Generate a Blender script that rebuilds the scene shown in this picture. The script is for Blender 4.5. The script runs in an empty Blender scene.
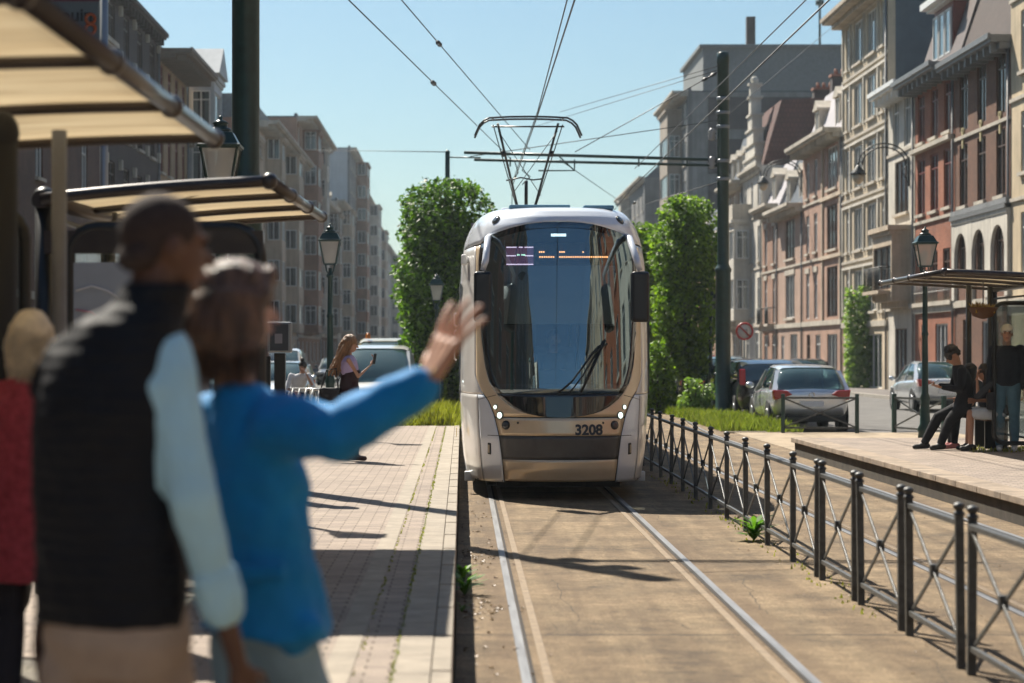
import bpy, bmesh, math, random
from mathutils import Vector, Matrix, Quaternion
random.seed(7)
R = math.radians; PI = math.pi; F = 2250.0; CZ = 1.66
sc = bpy.context.scene
COL = sc.collection
PZ = 0.28          # platform level above the rails
RZ = -0.12         # street level
def W(px, py, Y):  # a point seen at a pixel of the photograph, at street distance Y
    return Vector(((px-462)*Y/F, Y, CZ+(351-py)*Y/F))

# ---------------------------------------------------------------- materials
MATS = {}
def nodes_of(name):
    m = bpy.data.materials.new(name); m.use_nodes = True
    nt = m.node_tree; nt.nodes.clear()
    return m, nt, nt.nodes, nt.links
def mat(name, col, rough=0.6, metal=0.0, var=0.12, scale=4.0, bump=0.0, bscale=40.0, spec=0.5, coat=0.0, emit=None, estr=0.0, stretch=(1,1,1), sheen=0.0):
    if name in MATS: return MATS[name]
    m, nt, N, L = nodes_of(name)
    out = N.new('ShaderNodeOutputMaterial'); p = N.new('ShaderNodeBsdfPrincipled')
    L.new(p.outputs[0], out.inputs[0])
    p.inputs['Roughness'].default_value = rough; p.inputs['Metallic'].default_value = metal
    p.inputs['Specular IOR Level'].default_value = spec
    p.inputs['Coat Weight'].default_value = coat; p.inputs['Coat Roughness'].default_value = 0.04
    if sheen: p.inputs['Sheen Weight'].default_value = sheen
    c = Vector(col)
    if var > 0:
        tc = N.new('ShaderNodeTexCoord'); mp = N.new('ShaderNodeMapping'); mp.inputs['Scale'].default_value = stretch
        L.new(tc.outputs['Object'], mp.inputs[0])
        n = N.new('ShaderNodeTexNoise'); n.inputs['Scale'].default_value = scale; n.inputs['Detail'].default_value = 6; n.inputs['Roughness'].default_value = 0.65
        L.new(mp.outputs[0], n.inputs['Vector'])
        r = N.new('ShaderNodeValToRGB'); r.color_ramp.elements[0].position = 0.3; r.color_ramp.elements[1].position = 0.7
        a = c*(1-var*1.3); b = c*(1+var)
        r.color_ramp.elements[0].color = (*a, 1); r.color_ramp.elements[1].color = (*b, 1)
        L.new(n.outputs['Fac'], r.inputs[0]); L.new(r.outputs[0], p.inputs['Base Color'])
        if bump > 0:
            n2 = N.new('ShaderNodeTexNoise'); n2.inputs['Scale'].default_value = bscale; n2.inputs['Detail'].default_value = 4
            L.new(mp.outputs[0], n2.inputs['Vector'])
            bp = N.new('ShaderNodeBump'); bp.inputs['Strength'].default_value = bump; bp.inputs['Distance'].default_value = 0.01
            L.new(n2.outputs['Fac'], bp.inputs['Height']); L.new(bp.outputs[0], p.inputs['Normal'])
    else:
        p.inputs['Base Color'].default_value = (*c, 1)
    if emit:
        p.inputs['Emission Color'].default_value = (*emit, 1); p.inputs['Emission Strength'].default_value = estr
    MATS[name] = m
    return m
def brickmat(name, c1, c2, mortar, scale=1.0, bw=0.22, bh=0.075, ms=0.012, rough=0.85, stain=0.5):
    if name in MATS: return MATS[name]
    m, nt, N, L = nodes_of(name)
    out = N.new('ShaderNodeOutputMaterial'); p = N.new('ShaderNodeBsdfPrincipled'); L.new(p.outputs[0], out.inputs[0])
    p.inputs['Roughness'].default_value = rough
    tc = N.new('ShaderNodeTexCoord'); sx = N.new('ShaderNodeSeparateXYZ'); L.new(tc.outputs['Object'], sx.inputs[0])
    ad = N.new('ShaderNodeMath'); L.new(sx.outputs[0], ad.inputs[0]); L.new(sx.outputs[1], ad.inputs[1])
    cb = N.new('ShaderNodeCombineXYZ'); L.new(ad.outputs[0], cb.inputs[0]); L.new(sx.outputs[2], cb.inputs[1])
    b = N.new('ShaderNodeTexBrick'); L.new(cb.outputs[0], b.inputs['Vector'])
    b.inputs['Color1'].default_value = (*c1, 1); b.inputs['Color2'].default_value = (*c2, 1); b.inputs['Mortar'].default_value = (*mortar, 1)
    b.inputs['Scale'].default_value = scale; b.inputs['Brick Width'].default_value = bw; b.inputs['Row Height'].default_value = bh; b.inputs['Mortar Size'].default_value = ms
    n = N.new('ShaderNodeTexNoise'); n.inputs['Scale'].default_value = 0.5; n.inputs['Detail'].default_value = 8; n.inputs['Roughness'].default_value = 0.7
    L.new(tc.outputs['Object'], n.inputs['Vector'])
    mr = N.new('ShaderNodeMapRange'); mr.inputs[1].default_value = 0.3; mr.inputs[2].default_value = 0.75; mr.inputs[3].default_value = 1-stain; mr.inputs[4].default_value = 1.15
    L.new(n.outputs['Fac'], mr.inputs[0])
    mx = N.new('ShaderNodeVectorMath'); mx.operation = 'SCALE'; L.new(b.outputs['Color'], mx.inputs[0]); L.new(mr.outputs[0], mx.inputs['Scale'])
    L.new(mx.outputs[0], p.inputs['Base Color'])
    MATS[name] = m
    return m
def plaster(name, col, stain=0.34, rough=0.85):
    """stucco or stone: blotches, fine grain, vertical rain streaks"""
    if name in MATS: return MATS[name]
    m, nt, N, L = nodes_of(name)
    out = N.new('ShaderNodeOutputMaterial'); p = N.new('ShaderNodeBsdfPrincipled'); L.new(p.outputs[0], out.inputs[0]); p.inputs['Roughness'].default_value = rough
    tc = N.new('ShaderNodeTexCoord')
    def noise(scale, st, lo, hi):
        mp = N.new('ShaderNodeMapping'); mp.inputs['Scale'].default_value = st; L.new(tc.outputs['Object'], mp.inputs[0])
        n = N.new('ShaderNodeTexNoise'); n.inputs['Scale'].default_value = scale; n.inputs['Detail'].default_value = 7; n.inputs['Roughness'].default_value = 0.6; L.new(mp.outputs[0], n.inputs['Vector'])
        mr = N.new('ShaderNodeMapRange'); mr.inputs[1].default_value = 0.3; mr.inputs[2].default_value = 0.7; mr.inputs[3].default_value = lo; mr.inputs[4].default_value = hi; L.new(n.outputs['Fac'], mr.inputs[0])
        return mr.outputs[0]
    a = noise(0.6, (1, 1, 1), 1-stain, 1.08); b = noise(2.2, (1.5, 1.5, 0.12), 1-stain*0.8, 1.05); c = noise(14, (1, 1, 1), 0.93, 1.05)
    q = N.new('ShaderNodeMath'); q.operation = 'MULTIPLY'; L.new(a, q.inputs[0]); L.new(b, q.inputs[1])
    q2 = N.new('ShaderNodeMath'); q2.operation = 'MULTIPLY'; L.new(q.outputs[0], q2.inputs[0]); L.new(c, q2.inputs[1])
    v = N.new('ShaderNodeVectorMath'); v.operation = 'SCALE'; v.inputs[0].default_value = col; L.new(q2.outputs[0], v.inputs['Scale'])
    L.new(v.outputs[0], p.inputs['Base Color'])
    MATS[name] = m
    return m
def glassmat(name, tint=(0.6, 0.7, 0.72), op=0.5, rough=0.02, ior=1.5, body=(0.02, 0.025, 0.03), gcol=(1, 1, 1)):
    """pane: fresnel mirror over a tinted see-through (op = how much is see-through)"""
    if name in MATS: return MATS[name]
    m, nt, N, L = nodes_of(name)
    out = N.new('ShaderNodeOutputMaterial')
    tr = N.new('ShaderNodeBsdfTransparent'); tr.inputs[0].default_value = (*tint, 1)
    df = N.new('ShaderNodeBsdfDiffuse'); df.inputs[0].default_value = (*body, 1)
    gl = N.new('ShaderNodeBsdfGlossy'); gl.inputs['Roughness'].default_value = rough; gl.inputs[0].default_value = (*gcol, 1)
    m1 = N.new('ShaderNodeMixShader'); m1.inputs[0].default_value = op; L.new(df.outputs[0], m1.inputs[1]); L.new(tr.outputs[0], m1.inputs[2])
    lw = N.new('ShaderNodeLayerWeight'); lw.inputs[0].default_value = 0.5; f0 = ((ior-1)/(ior+1))**2
    pw = N.new('ShaderNodeMath'); pw.operation = 'POWER'; L.new(lw.outputs['Facing'], pw.inputs[0]); pw.inputs[1].default_value = 5
    fr = N.new('ShaderNodeMath'); fr.operation = 'MULTIPLY_ADD'; L.new(pw.outputs[0], fr.inputs[0]); fr.inputs[1].default_value = 1-f0; fr.inputs[2].default_value = f0
    m2 = N.new('ShaderNodeMixShader'); L.new(fr.outputs[0], m2.inputs[0]); L.new(m1.outputs[0], m2.inputs[1]); L.new(gl.outputs[0], m2.inputs[2])
    L.new(m2.outputs[0], out.inputs[0])
    MATS[name] = m
    return m
def leafmat(name, c1, c2, trans=0.35, rough=0.5):
    if name in MATS: return MATS[name]
    m, nt, N, L = nodes_of(name)
    out = N.new('ShaderNodeOutputMaterial'); p = N.new('ShaderNodeBsdfPrincipled'); p.inputs['Roughness'].default_value = rough; p.inputs['Specular IOR Level'].default_value = 0.35
    g = N.new('ShaderNodeNewGeometry'); r = N.new('ShaderNodeValToRGB')
    r.color_ramp.elements[0].color = (*c1, 1); r.color_ramp.elements[1].color = (*c2, 1)
    L.new(g.outputs['Random Per Island'], r.inputs[0]); L.new(r.outputs[0], p.inputs['Base Color'])
    t = N.new('ShaderNodeBsdfTranslucent')
    br = N.new('ShaderNodeVectorMath'); br.operation = 'MULTIPLY'; br.inputs[1].default_value = (1.5, 1.7, 0.6); L.new(r.outputs[0], br.inputs[0]); L.new(br.outputs[0], t.inputs[0])
    mx = N.new('ShaderNodeMixShader'); mx.inputs[0].default_value = trans; L.new(p.outputs[0], mx.inputs[1]); L.new(t.outputs[0], mx.inputs[2]); L.new(mx.outputs[0], out.inputs[0])
    MATS[name] = m
    return m

# ---------------------------------------------------------------- mesh builder
class MB:
    def __init__(s): s.v = []; s.f = []; s.m = []; s.s = []
    def add(s, vs, fs, mi=0, sm=False):
        o = len(s.v); s.v.extend([tuple(v) for v in vs])
        for f in fs: s.f.append(tuple(i+o for i in f)); s.m.append(mi); s.s.append(sm)
        return s
    def box(s, x0, x1, y0, y1, z0, z1, mi=0):
        v = [(x0,y0,z0),(x1,y0,z0),(x1,y1,z0),(x0,y1,z0),(x0,y0,z1),(x1,y0,z1),(x1,y1,z1),(x0,y1,z1)]
        return s.add(v, [(0,3,2,1),(4,5,6,7),(0,1,5,4),(1,2,6,5),(2,3,7,6),(3,0,4,7)], mi)
    def obox(s, c, ax, ay, az, hx, hy, hz, mi=0):
        c = Vector(c); v = []
        for k in (-1, 1):
            for (i, j) in ((-1,-1),(1,-1),(1,1),(-1,1)): v.append(c+ax*hx*i+ay*hy*j+az*hz*k)
        return s.add(v, [(0,3,2,1),(4,5,6,7),(0,1,5,4),(1,2,6,5),(2,3,7,6),(3,0,4,7)], mi)
    def beam(s, p0, p1, w, h=None, mi=0, up=(0,0,1)):
        p0 = Vector(p0); p1 = Vector(p1); d = (p1-p0); l = d.length
        if l < 1e-6: return s
        d.normalize(); u = Vector(up)
        if abs(d.dot(u)) > 0.98: u = Vector((1,0,0))
        x = d.cross(u).normalized(); z = x.cross(d).normalized()
        return s.obox((p0+p1)/2, x, d, z, w/2, l/2, (h or w)/2, mi)
    def tube(s, pts, r, n=8, mi=0, closed=False, caps=True, sm=True):
        pts = [Vector(p) for p in pts]; k = len(pts)
        rs = r if isinstance(r, (list, tuple)) else [r]*k
        t0 = (pts[1]-pts[0]).normalized(); u = t0.orthogonal().normalized(); vs = []; prev = t0
        for i, p in enumerate(pts):
            if closed: t = (pts[(i+1)%k]-pts[i-1]).normalized()
            elif i == 0: t = t0
            elif i == k-1: t = (pts[-1]-pts[-2]).normalized()
            else: t = ((pts[i+1]-p).normalized()+(p-pts[i-1]).normalized()).normalized()
            q = prev.rotation_difference(t); u = q @ u; prev = t
            b = t.cross(u).normalized(); u2 = b.cross(t).normalized()
            for j in range(n):
                a = 2*PI*j/n; vs.append(p+(u2*math.cos(a)+b*math.sin(a))*rs[i])
        fs = []
        for i in range(k if closed else k-1):
            i2 = (i+1) % k
            for j in range(n):
                j2 = (j+1) % n; fs.append((i*n+j, i*n+j2, i2*n+j2, i2*n+j))
        s.add(vs, fs, mi, sm)
        if caps and not closed:
            o = len(s.v)-k*n
            s.f.append(tuple(o+j for j in reversed(range(n)))); s.m.append(mi); s.s.append(False)
            s.f.append(tuple(o+(k-1)*n+j for j in range(n))); s.m.append(mi); s.s.append(False)
        return s
    def cyl(s, p0, p1, r0, r1=None, n=12, mi=0, sm=True):
        return s.tube([p0, p1], [r0, r0 if r1 is None else r1], n, mi, sm=sm)
    def sph(s, c, r, nu=12, nv=8, mi=0, M=None):
        c = Vector(c); rx, ry, rz = (r, r, r) if not isinstance(r, (tuple, list)) else r
        vs = [Vector((0, 0, rz))]
        for i in range(1, nv):
            th = PI*i/nv
            for j in range(nu):
                a = 2*PI*j/nu; vs.append(Vector((rx*math.sin(th)*math.cos(a), ry*math.sin(th)*math.sin(a), rz*math.cos(th))))
        vs.append(Vector((0, 0, -rz)))
        if M is not None: vs = [M @ v for v in vs]
        vs = [v+c for v in vs]; fs = []
        for j in range(nu): fs.append((0, 1+j, 1+(j+1) % nu))
        for i in range(nv-2):
            for j in range(nu):
                a = 1+i*nu+j; b = 1+i*nu+(j+1) % nu; fs.append((a, a+nu, b+nu, b))
        e = len(vs)-1; o = 1+(nv-2)*nu
        for j in range(nu): fs.append((o+j, e, o+(j+1) % nu))
        return s.add(vs, fs, mi, True)
    def lathe(s, prof, c=(0,0,0), n=16, mi=0, sm=True, sq=False, rot=0.0):
        c = Vector(c); vs = []; fs = []; k = len(prof)
        for (r, z) in prof:
            for j in range(n):
                a = 2*PI*j/n+rot; vs.append((c.x+r*math.cos(a), c.y+r*math.sin(a), c.z+z))
        for i in range(k-1):
            for j in range(n):
                j2 = (j+1) % n; fs.append((i*n+j, i*n+j2, (i+1)*n+j2, (i+1)*n+j))
        fs.append(tuple(reversed(range(n)))); fs.append(tuple((k-1)*n+j for j in range(n)))
        return s.add(vs, fs, mi, sm)
    def loft(s, rings, mi=0, sm=True, caps=True):
        n = len(rings[0]); vs = [p for r in rings for p in r]; fs = []
        for i in range(len(rings)-1):
            for j in range(n):
                j2 = (j+1) % n; fs.append((i*n+j, i*n+j2, (i+1)*n+j2, (i+1)*n+j))
        if caps: fs.append(tuple(reversed(range(n)))); fs.append(tuple((len(rings)-1)*n+j for j in range(n)))
        return s.add(vs, fs, mi, sm)
    def grid(s, rows, mi=0, sm=True):
        n = len(rows[0]); vs = [p for r in rows for p in r]; fs = []
        for i in range(len(rows)-1):
            for j in range(n-1): fs.append((i*n+j, i*n+j+1, (i+1)*n+j+1, (i+1)*n+j))
        return s.add(vs, fs, mi, sm)
    def prism(s, poly, a, b, ax='y', mi=0):
        def P(p, t): return {'y': (p[0], t, p[1]), 'x': (t, p[0], p[1]), 'z': (p[0], p[1], t)}[ax]
        n = len(poly); vs = [P(p, a) for p in poly]+[P(p, b) for p in poly]
        fs = [tuple(range(n)), tuple(reversed(range(n, 2*n)))]+[(i, i+n, (i+1) % n+n, (i+1) % n) for i in range(n)]
        return s.add(vs, fs, mi)
    def cap(s, p0, p1, r0, r1=None, n=12):
        """closed tapered capsule, for the voxel union"""
        r1 = r0 if r1 is None else r1; p0 = Vector(p0); p1 = Vector(p1); d = p1-p0; l = d.length
        if l < 1e-5: return s.sph(p0, r0)
        d.normalize(); pts = []; rs = []
        for k in range(5):
            a = PI/2*(k/4); pts.append(p0-d*r0*math.cos(a)); rs.append(max(r0*math.sin(a), 1e-4))
        for k in range(5):
            a = PI/2*(k/4); pts.append(p1+d*r1*math.sin(a)); rs.append(max(r1*math.cos(a), 1e-4))
        pts[5] = p1
        return s.tube(pts, rs, n)
    def build(s, name, mats=None, parent=None, loc=None, bevel=0.0, mods=(), rz=None, fix=False, subs=0):
        me = bpy.data.meshes.new(name); me.from_pydata(s.v, [], s.f)
        me.polygons.foreach_set('material_index', s.m); me.polygons.foreach_set('use_smooth', s.s)
        if mats is not None:
            for m in (mats if isinstance(mats, (list, tuple)) else [mats]): me.materials.append(m)
        if fix:
            bm = bmesh.new(); bm.from_mesh(me); bmesh.ops.recalc_face_normals(bm, faces=bm.faces); bm.to_mesh(me); bm.free()
        me.update()
        o = bpy.data.objects.new(name, me); COL.objects.link(o)
        if parent is not None: o.parent = parent
        if loc is not None: o.location = loc
        if rz is not None: o.rotation_euler = (0, 0, rz)
        if bevel > 0:
            b = o.modifiers.new('Bevel', 'BEVEL'); b.width = bevel; b.segments = 2; b.limit_method = 'ANGLE'; b.angle_limit = R(40)
        if subs:
            b = o.modifiers.new('Sub', 'SUBSURF'); b.levels = subs; b.render_levels = subs
        return o
def tag(o, label=None, cat=None, group=None, kind=None):
    if label: o['label'] = label
    if cat: o['category'] = cat
    if group: o['group'] = group
    if kind: o['kind'] = kind
    return o
def thing(name, label, cat, loc=(0,0,0), rz=0.0, group=None):
    o = bpy.data.objects.new(name, None); COL.objects.link(o); o.location = loc; o.rotation_euler = (0, 0, rz)
    o.empty_display_size = 0.3
    return tag(o, label, cat, group)
KIDS = {}
def inst(src, parent, loc=None, rz=None, name=None):
    o = src.copy(); COL.objects.link(o); o.parent = parent
    if loc is not None: o.location = loc
    if rz is not None: o.rotation_euler = (0, 0, rz)
    for ch in list(src.children):
        inst(ch, o)
    return o
def dup(root, loc, rz=None, label=None, group=None):
    r = inst(root, None, loc, rz)
    if label: r['label'] = label
    if group: r['group'] = group
    return r
def smooth(t): t = max(0.0, min(1.0, t)); return t*t*(3-2*t)
def lerp(a, b, t): return a+(b-a)*t
def interp(tab, x):
    if x <= tab[0][0]: return tab[0][1]
    for (a, va), (b, vb) in zip(tab, tab[1:]):
        if x <= b: return lerp(va, vb, (x-a)/(b-a)) if b > a else vb
    return tab[-1][1]
def shiftX(y): return 1.25*smooth((y-42)/30)   # the line bends gently to the right here

BLACK = mat('black_paint', (0.012, 0.013, 0.014), 0.35, var=0.2)
GREENB = mat('dark_green_paint', (0.010, 0.040, 0.035), 0.32, var=0.25, scale=9)
FENCEM = mat('anthracite_paint', (0.060, 0.064, 0.064), 0.42, var=0.45, scale=16, spec=0.6, bump=0.25, bscale=120)
GREYM = mat('grey_metal', (0.26, 0.28, 0.30), 0.4, 0.6, var=0.1)
STEEL = mat('steel', (0.55, 0.56, 0.57), 0.28, 1.0, var=0.15, scale=20)
RUBBER = mat('rubber', (0.012, 0.012, 0.012), 0.8, var=0.2)
WHITEP = mat('white_paint', (0.75, 0.75, 0.73), 0.45, var=0.08)
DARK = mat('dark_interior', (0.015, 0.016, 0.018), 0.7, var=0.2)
# ---------------------------------------------------------------- camera, light, sky
cam = bpy.data.cameras.new('camera'); cam.lens = F/1024*36; cam.sensor_width = 36; cam.clip_start = 0.1; cam.clip_end = 5000
cam.shift_x = 50/1024; cam.shift_y = 9.5/1024
cam.dof.use_dof = True; cam.dof.focus_distance = 25.5; cam.dof.aperture_fstop = 2.5; cam.dof.aperture_blades = 9
co = bpy.data.objects.new('camera', cam); COL.objects.link(co); co.location = (0, 0, CZ); co.rotation_euler = (PI/2, 0, 0); sc.camera = co
SD = Vector((0.42, -0.78, -1.0)).normalized()          # the way the sunlight travels
SUN_EL = math.asin(-SD.z); SUN_AZ = math.atan2(-SD.x, -SD.y)   # azimuth from +Y towards +X
sl = bpy.data.lights.new('sun', 'SUN'); sl.energy = 5.0; sl.angle = R(0.53); sl.color = (1.0, 0.925, 0.80)
so = bpy.data.objects.new('sun', sl); COL.objects.link(so); so.rotation_euler = SD.to_track_quat('-Z', 'Y').to_euler(); so.location = (-20, 40, 50)
w = bpy.data.worlds.new('World'); sc.world = w; w.use_nodes = True
nt = w.node_tree; nt.nodes.clear()
sky = nt.nodes.new('ShaderNodeTexSky'); sky.sky_type = 'NISHITA'; sky.sun_disc = False
sky.sun_elevation = SUN_EL; sky.sun_rotation = SUN_AZ; sky.air_density = 1.0; sky.dust_density = 1.0; sky.ozone_density = 2.2
bg = nt.nodes.new('ShaderNodeBackground'); bg.inputs[1].default_value = 0.051
wo = nt.nodes.new('ShaderNodeOutputWorld')
tint = nt.nodes.new('ShaderNodeVectorMath'); tint.operation = 'MULTIPLY'; tint.inputs[1].default_value = (0.80, 0.97, 1.0)
nt.links.new(sky.outputs[0], tint.inputs[0]); nt.links.new(tint.outputs[0], bg.inputs[0]); nt.links.new(bg.outputs[0], wo.inputs[0])
sc.view_settings.view_transform = 'Standard'; sc.view_settings.look = 'None'; sc.view_settings.exposure = 1.0; sc.view_settings.gamma = 1
sc.view_settings.use_curve_mapping = False
sc.render.engine = 'CYCLES'
sc.cycles.max_bounces = 6; sc.cycles.diffuse_bounces = 3; sc.cycles.glossy_bounces = 3; sc.cycles.transmission_bounces = 4; sc.cycles.transparent_max_bounces = 12
sc.cycles.caustics_reflective = False; sc.cycles.caustics_refractive = False; sc.cycles.sample_clamp_indirect = 6
sc.cycles.use_denoising = True; sc.cycles.use_adaptive_sampling = True; sc.cycles.adaptive_threshold = 0.02

# ---------------------------------------------------------------- ground
def bedmat():
    m, nt, N, L = nodes_of('track_concrete')
    out = N.new('ShaderNodeOutputMaterial'); p = N.new('ShaderNodeBsdfPrincipled'); L.new(p.outputs[0], out.inputs[0]); p.inputs['Roughness'].default_value = 0.9
    tc = N.new('ShaderNodeTexCoord')
    def noise(scale, st=(1,1,1), det=8, ro=0.7):
        mp = N.new('ShaderNodeMapping'); mp.inputs['Scale'].default_value = st; L.new(tc.outputs['Object'], mp.inputs[0])
        n = N.new('ShaderNodeTexNoise'); n.inputs['Scale'].default_value = scale; n.inputs['Detail'].default_value = det; n.inputs['Roughness'].default_value = ro; L.new(mp.outputs[0], n.inputs['Vector']); return n.outputs['Fac']
    def ramp(src, stops):
        r = N.new('ShaderNodeValToRGB'); e = r.color_ramp.elements
        e[0].position, e[0].color = stops[0][0], (*stops[0][1], 1); e[1].position, e[1].color = stops[-1][0], (*stops[-1][1], 1)
        for q, c in stops[1:-1]:
            x = e.new(q); x.color = (*c, 1)
        L.new(src, r.inputs[0]); return r.outputs[0]
    def mixc(mode, f, a, b):
        x = N.new('ShaderNodeMix'); x.data_type = 'RGBA'; x.blend_type = mode
        if isinstance(f, float): x.inputs[0].default_value = f
        else: L.new(f, x.inputs[0])
        for k, s_ in ((6, a), (7, b)):
            if isinstance(s_, tuple): x.inputs[k].default_value = (*s_, 1)
            else: L.new(s_, x.inputs[k])
        return x.outputs[2]
    base = ramp(noise(1.3), [(0.3, (0.105, 0.075, 0.045)), (0.5, (0.265, 0.19, 0.108)), (0.72, (0.41, 0.30, 0.18))])
    fine = ramp(noise(60, det=5, ro=0.85), [(0.36, (0.35, 0.34, 0.33)), (0.5, (0.9, 0.9, 0.9)), (0.64, (1.5, 1.48, 1.45))])
    mid = ramp(noise(9, det=7, ro=0.8), [(0.36, (0.55, 0.53, 0.5)), (0.62, (1.15, 1.15, 1.15))])
    c = mixc('MULTIPLY', 1.0, base, fine)
    c = mixc('MULTIPLY', 0.8, c, mid)
    # long oily streak between the rails and rust along them
    st = ramp(noise(1.1, (3.0, 0.18, 1)), [(0.42, (0.55, 0.50, 0.46)), (0.60, (1.0, 1.0, 1.0))])
    c = mixc('MULTIPLY', 0.75, c, st)
    sp = ramp(noise(7, det=5, ro=0.75), [(0.60, (1, 1, 1)), (0.70, (0.6, 0.52, 0.45))])
    c = mixc('MULTIPLY', 0.8, c, sp)
    # joints between the slabs every 4.4 m, crooked a little
    sx = N.new('ShaderNodeSeparateXYZ'); L.new(tc.outputs['Object'], sx.inputs[0])
    wob = N.new('ShaderNodeMath'); wob.operation = 'MULTIPLY_ADD'; L.new(noise(2.5), wob.inputs[0]); wob.inputs[1].default_value = 0.08; L.new(sx.outputs[1], wob.inputs[2])
    pp = N.new('ShaderNodeMath'); pp.operation = 'PINGPONG'; L.new(wob.outputs[0], pp.inputs[0]); pp.inputs[1].default_value = 2.2
    lt = N.new('ShaderNodeMath'); lt.operation = 'LESS_THAN'; L.new(pp.outputs[0], lt.inputs[0]); lt.inputs[1].default_value = 0.022
    c = mixc('MIX', lt.outputs[0], c, (0.05, 0.035, 0.022))
    # hairline cracks and rusty grime beside the rails
    mpw = N.new('ShaderNodeMix'); mpw.data_type = 'VECTOR'; mpw.inputs[0].default_value = 0.12; L.new(tc.outputs['Object'], mpw.inputs[4])
    nn = N.new('ShaderNodeTexNoise'); nn.inputs['Scale'].default_value = 2.2; nn.inputs['Detail'].default_value = 5; L.new(tc.outputs['Object'], nn.inputs['Vector']); L.new(nn.outputs['Color'], mpw.inputs[5])
    vo = N.new('ShaderNodeTexVoronoi'); vo.feature = 'DISTANCE_TO_EDGE'; vo.inputs['Scale'].default_value = 0.55; L.new(mpw.outputs[1], vo.inputs['Vector'])
    l2 = N.new('ShaderNodeMath'); l2.operation = 'LESS_THAN'; L.new(vo.outputs['Distance'], l2.inputs[0]); l2.inputs[1].default_value = 0.0014
    c = mixc('MIX', l2.outputs[0], c, (0.07, 0.05, 0.03))
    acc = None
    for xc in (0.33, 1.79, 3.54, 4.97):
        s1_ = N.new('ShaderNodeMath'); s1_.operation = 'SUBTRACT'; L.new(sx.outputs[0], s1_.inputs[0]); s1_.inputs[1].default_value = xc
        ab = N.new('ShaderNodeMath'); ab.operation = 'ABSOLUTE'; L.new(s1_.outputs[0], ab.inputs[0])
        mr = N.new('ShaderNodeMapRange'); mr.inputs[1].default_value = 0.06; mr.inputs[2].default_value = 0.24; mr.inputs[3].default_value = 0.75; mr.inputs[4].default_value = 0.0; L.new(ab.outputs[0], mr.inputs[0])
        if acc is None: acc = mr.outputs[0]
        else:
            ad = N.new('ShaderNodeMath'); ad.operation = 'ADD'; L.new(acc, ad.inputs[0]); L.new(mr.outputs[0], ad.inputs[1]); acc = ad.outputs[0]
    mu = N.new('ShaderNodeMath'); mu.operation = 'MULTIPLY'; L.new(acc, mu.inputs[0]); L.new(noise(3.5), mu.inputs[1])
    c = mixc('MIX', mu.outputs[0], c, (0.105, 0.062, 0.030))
    L.new(c, p.inputs['Base Color'])
    bp = N.new('ShaderNodeBump'); bp.inputs['Strength'].default_value = 0.9; bp.inputs['Distance'].default_value = 0.02
    L.new(noise(30, det=6), bp.inputs['Height']); L.new(bp.outputs[0], p.inputs['Normal'])
    return m
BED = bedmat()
def pavers():
    m, nt, N, L = nodes_of('platform_pavers')
    out = N.new('ShaderNodeOutputMaterial'); p = N.new('ShaderNodeBsdfPrincipled'); L.new(p.outputs[0], out.inputs[0]); p.inputs['Roughness'].default_value = 0.88
    tc = N.new('ShaderNodeTexCoord'); b = N.new('ShaderNodeTexBrick'); L.new(tc.outputs['Object'], b.inputs['Vector'])
    b.inputs['Scale'].default_value = 1; b.inputs['Brick Width'].default_value = 0.21; b.inputs['Row Height'].default_value = 0.105; b.inputs['Mortar Size'].default_value = 0.006
    b.inputs['Color1'].default_value = (0.315, 0.255, 0.205, 1); b.inputs['Color2'].default_value = (0.235, 0.188, 0.158, 1); b.inputs['Mortar'].default_value = (0.11, 0.08, 0.055, 1)
    n = N.new('ShaderNodeTexNoise'); n.inputs['Scale'].default_value = 1.6; n.inputs['Detail'].default_value = 9; n.inputs['Roughness'].default_value = 0.75; L.new(tc.outputs['Object'], n.inputs['Vector'])
    mr = N.new('ShaderNodeMapRange'); mr.inputs[1].default_value = 0.3; mr.inputs[2].default_value = 0.7; mr.inputs[3].default_value = 0.72; mr.inputs[4].default_value = 1.2; L.new(n.outputs['Fac'], mr.inputs[0])
    v = N.new('ShaderNodeVectorMath'); v.operation = 'SCALE'; L.new(b.outputs['Color'], v.inputs[0]); L.new(mr.outputs[0], v.inputs['Scale']); L.new(v.outputs[0], p.inputs['Base Color'])
    bp = N.new('ShaderNodeBump'); bp.inputs['Strength'].default_value = 0.6; bp.inputs['Distance'].default_value = 0.006; bp.invert = True
    L.new(b.outputs['Fac'], bp.inputs['Height']); L.new(bp.outputs[0], p.inputs['Normal'])
    return m
PAV = pavers()
ASPH = mat('asphalt', (0.105, 0.10, 0.095), 0.85, var=0.3, scale=1.2, bump=0.4, bscale=60)
EARTH = mat('earth', (0.11, 0.085, 0.055), 0.95, var=0.35, scale=2.0, bump=0.6, bscale=20)
KERB = mat('kerb_stone', (0.33, 0.30, 0.26), 0.8, var=0.25, scale=6, bump=0.3, bscale=60)
SLABM = mat('pale_concrete_strip', (0.28, 0.24, 0.19), 0.85, var=0.2, scale=5, bump=0.3, bscale=60)
SIDEW = brickmat('sidewalk_tiles', (0.30, 0.27, 0.24), (0.26, 0.24, 0.22), (0.15, 0.13, 0.12), bw=0.3, bh=0.3, ms=0.01)
def struct(name, mb, m, **k): return tag(mb.build(name, m, **k), kind='structure')
def sheet(x0, x1, y0, y1, z, step=None):
    b = MB(); b.add([(x0,y0,z),(x1,y0,z),(x1,y1,z),(x0,y1,z)], [(0,1,2,3)]); return b
struct('ground', sheet(-1500, 1500, -900, 2500, RZ-0.02), EARTH)
struct('road', sheet(6.75, 15.8, -200, 900, RZ), ASPH)
struct('road', sheet(-11.7, -2.9, -200, 44, RZ), ASPH)
struct('road', sheet(-11.7, -1.75, 44, 900, RZ+0.004), ASPH)
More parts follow.
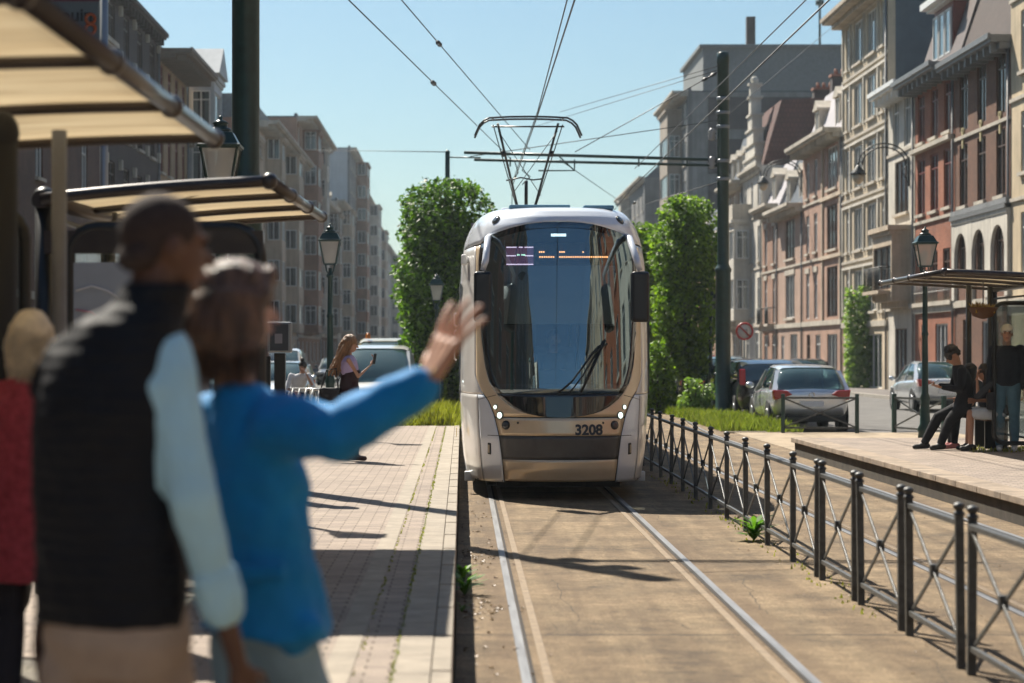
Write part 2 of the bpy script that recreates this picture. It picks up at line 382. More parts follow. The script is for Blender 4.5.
struct('sidewalk', MB().box(15.8, 18.6, -200, 900, -0.6, 0.0), SIDEW)
struct('sidewalk', MB().box(-14.4, -11.7, -200, 900, -0.6, 0.0), SIDEW)
b = MB()
for y0 in [x*1.2-200 for x in range(0, 700)]:
    if -20 < y0 < 300: b.box(15.62, 15.797, y0, y0+1.19, -0.6, 0.012); b.box(-11.697, -11.5, y0, y0+1.19, -0.6, 0.012)
struct('kerb', b, KERB)
# ribbed track slab, laid in long pieces following the bend
bed = MB()
ys = [-60, 0]+[y for y in range(10, 110, 2)]+[120, 400]
rows = [[(-0.035+shiftX(y)*0.9, y, 0.0), (5.75+shiftX(y)*0.4, y, 0.0)] for y in ys]
bed.grid(rows, sm=False); rows2 = [[(-0.035+shiftX(y)*0.9, y, -0.5), (-0.035+shiftX(y)*0.9, y, 0.0)] for y in ys]; bed.grid(rows2, sm=False)
rows2 = [[(5.75+shiftX(y)*0.4, y, 0.0), (5.75+shiftX(y)*0.4, y, -0.5)] for y in ys]; bed.grid(rows2, sm=False)
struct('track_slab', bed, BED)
RAILM = mat('rail_steel', (0.22, 0.22, 0.225), 0.48, 0.5, var=0.25, scale=30, stretch=(1, 0.05, 1))
GROOVE = mat('rail_groove', (0.02, 0.014, 0.010), 0.9)
STRIP = mat('rail_bedding', (0.24, 0.18, 0.12), 0.9, var=0.25, scale=12, bump=0.4)
def ribbon(x0, x1, z0, z1, y0=-30, y1=200):
    b = MB(); yy = [y0, 0]+list(range(10, 100, 2))+[y1]
    rings = [[(x0+shiftX(y), y, z0), (x1+shiftX(y), y, z0), (x1+shiftX(y), y, z1), (x0+shiftX(y), y, z1)] for y in yy]
    b.loft(rings, sm=False); return b
for nm, xl in (('near', 0.325), ('near', 1.765), ('far', 3.52), ('far', 4.95)):
    sgn = 1 if xl in (0.325, 3.52) else -1
    rt = thing('rail', {0.325: 'polished steel rail nearest the paved platform kerb, left rail under the tram', 1.765: 'polished steel rail between the tram and the cross braced fence, right rail under the tram',
                        3.52: 'left rail of the empty second track behind the fence', 4.95: 'right rail of the empty second track beside the wooden toned platform edge'}[xl], 'rail')
    ribbon(xl-0.025, xl+0.025, -0.05, 0.009).build('rail_head', RAILM, rt)
    g0 = xl+sgn*0.030; g1 = xl+sgn*0.048
    ribbon(min(g0, g1), max(g0, g1), -0.05, 0.0045).build('groove', GROOVE, rt)
    g2 = xl+sgn*0.088; g3 = xl+sgn*0.135
    ribbon(min(g2, g3), max(g2, g3), -0.05, 0.0065).build('bedding_strip', STRIP, rt)
# ---- left platform
pl = MB(); pl.box(-3.4, -0.30, -12, 41.5, -0.5, PZ)
struct('platform', pl, PAV)
LINEM = mat('joint_moss', (0.10, 0.11, 0.03), 0.9, var=0.4, scale=20)
b = MB(); b.box(-0.595, -0.475, -12, 41.5, PZ-0.02, PZ+0.004)
struct('platform_line', b, SLABM)
b = MB()
y = -12.0; k = 0
while y < 41.4:
    if not (14.8 < y+0.35 < 15.4 and False): b.box(-0.297, -0.135, y, y+0.592, -0.4, PZ+0.003); b.box(-0.131, -0.045, y+0.1, y+0.692, -0.4, PZ+(0.001 if k % 2 else 0.005))
    y += 0.6; k += 1
struct('platform_kerb', b, SLABM, bevel=0.004)
b = MB(); b.box(-0.30, -0.2955, -12, 41.5, PZ, PZ+0.006); struct('platform_joint', b, LINEM)
# ---- right platform
pr = MB(); pr.box(5.62, 9.6, 3, 36.0, -0.5, PZ-0.01)
struct('platform', pr, PAV)
b = MB(); y = 3.0
while y < 35.9: b.box(5.26, 5.60, y, min(y+0.99, 36.0), 0.205, PZ); y += 1.0
struct('platform_kerb', b, mat('stained_kerb', (0.27, 0.21, 0.155), 0.85, var=0.35, scale=3, bump=0.4), bevel=0.01)
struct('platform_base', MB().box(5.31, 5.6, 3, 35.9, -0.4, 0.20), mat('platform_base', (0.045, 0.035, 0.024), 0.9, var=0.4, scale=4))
struct('dirt_strip', MB().box(5.5, 9.9, 36.05, 45.4, -0.5, 0.015), mat('sandy_dirt', (0.33, 0.26, 0.18), 0.95, var=0.3, scale=2.5, bump=0.6, bscale=30))
# raised strips that carry grass and trees
struct('verge', MB().box(5.4, 6.7, 45.4, 300, -0.5, 0.02), EARTH)
struct('verge', MB().box(-1.7, -0.06, 41.5, 300, -0.5, 0.10), EARTH)
# ---------------------------------------------------------------- buildings
PANE = glassmat('window_glass', (0.75, 0.80, 0.82), 0.8, 0.03, 1.6)
PANEF = glassmat('window_glass_far', (0.7, 0.75, 0.78), 0.7, 0.08, 1.6)
FW = mat('frame_white', (0.72, 0.72, 0.70), 0.5, var=0.05)
FB = mat('frame_brown', (0.10, 0.055, 0.035), 0.5, var=0.2)
FRED = mat('frame_red', (0.20, 0.045, 0.03), 0.5, var=0.15)
CURT = mat('curtain', (0.74, 0.74, 0.72), 0.9, var=0.12, scale=6, stretch=(8, 1, 0.3))
STONE = plaster('pale_stone', (0.58, 0.52, 0.43))
BLUEST = plaster('blue_stone', (0.24, 0.25, 0.26))
ZINC = mat('zinc', (0.20, 0.20, 0.20), 0.5, 0.3, var=0.15)
SLATE = mat('slate', (0.075, 0.085, 0.10), 0.6, var=0.3, scale=3)
SLATEW = mat('slate_wall', (0.07, 0.095, 0.115), 0.6, var=0.12, scale=2)
TILE = brickmat('roof_tiles', (0.15, 0.06, 0.045), (0.12, 0.05, 0.04), (0.06, 0.03, 0.025), bw=0.25, bh=0.3, ms=0.02)
IRON = mat('wrought_iron', (0.015, 0.017, 0.018), 0.5, var=0.1)
WINC = {}
def window(parent, uc, z0, w, h, fr=FW, style='c', curtain=0.5, depth=0.2, pane=PANE, arch=False):
    key = (round(w, 2), round(h, 2), fr.name, style, curtain, pane.name, arch)
    if key in WINC:
        o = inst(WINC[key], parent, (uc, depth, z0)); return o
    b = MB(); t = 0.06
    b.box(-w/2, -w/2+t, -0.03, 0.05, 0, h, 0); b.box(w/2-t, w/2, -0.03, 0.05, 0, h, 0)
    b.box(-w/2+t, w/2-t, -0.03, 0.05, 0, t, 0); b.box(-w/2+t, w/2-t, -0.03, 0.05, h-t, h, 0)
    nm = {'c': 1, 't': 2, 's': 0, 'd': 1}[style]
    for i in range(nm):
        x = -w/2+w*(i+1)/(nm+1); b.box(x-t*0.55, x+t*0.55, -0.035, 0.04, t, h-t, 0)
    if style in ('c', 'd') and h > 1.6: b.box(-w/2+t, w/2-t, -0.04, 0.045, h*0.74, h*0.74+t*0.8, 0)
    if style == 'd': b.box(-w/2+t, w/2-t, -0.02, 0.03, t, h*0.3, 0)
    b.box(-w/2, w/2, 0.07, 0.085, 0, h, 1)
    if curtain > 0:
        cw = w*0.5*curtain
        for sgn in (-1, 1):
            n = 10; rows = []
            for zz in (0.02, h-0.02): rows.append([(sgn*(w/2-0.02)-sgn*cw*k/n, 0.045+0.012*math.sin(k*2.1), zz) for k in range(n+1)])
            b.grid(rows, 2, True)
    o = b.build('window', [fr, DARK, CURT], parent, (uc, depth, z0))
    MB().box(-w/2+t, w/2-t, 0.0, 0.012, t, h-t).build('pane', pane, o)
    if arch:
        a = MB(); n = 10; pts = [(-w/2, h-0.001)]
        for k in range(n+1):
            a_ = PI-PI*k/n; pts.append((w/2*math.cos(a_), h-0.001+w*0.75*math.sin(a_)))
        a.prism(pts, 0.0, 0.06, 'y', 0); a.build('fanlight', CURT, o)
    WINC[key] = o
    return o
def building(side, y0, y1, label, wall, floors, name='town_house', X=None, depth=11.0, sidem=None, base=0.0, roof='flat', cornice=0.55, cmat=STONE, sills=STONE,
             mans_h=2.6, mans_m=None, chim=0, fr=FW, attic=None, group=None, cbrk=True, cat='house', pane=PANE, front_over=None, downpipe=True, ridge=None, dorm=2):
    """floors: list of (height, [window specs]) bottom up; spec = dict(u=centre 0..1, w, h, s=sill height above the floor, style, bal, sill, fr, arch, cur)"""
    Wd = abs(y1-y0); X = X if X is not None else (18.3 if side == 'r' else -14.0)
    root = thing(name, label, cat, (X, y1 if side == 'r' else y0, base), -PI/2 if side == 'r' else PI/2, group)
    H = sum(f[0] for f in floors); T = 0.32
    b = MB(); z = 0
    for fi, (h, wins) in enumerate(floors):
        wins = sorted(wins, key=lambda q: q['u'])
        if not wins: b.box(0, Wd, 0, T, z, z+h); z += h; continue
        cuts = []
        for q in wins: cuts.append((q['u']*Wd-q['w']/2, q['u']*Wd+q['w']/2, q['s'], q['s']+q['h']))
        x = 0
        for (a, c, s0, s1) in cuts:
            b.box(x, a, 0, T, z, z+h)
            if s0 > 0.01: b.box(a, c, 0, T, z, z+s0)
            if s1 < h-0.01: b.box(a, c, 0, T, z+s1, z+h)
            x = c
        b.box(x, Wd, 0, T, z, z+h); z += h
    b.build('wall', wall, root)
    bb = MB(); bb.box(0.003, Wd-0.003, T+0.001, depth, -0.2, H-0.003)
    bb.build('side_wall', sidem or wall, root)
    z = 0
    for fi, (h, wins) in enumerate(floors):
        for q in wins:
            uc = q['u']*Wd
            window(root, uc, z+q['s'], q['w'], q['h'], q.get('fr', fr), q.get('style', 'c'), q.get('cur', 0.75), 0.09, pane, q.get('arch', False))
            if q.get('sill', True) and q['s'] > 0.2:
                key = ('sill', round(q['w'], 2), sills.name)
                if key in WINC: inst(WINC[key], root, (uc, 0, z+q['s']))
                else: WINC[key] = MB().box(-q['w']/2-0.08, q['w']/2+0.08, -0.12, 0.17, -0.12, -0.003).build('sill', sills, root, (uc, 0, z+q['s']))
            if q.get('lint'):
                MB().box(-q['w']/2-0.15, q['w']/2+0.15, -0.06, -0.003, 0, 0.28).build('lintel', sills, root, (uc, 0, z+q['s']+q['h']))
            if q.get('bal'):
                balcony(root, uc, z+q['s']-0.05, q['w']+0.5, 0.75 if q['bal'] is True else q['bal'], sills)
        if side == 'r' and fi > 0 and name == 'town_house' and sills is STONE and Wd < 14 and fi < len(floors)-1:
            MB().box(0.0, Wd, -0.07, -0.003, h-0.10, h+0.02).build('string_course', sills, root, (0, 0, z))
        if q_has(floors, fi) and fi == 0:
            MB().box(-0.02, Wd+0.02, -0.10, -0.003, h-0.25, h).build('string_course', sills, root)
        z += h
    if cornice > 0:
        c = MB(); c.box(-0.05, Wd+0.05, -cornice, -0.003, H-0.12, H+0.12); c.box(-0.02, Wd+0.02, -cornice*0.55, -0.003, H-0.34, H-0.123)
        c.box(-0.06, Wd+0.06, -cornice-0.10, -cornice-0.003, H-0.02, H+0.16)
        if cbrk:
            n = max(3, int(Wd/0.9))
            for k in range(n): u = Wd*(k+0.5)/n; c.box(u-0.07, u+0.07, -cornice*0.85, -0.004, H-0.44, H-0.124)
        c.build('cornice', cmat, root)
    rm = mans_m or SLATE
    if roof == 'flat':
        r = MB(); r.box(0.0, Wd, 0.0, 0.25, H, H+0.35); r.box(0.004, Wd-0.004, 0.25, depth-0.01, H-0.002, H+0.12); r.build('roof', rm, root)
    elif roof in ('mansard', 'gable'):
        r = MB()
        if roof == 'mansard': poly = [(0.05, H), (1.2, H+mans_h), (depth-1.2, H+mans_h*1.1), (depth, H)]
        else: poly = [(0.0, H), (depth/2, H+mans_h), (depth, H)]
        # local y-z outline pushed along u
        r.prism(poly, 0.002, Wd-0.002, 'x'); ro = r.build('roof', rm, root, fix=True)
        if roof == 'mansard' and dorm:
            n = dorm
            for k in range(n):
                u = Wd*(k+0.5)/n; d = MB()
                d.box(-0.7, 0.7, -0.1, 1.3, 0.15, 0.3, 0); d.box(-0.65, -0.5, 0, 1.25, 0.3, 1.9, 0); d.box(0.5, 0.65, 0, 1.25, 0.3, 1.9, 0)
                d.box(-0.75, 0.75, -0.12, 1.3, 1.9, 2.02, 0); d.prism([(-0.75, 2.02), (0.75, 2.02), (0, 2.45)], -0.1, 1.1, 'y', 0)
                do = d.build('dormer', cmat, ro, (u, 0.25, H), fix=True)
                window(root, u, H+0.35, 1.0, 1.5, fr, 'c', 0.6, 0.3, pane)
    for k in range(chim):
        u = Wd*(0.12+0.76*k/max(1, chim-1)) if chim > 1 else Wd*0.85
        c = MB(); hz = H+(mans_h if roof != 'flat' else 0)
        c.box(u-0.45, u+0.45, depth*0.4, depth*0.4+1.4, H, hz+1.5, 0); c.box(u-0.52, u+0.52, depth*0.4-0.07, depth*0.4+1.47, hz+1.5, hz+1.65, 1)
        for j in range(3): c.cyl((u, depth*0.4+0.3+0.4*j, hz+1.65), (u, depth*0.4+0.3+0.4*j, hz+2.0), 0.13, 0.10, 10, 1)
        c.build('chimney', [BRK_DK, TERRA], root)
    if downpipe:
        MB().cyl((Wd-0.12, -0.07, 0), (Wd-0.12, -0.07, H-0.3), 0.05, n=8).build('downpipe', ZINC, root)
    return root, H, Wd
def q_has(floors, i): return bool(floors[i][1])
def balcony(root, uc, z, w, d, m, solid=False):
    b = MB(); b.box(-w/2, w/2, -d, -0.003, -0.14, 0.0, 0); b.box(-w/2+0.1, -w/2+0.22, -d*0.7, -0.003, -0.4, -0.14, 0); b.box(w/2-0.22, w/2-0.1, -d*0.7, -0.003, -0.4, -0.14, 0)
    if solid: b.box(-w/2, w/2, -d, -d+0.1, 0, 0.95, 0); b.box(-w/2, -w/2+0.1, -d+0.1, -0.003, 0, 0.95, 0); b.box(w/2-0.1, w/2, -d+0.1, -0.003, 0, 0.95, 0)
    o = b.build('balcony', m, root, (uc, 0, z))
    if not solid:
        r = MB(); r.tube([(-w/2+0.04, -0.02, 0.95), (-w/2+0.04, -d+0.05, 0.95), (w/2-0.04, -d+0.05, 0.95), (w/2-0.04, -0.02, 0.95)], 0.022, 6)
        n = int(w/0.13)
        for k in range(n+1): x = -w/2+0.04+(w-0.08)*k/n; r.cyl((x, -d+0.05, 0), (x, -d+0.05, 0.95), 0.010, n=5)
        for sx in (-1, 1):
            for k in range(1, int(d/0.15)): r.cyl((sx*(w/2-0.04), -0.15*k, 0), (sx*(w/2-0.04), -0.15*k, 0.95), 0.010, n=5)
        r.build('railing', IRON, o)
    return o
def bay(root, uc, z0, z1, w, d, m, floors, fr=FW, pane=PANE, top=True, wm=STONE):
    """oriel: floors = list of (z, h) window rows"""
    b = MB(); zz = z0
    for (z, h) in floors:
        b.box(-w/2, w/2, -d, -0.003, zz, z, 0)
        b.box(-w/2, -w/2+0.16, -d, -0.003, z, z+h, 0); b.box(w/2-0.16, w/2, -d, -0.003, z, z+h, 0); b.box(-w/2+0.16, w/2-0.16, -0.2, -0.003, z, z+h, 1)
        zz = z+h
    b.box(-w/2, w/2, -d, -0.003, zz, z1, 0)
    if top: b.box(-w/2-0.15, w/2+0.15, -d-0.18, -0.003, z1, z1+0.2, 0); b.box(-w/2-0.06, w/2+0.06, -d-0.08, -0.003, z1-0.16, z1-0.002, 0)
    b.box(-w/2+0.15, w/2-0.15, -d*0.6, -0.003, z0-0.25, z0-0.002, 0)
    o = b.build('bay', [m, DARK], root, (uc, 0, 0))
    for (z, h) in floors:
        window(root, uc, z, w-0.34, h, fr, 't', 0.6, -d+0.10, pane)
        if d > 0.9:
            near = 1 if root.rotation_euler.z < 0 else -1
            q = window(root, uc, z, d*0.72, h, fr, 'c', 0.6, -d*0.5, pane); q.location.x = uc+near*(w/2+0.09); q.rotation_euler.z = near*PI/2
    return o
BRK_DK = brickmat('dark_brick', (0.085, 0.048, 0.038), (0.065, 0.038, 0.032), (0.07, 0.06, 0.055))
BRK_DK2 = brickmat('umber_brick', (0.17, 0.075, 0.045), (0.12, 0.055, 0.035), (0.12, 0.08, 0.06))
BRK_RED = brickmat('red_brick', (0.42, 0.125, 0.055), (0.33, 0.095, 0.04), (0.30, 0.13, 0.075))
BRK_BR = brickmat('brown_brick', (0.20, 0.078, 0.036), (0.145, 0.055, 0.026), (0.13, 0.062, 0.036))
BRK_TAN = brickmat('tan_brick', (0.38, 0.27, 0.18), (0.33, 0.23, 0.16), (0.25, 0.19, 0.15))
BRK_PINK = brickmat('pink_brick', (0.50, 0.285, 0.20), (0.44, 0.25, 0.175), (0.42, 0.28, 0.21))
BRK_ORG = brickmat('orange_brown_brick', (0.42, 0.215, 0.13), (0.35, 0.18, 0.11), (0.32, 0.19, 0.13))
TERRA = mat('terracotta', (0.30, 0.12, 0.07), 0.8)
CREAM = plaster('cream_stucco', (0.66, 0.545, 0.39))
CREAM2 = plaster('yellow_cream_stucco', (0.66, 0.53, 0.35))
WHITEST = plaster('white_stucco', (0.70, 0.65, 0.56))
BEIGE = plaster('beige_stone', (0.60, 0.485, 0.36))
BEIGED = plaster('drab_beige', (0.42, 0.35, 0.28))
GREYC = plaster('grey_concrete', (0.19, 0.185, 0.18))
GREYD = brickmat('grey_purple_brick', (0.085, 0.062, 0.066), (0.07, 0.055, 0.058), (0.09, 0.08, 0.08))
WHITEG = plaster('white_gable_render', (0.50, 0.52, 0.53), 0.12)
LILAC = plaster('lilac_grey_render', (0.40, 0.38, 0.40), 0.1)
GREYBR = plaster('greyish_brown_stone', (0.38, 0.30, 0.23))
def row(n, w, h, s, **k): return [dict(u=(i+0.5)/n, w=w, h=h, s=s, **k) for i in range(n)]
GR = 'terraced houses on the right side of the street'; GL = 'terraced houses on the left side of the street'
YR = lambda x: 18.3*2250/(x-462)
# ---- right side, near to far
fl = [(3.4, row(2, 1.4, 2.4, 0.3, sill=False))]+[(3.3, [dict(u=0.16, w=1.5, h=2.0, s=0.8), dict(u=0.5, w=1.5, h=2.0, s=0.8), dict(u=0.84, w=1.5, h=2.0, s=0.8)]) for _ in range(4)]
building('r', 62, YR(1011), 'cream stucco house cut by the right edge of the photo, nearest on the right side', CREAM2, fl, group=GR, chim=1)
# R2 brown brick with three white pointed arches
fl = [(3.5, [dict(u=0.22, w=1.1, h=2.7, s=0.1, style='d', fr=FB, sill=False), dict(u=0.65, w=2.4, h=2.2, s=0.5, style='t')]), (3.1, row(3, 1.35, 1.9, 0.5, fr=FB, sill=False)),
      (2.9, row(3, 1.3, 2.25, 0.35, fr=FB, cur=0.3)), (2.6, row(3, 1.3, 2.1, 0.2, fr=FB, cur=0.2))]
r2, H2, W2 = building('r', YR(1011), YR(955), 'brown brick house with dark tall windows above three pale pointed arches', BRK_BR, fl, group=GR, roof='mansard', mans_h=3.4, mans_m=BRK_DK, cornice=0.7, cmat=ZINC, dorm=0)
a = MB()
for k in range(4): u = W2*k/3; a.box(max(0, u-0.42), min(W2, u+0.42), -0.13, -0.004, 3.52, 6.3, 0)
a.box(0, W2, -0.16, -0.004, 6.3, 6.62, 0); a.box(0, W2, -0.22, -0.004, 6.45, 6.6, 1)
for k in range(3):
    u = W2*(k+0.5)/3; hw = W2/6-0.42; top = 5.95; n = 8
    for sgn in (-1, 1):
        pts = [(u+sgn*hw, 5.0)]
        for j in range(n+1): t = j/n; pts.append((u+sgn*hw*math.cos(t*PI/2)**0.9 if j < n else u, 5.0+(top-5.0)*math.sin(t*PI/2)))
        pts += [(u, 6.3), (u+sgn*hw, 6.3)]
        a.prism([(p[0], p[1]) for p in pts], -0.125, -0.006, 'y', 0)
a.build('arch_front', [WHITEST, ZINC], r2, fix=True)
a = MB()
for k in range(3): u = W2*(k+0.5)/3; a.box(u-0.09, u+0.09, -0.05, -0.003, 9.05, 9.75); a.box(u-0.2, u+0.2, -0.05, -0.003, 9.65, 9.8)
a.build('brick_emblem', plaster('emblem_yellow', (0.5, 0.42, 0.22)), r2)
MB().box(0, W2, -0.18, -0.004, 6.62, 6.8).build('string_course', BLUEST, r2)
# R3 red brick
fl = [(3.4, [dict(u=0.25, w=1.1, h=2.6, s=0.1, style='d', fr=FRED, sill=False), dict(u=0.68, w=2.2, h=2.2, s=0.5, style='t')]), (3.4, [dict(u=x, w=1.25, h=2.0, s=0.15, fr=FB, arch=True, sill=False, cur=0.8) for x in (0.2, 0.5, 0.8)]),
      (2.9, row(3, 1.45, 2.2, 0.3, fr=FRED)), (2.6, row(3, 1.3, 1.9, 0.25, fr=FRED, cur=0.7))]
r3, H3, W3 = building('r', YR(955), YR(915), 'orange red brick house with arched french windows behind iron railings and a mansard roof', BRK_RED, fl, group=GR, roof='mansard', mans_h=3.6, mans_m=mat('mansard_brown', (0.13, 0.10, 0.09), 0.6), cornice=0.9, cmat=ZINC, dorm=0, chim=1, sidem=BRK_BR)
d = MB(); d.box(-1.9, 1.9, -0.25, 2, 2.7, 2.95, 0); d.box(-2.0, 2.0, -0.5, -0.25, 2.8, 3.05, 0); d.box(-1.7, 1.7, 0.02, 2, 0.2, 2.7, 1)
do = d.build('dormer', [WHITEP, FRED], r3, (W3/2, 0.35, H3))
for k in (-1, 0, 1): window(r3, W3/2+k*1.1, H3+0.75, 0.9, 1.7, FW, 's', 0.6, 0.30)
r = MB(); r.tube([(0.2, -0.12, 4.35), (W3-0.2, -0.12, 4.35)], 0.025, 6); r.tube([(0.2, -0.12, 3.95), (W3-0.2, -0.12, 3.95)], 0.018, 6)
for k in range(48): u = 0.2+(W3-0.4)*k/47; r.cyl((u, -0.12, 3.55), (u, -0.12, 4.35), 0.010, n=5)
r.build('railing', mat('pale_iron', (0.35, 0.33, 0.30), 0.5), r3)
MB().box(0, W3, -0.2, -0.003, 3.4, 3.56).build('string_course', STONE, r3); MB().box(0, W3, -0.26, -0.003, 9.55, 9.72).build('string_course', STONE, r3)
# R4 narrow white with oriel
fl = [(3.6, [dict(u=0.5, w=2.6, h=2.5, s=0.1, style='t', fr=FB, sill=False)]), (3.3, []), (3.1, [dict(u=0.52, w=2.9, h=2.2, s=0.5, style='t', fr=FB, cur=0.5)]), (2.5, [dict(u=0.3, w=1.3, h=2.1, s=0.12), dict(u=0.72, w=1.3, h=2.1, s=0.12)])]
r4, H4, W4 = building('r', YR(915), YR(888), 'narrow white stucco house with an oriel and small balcony above its door', WHITEST, fl, group=GR, cornice=0.8, cmat=WHITEP, mans_m=SLATEW)
bay(r4, W4/2, 3.7, 6.6, 4.2, 0.8, BEIGE, [(4.2, 1.8)], fr=FB)
balcony(r4, W4/2, 4.15, 3.6, 1.3, BEIGE)
# R5 cream apartment house
def w4(s, h=1.95): return [dict(u=0.11, w=0.85, h=h, s=s), dict(u=0.36, w=2.2, h=h, s=s, style='t'), dict(u=0.66, w=2.2, h=h, s=s, style='t'), dict(u=0.9, w=0.85, h=h, s=s)]
fl = [(3.0, [dict(u=0.17, w=2.2, h=2.4, s=0.02, style='d', fr=FB, sill=False), dict(u=0.72, w=3.6, h=2.4, s=0.02, style='t', cur=1.0, sill=False)])]+[(2.88, w4(0.45)) for _ in range(5)]
r5, H5, W5 = building('r', YR(888), YR(843), 'tall cream apartment house with wide white windows and a bare slate side wall', CREAM, fl, group=GR, sidem=SLATEW, cornice=1.0, cmat=plaster('cream_eave', (0.50, 0.42, 0.32)), cbrk=False)
a = MB()
for k in range(1, 6):
    z = 3.0+2.88*(k-1)
    for u in (0.02, 0.2, 0.51, 0.82, 0.975): a.box(u*W5-0.09, u*W5+0.09, -0.09, -0.003, z+0.30, z+2.5)
    a.box(0.02*W5-0.09, 0.975*W5+0.09, -0.10, -0.003, z+2.5, z+2.62)
a.build('window_surround', WHITEST, r5)
# R6 pink plaster + tan brick
fl = [(3.2, [dict(u=0.15, w=1.2, h=2.5, s=0.02, style='d', fr=FB, sill=False), dict(u=0.4, w=1.6, h=2.0, s=0.5), dict(u=0.75, w=3.0, h=2.4, s=0.1, style='t', sill=False)]),
      (3.2, [dict(u=0.13, w=1.1, h=2.4, s=0.15, lint=True), dict(u=0.34, w=1.1, h=2.4, s=0.15, lint=True), dict(u=0.75, w=3.2, h=2.5, s=0.15, style='t', fr=FB)]),
      (3.0, [dict(u=0.13, w=1.1, h=2.0, s=0.4), dict(u=0.34, w=1.1, h=2.0, s=0.4), dict(u=0.75, w=3.2, h=2.2, s=0.3, style='t', fr=FB)]),
      (2.9, [dict(u=0.13, w=1.1, h=1.9, s=0.3), dict(u=0.34, w=1.1, h=1.9, s=0.3), dict(u=0.75, w=3.0, h=2.1, s=0.3, style='t')])]
r6, H6, W6 = building('r', YR(843), YR(803), 'pink brick house with white windows and a pale grey mansard with one pediment dormer', BRK_PINK, fl, group=GR, roof='mansard', mans_h=3.0, mans_m=LILAC, cornice=0.9, cmat=STONE, dorm=2, chim=1, sidem=LILAC)
a = MB()
for u in (0.54, 0.96): a.box(u*W6-0.12, u*W6+0.12, -0.10, -0.003, 3.2, H6-0.35)
for z in (6.25, 9.2): a.box(0.5*W6, W6, -0.14, -0.003, z, z+0.18)
a.build('pilaster', BEIGE, r6)
# R7, R8
fl = [(3.2, [dict(u=0.2, w=1.2, h=2.5, s=0.02, style='d', sill=False), dict(u=0.65, w=2.6, h=2.0, s=0.6, style='t')]), (3.2, [dict(u=0.5, w=3.4, h=2.4, s=0.3, style='t', lint=True)]), (3.1, [dict(u=0.5, w=3.6, h=2.2, s=0.4, style='t', fr=FB)])]
r7, H7, W7 = building('r', YR(803), YR(778), 'brown pink house with wide triple windows under glazed white attic gables', plaster('brown_pink_stucco', (0.48, 0.32, 0.24)), fl, group=GR, roof='mansard', mans_h=3.2, cornice=0.8, dorm=2, chim=1)
fl = [(3.2, row(2, 1.5, 2.4, 0.2, sill=False)), (3.2, row(2, 1.1, 2.6, 0.1, bal=0.5, lint=True)), (3.2, row(2, 1.1, 2.2, 0.4, lint=True)), (0.5, [])]
building('r', YR(778), YR(762), 'orange brown brick house with paired windows and iron balconies', BRK_ORG, fl, group=GR, cornice=0.7, roof='mansard', mans_h=2.8, mans_m=LILAC, dorm=1)
# R9 white stepped gable
fl = [(3.4, row(2, 1.6, 2.6, 0.2, sill=False)), (3.4, row(3, 1.1, 2.4, 0.4)), (3.2, row(3, 1.1, 2.2, 0.4)), (3.0, row(3, 1.0, 1.9, 0.4))]
r9, H9, W9 = building('r', YR(762), YR(743), 'white stone house with a slender stepped gable and oriel balconies', WHITEST, fl, group=GR, cornice=0.3, roof='mansard', mans_h=4.0, mans_m=TILE, dorm=0, chim=2)
g = MB(); z = H9
for k, (hw, dz) in enumerate([(2.9, 0.7), (2.3, 0.7), (1.6, 0.8), (1.0, 0.8), (0.5, 1.0), (0.25, 0.7)]): g.box(W9/2-hw, W9/2+hw, -0.15, 0.5, z, z+dz, 0); g.box(W9/2-hw-0.12, W9/2+hw+0.12, -0.25, 0.6, z+dz, z+dz+0.14, 0); z += dz+0.14
g.sph((W9/2, 0.15, z+0.2), 0.25); g.build('stepped_gable', WHITEST, r9)
bay(r9, W9*0.3, 3.6, 9.8, 2.6, 1.1, WHITEST, [(4.3, 1.9), (7.5, 1.8)]); balcony(r9, W9*0.3, 10.0, 2.8, 1.2, STONE, True)
fl = [(3.4, row(3, 1.5, 2.5, 0.2, sill=False)), (3.3, row(3, 1.3, 2.2, 0.4)), (3.1, row(3, 1.3, 2.1, 0.4)), (2.9, row(3, 1.2, 1.8, 0.5))]
r10, H10, W10 = building('r', YR(743), YR(726), 'brownish stone house with a steep dark mansard beside the stepped gable', GREYBR, fl, group=GR, roof='mansard', mans_h=3.6, mans_m=SLATE, cornice=0.7, dorm=3, chim=1)
bay(r10, W10*0.5, 3.5, 9.6, 3.4, 1.0, STONE, [(4.2, 1.8), (7.3, 1.7)])
fl = [(3.3, row(3, 1.5, 2.4, 0.2, sill=False)), (3.2, row(3, 1.2, 2.1, 0.4)), (3.0, row(3, 1.2, 1.9, 0.4))]
building('r', YR(726), 181, 'lower brick house in front of the big grey block', BRK_ORG, fl, group=GR, roof='mansard', mans_h=3.0, cornice=0.6, dorm=2)
# tall grey block: end wall with bands of brick
fl = [(3.4, row(3, 2.4, 2.2, 0.5, style='t'))]+[(3.2, row(3, 2.6, 1.9, 0.7, style='t')) for _ in range(6)]
GREYP = plaster('pale_concrete', (0.27, 0.265, 0.25))
rb, HB, WB = building('r', 182, 200, 'tall grey apartment block with a huge blank end wall banded in brick and concrete', GREYC, fl, group=None, cornice=1.2, name='apartment_block', sidem=GREYP, cat='building', depth=12.5)
a = MB()
for z0, z1 in ((9.0, 11.8), (12.5, 15.2), (16.0, 18.8), (19.6, 22.2)): a.box(WB-0.002, WB+0.05, 1.6, 12.2, z0, z1)
a.build('brick_band', GREYD, rb)
a = MB(); a.box(WB*0.1, WB-0.02, 1.2, 12.5, HB, HB+3.6); a.box(WB*0.1-0.2, WB+0.2, 0.9, 12.8, HB+3.6, HB+3.85); a.build('penthouse', mat('penthouse_grey', (0.19, 0.20, 0.20), 0.8), rb)
MB().box(WB-1.2, WB-0.5, 4.8, 5.5, HB+3.85, HB+6.2).build('chimney', BRK_DK, rb)
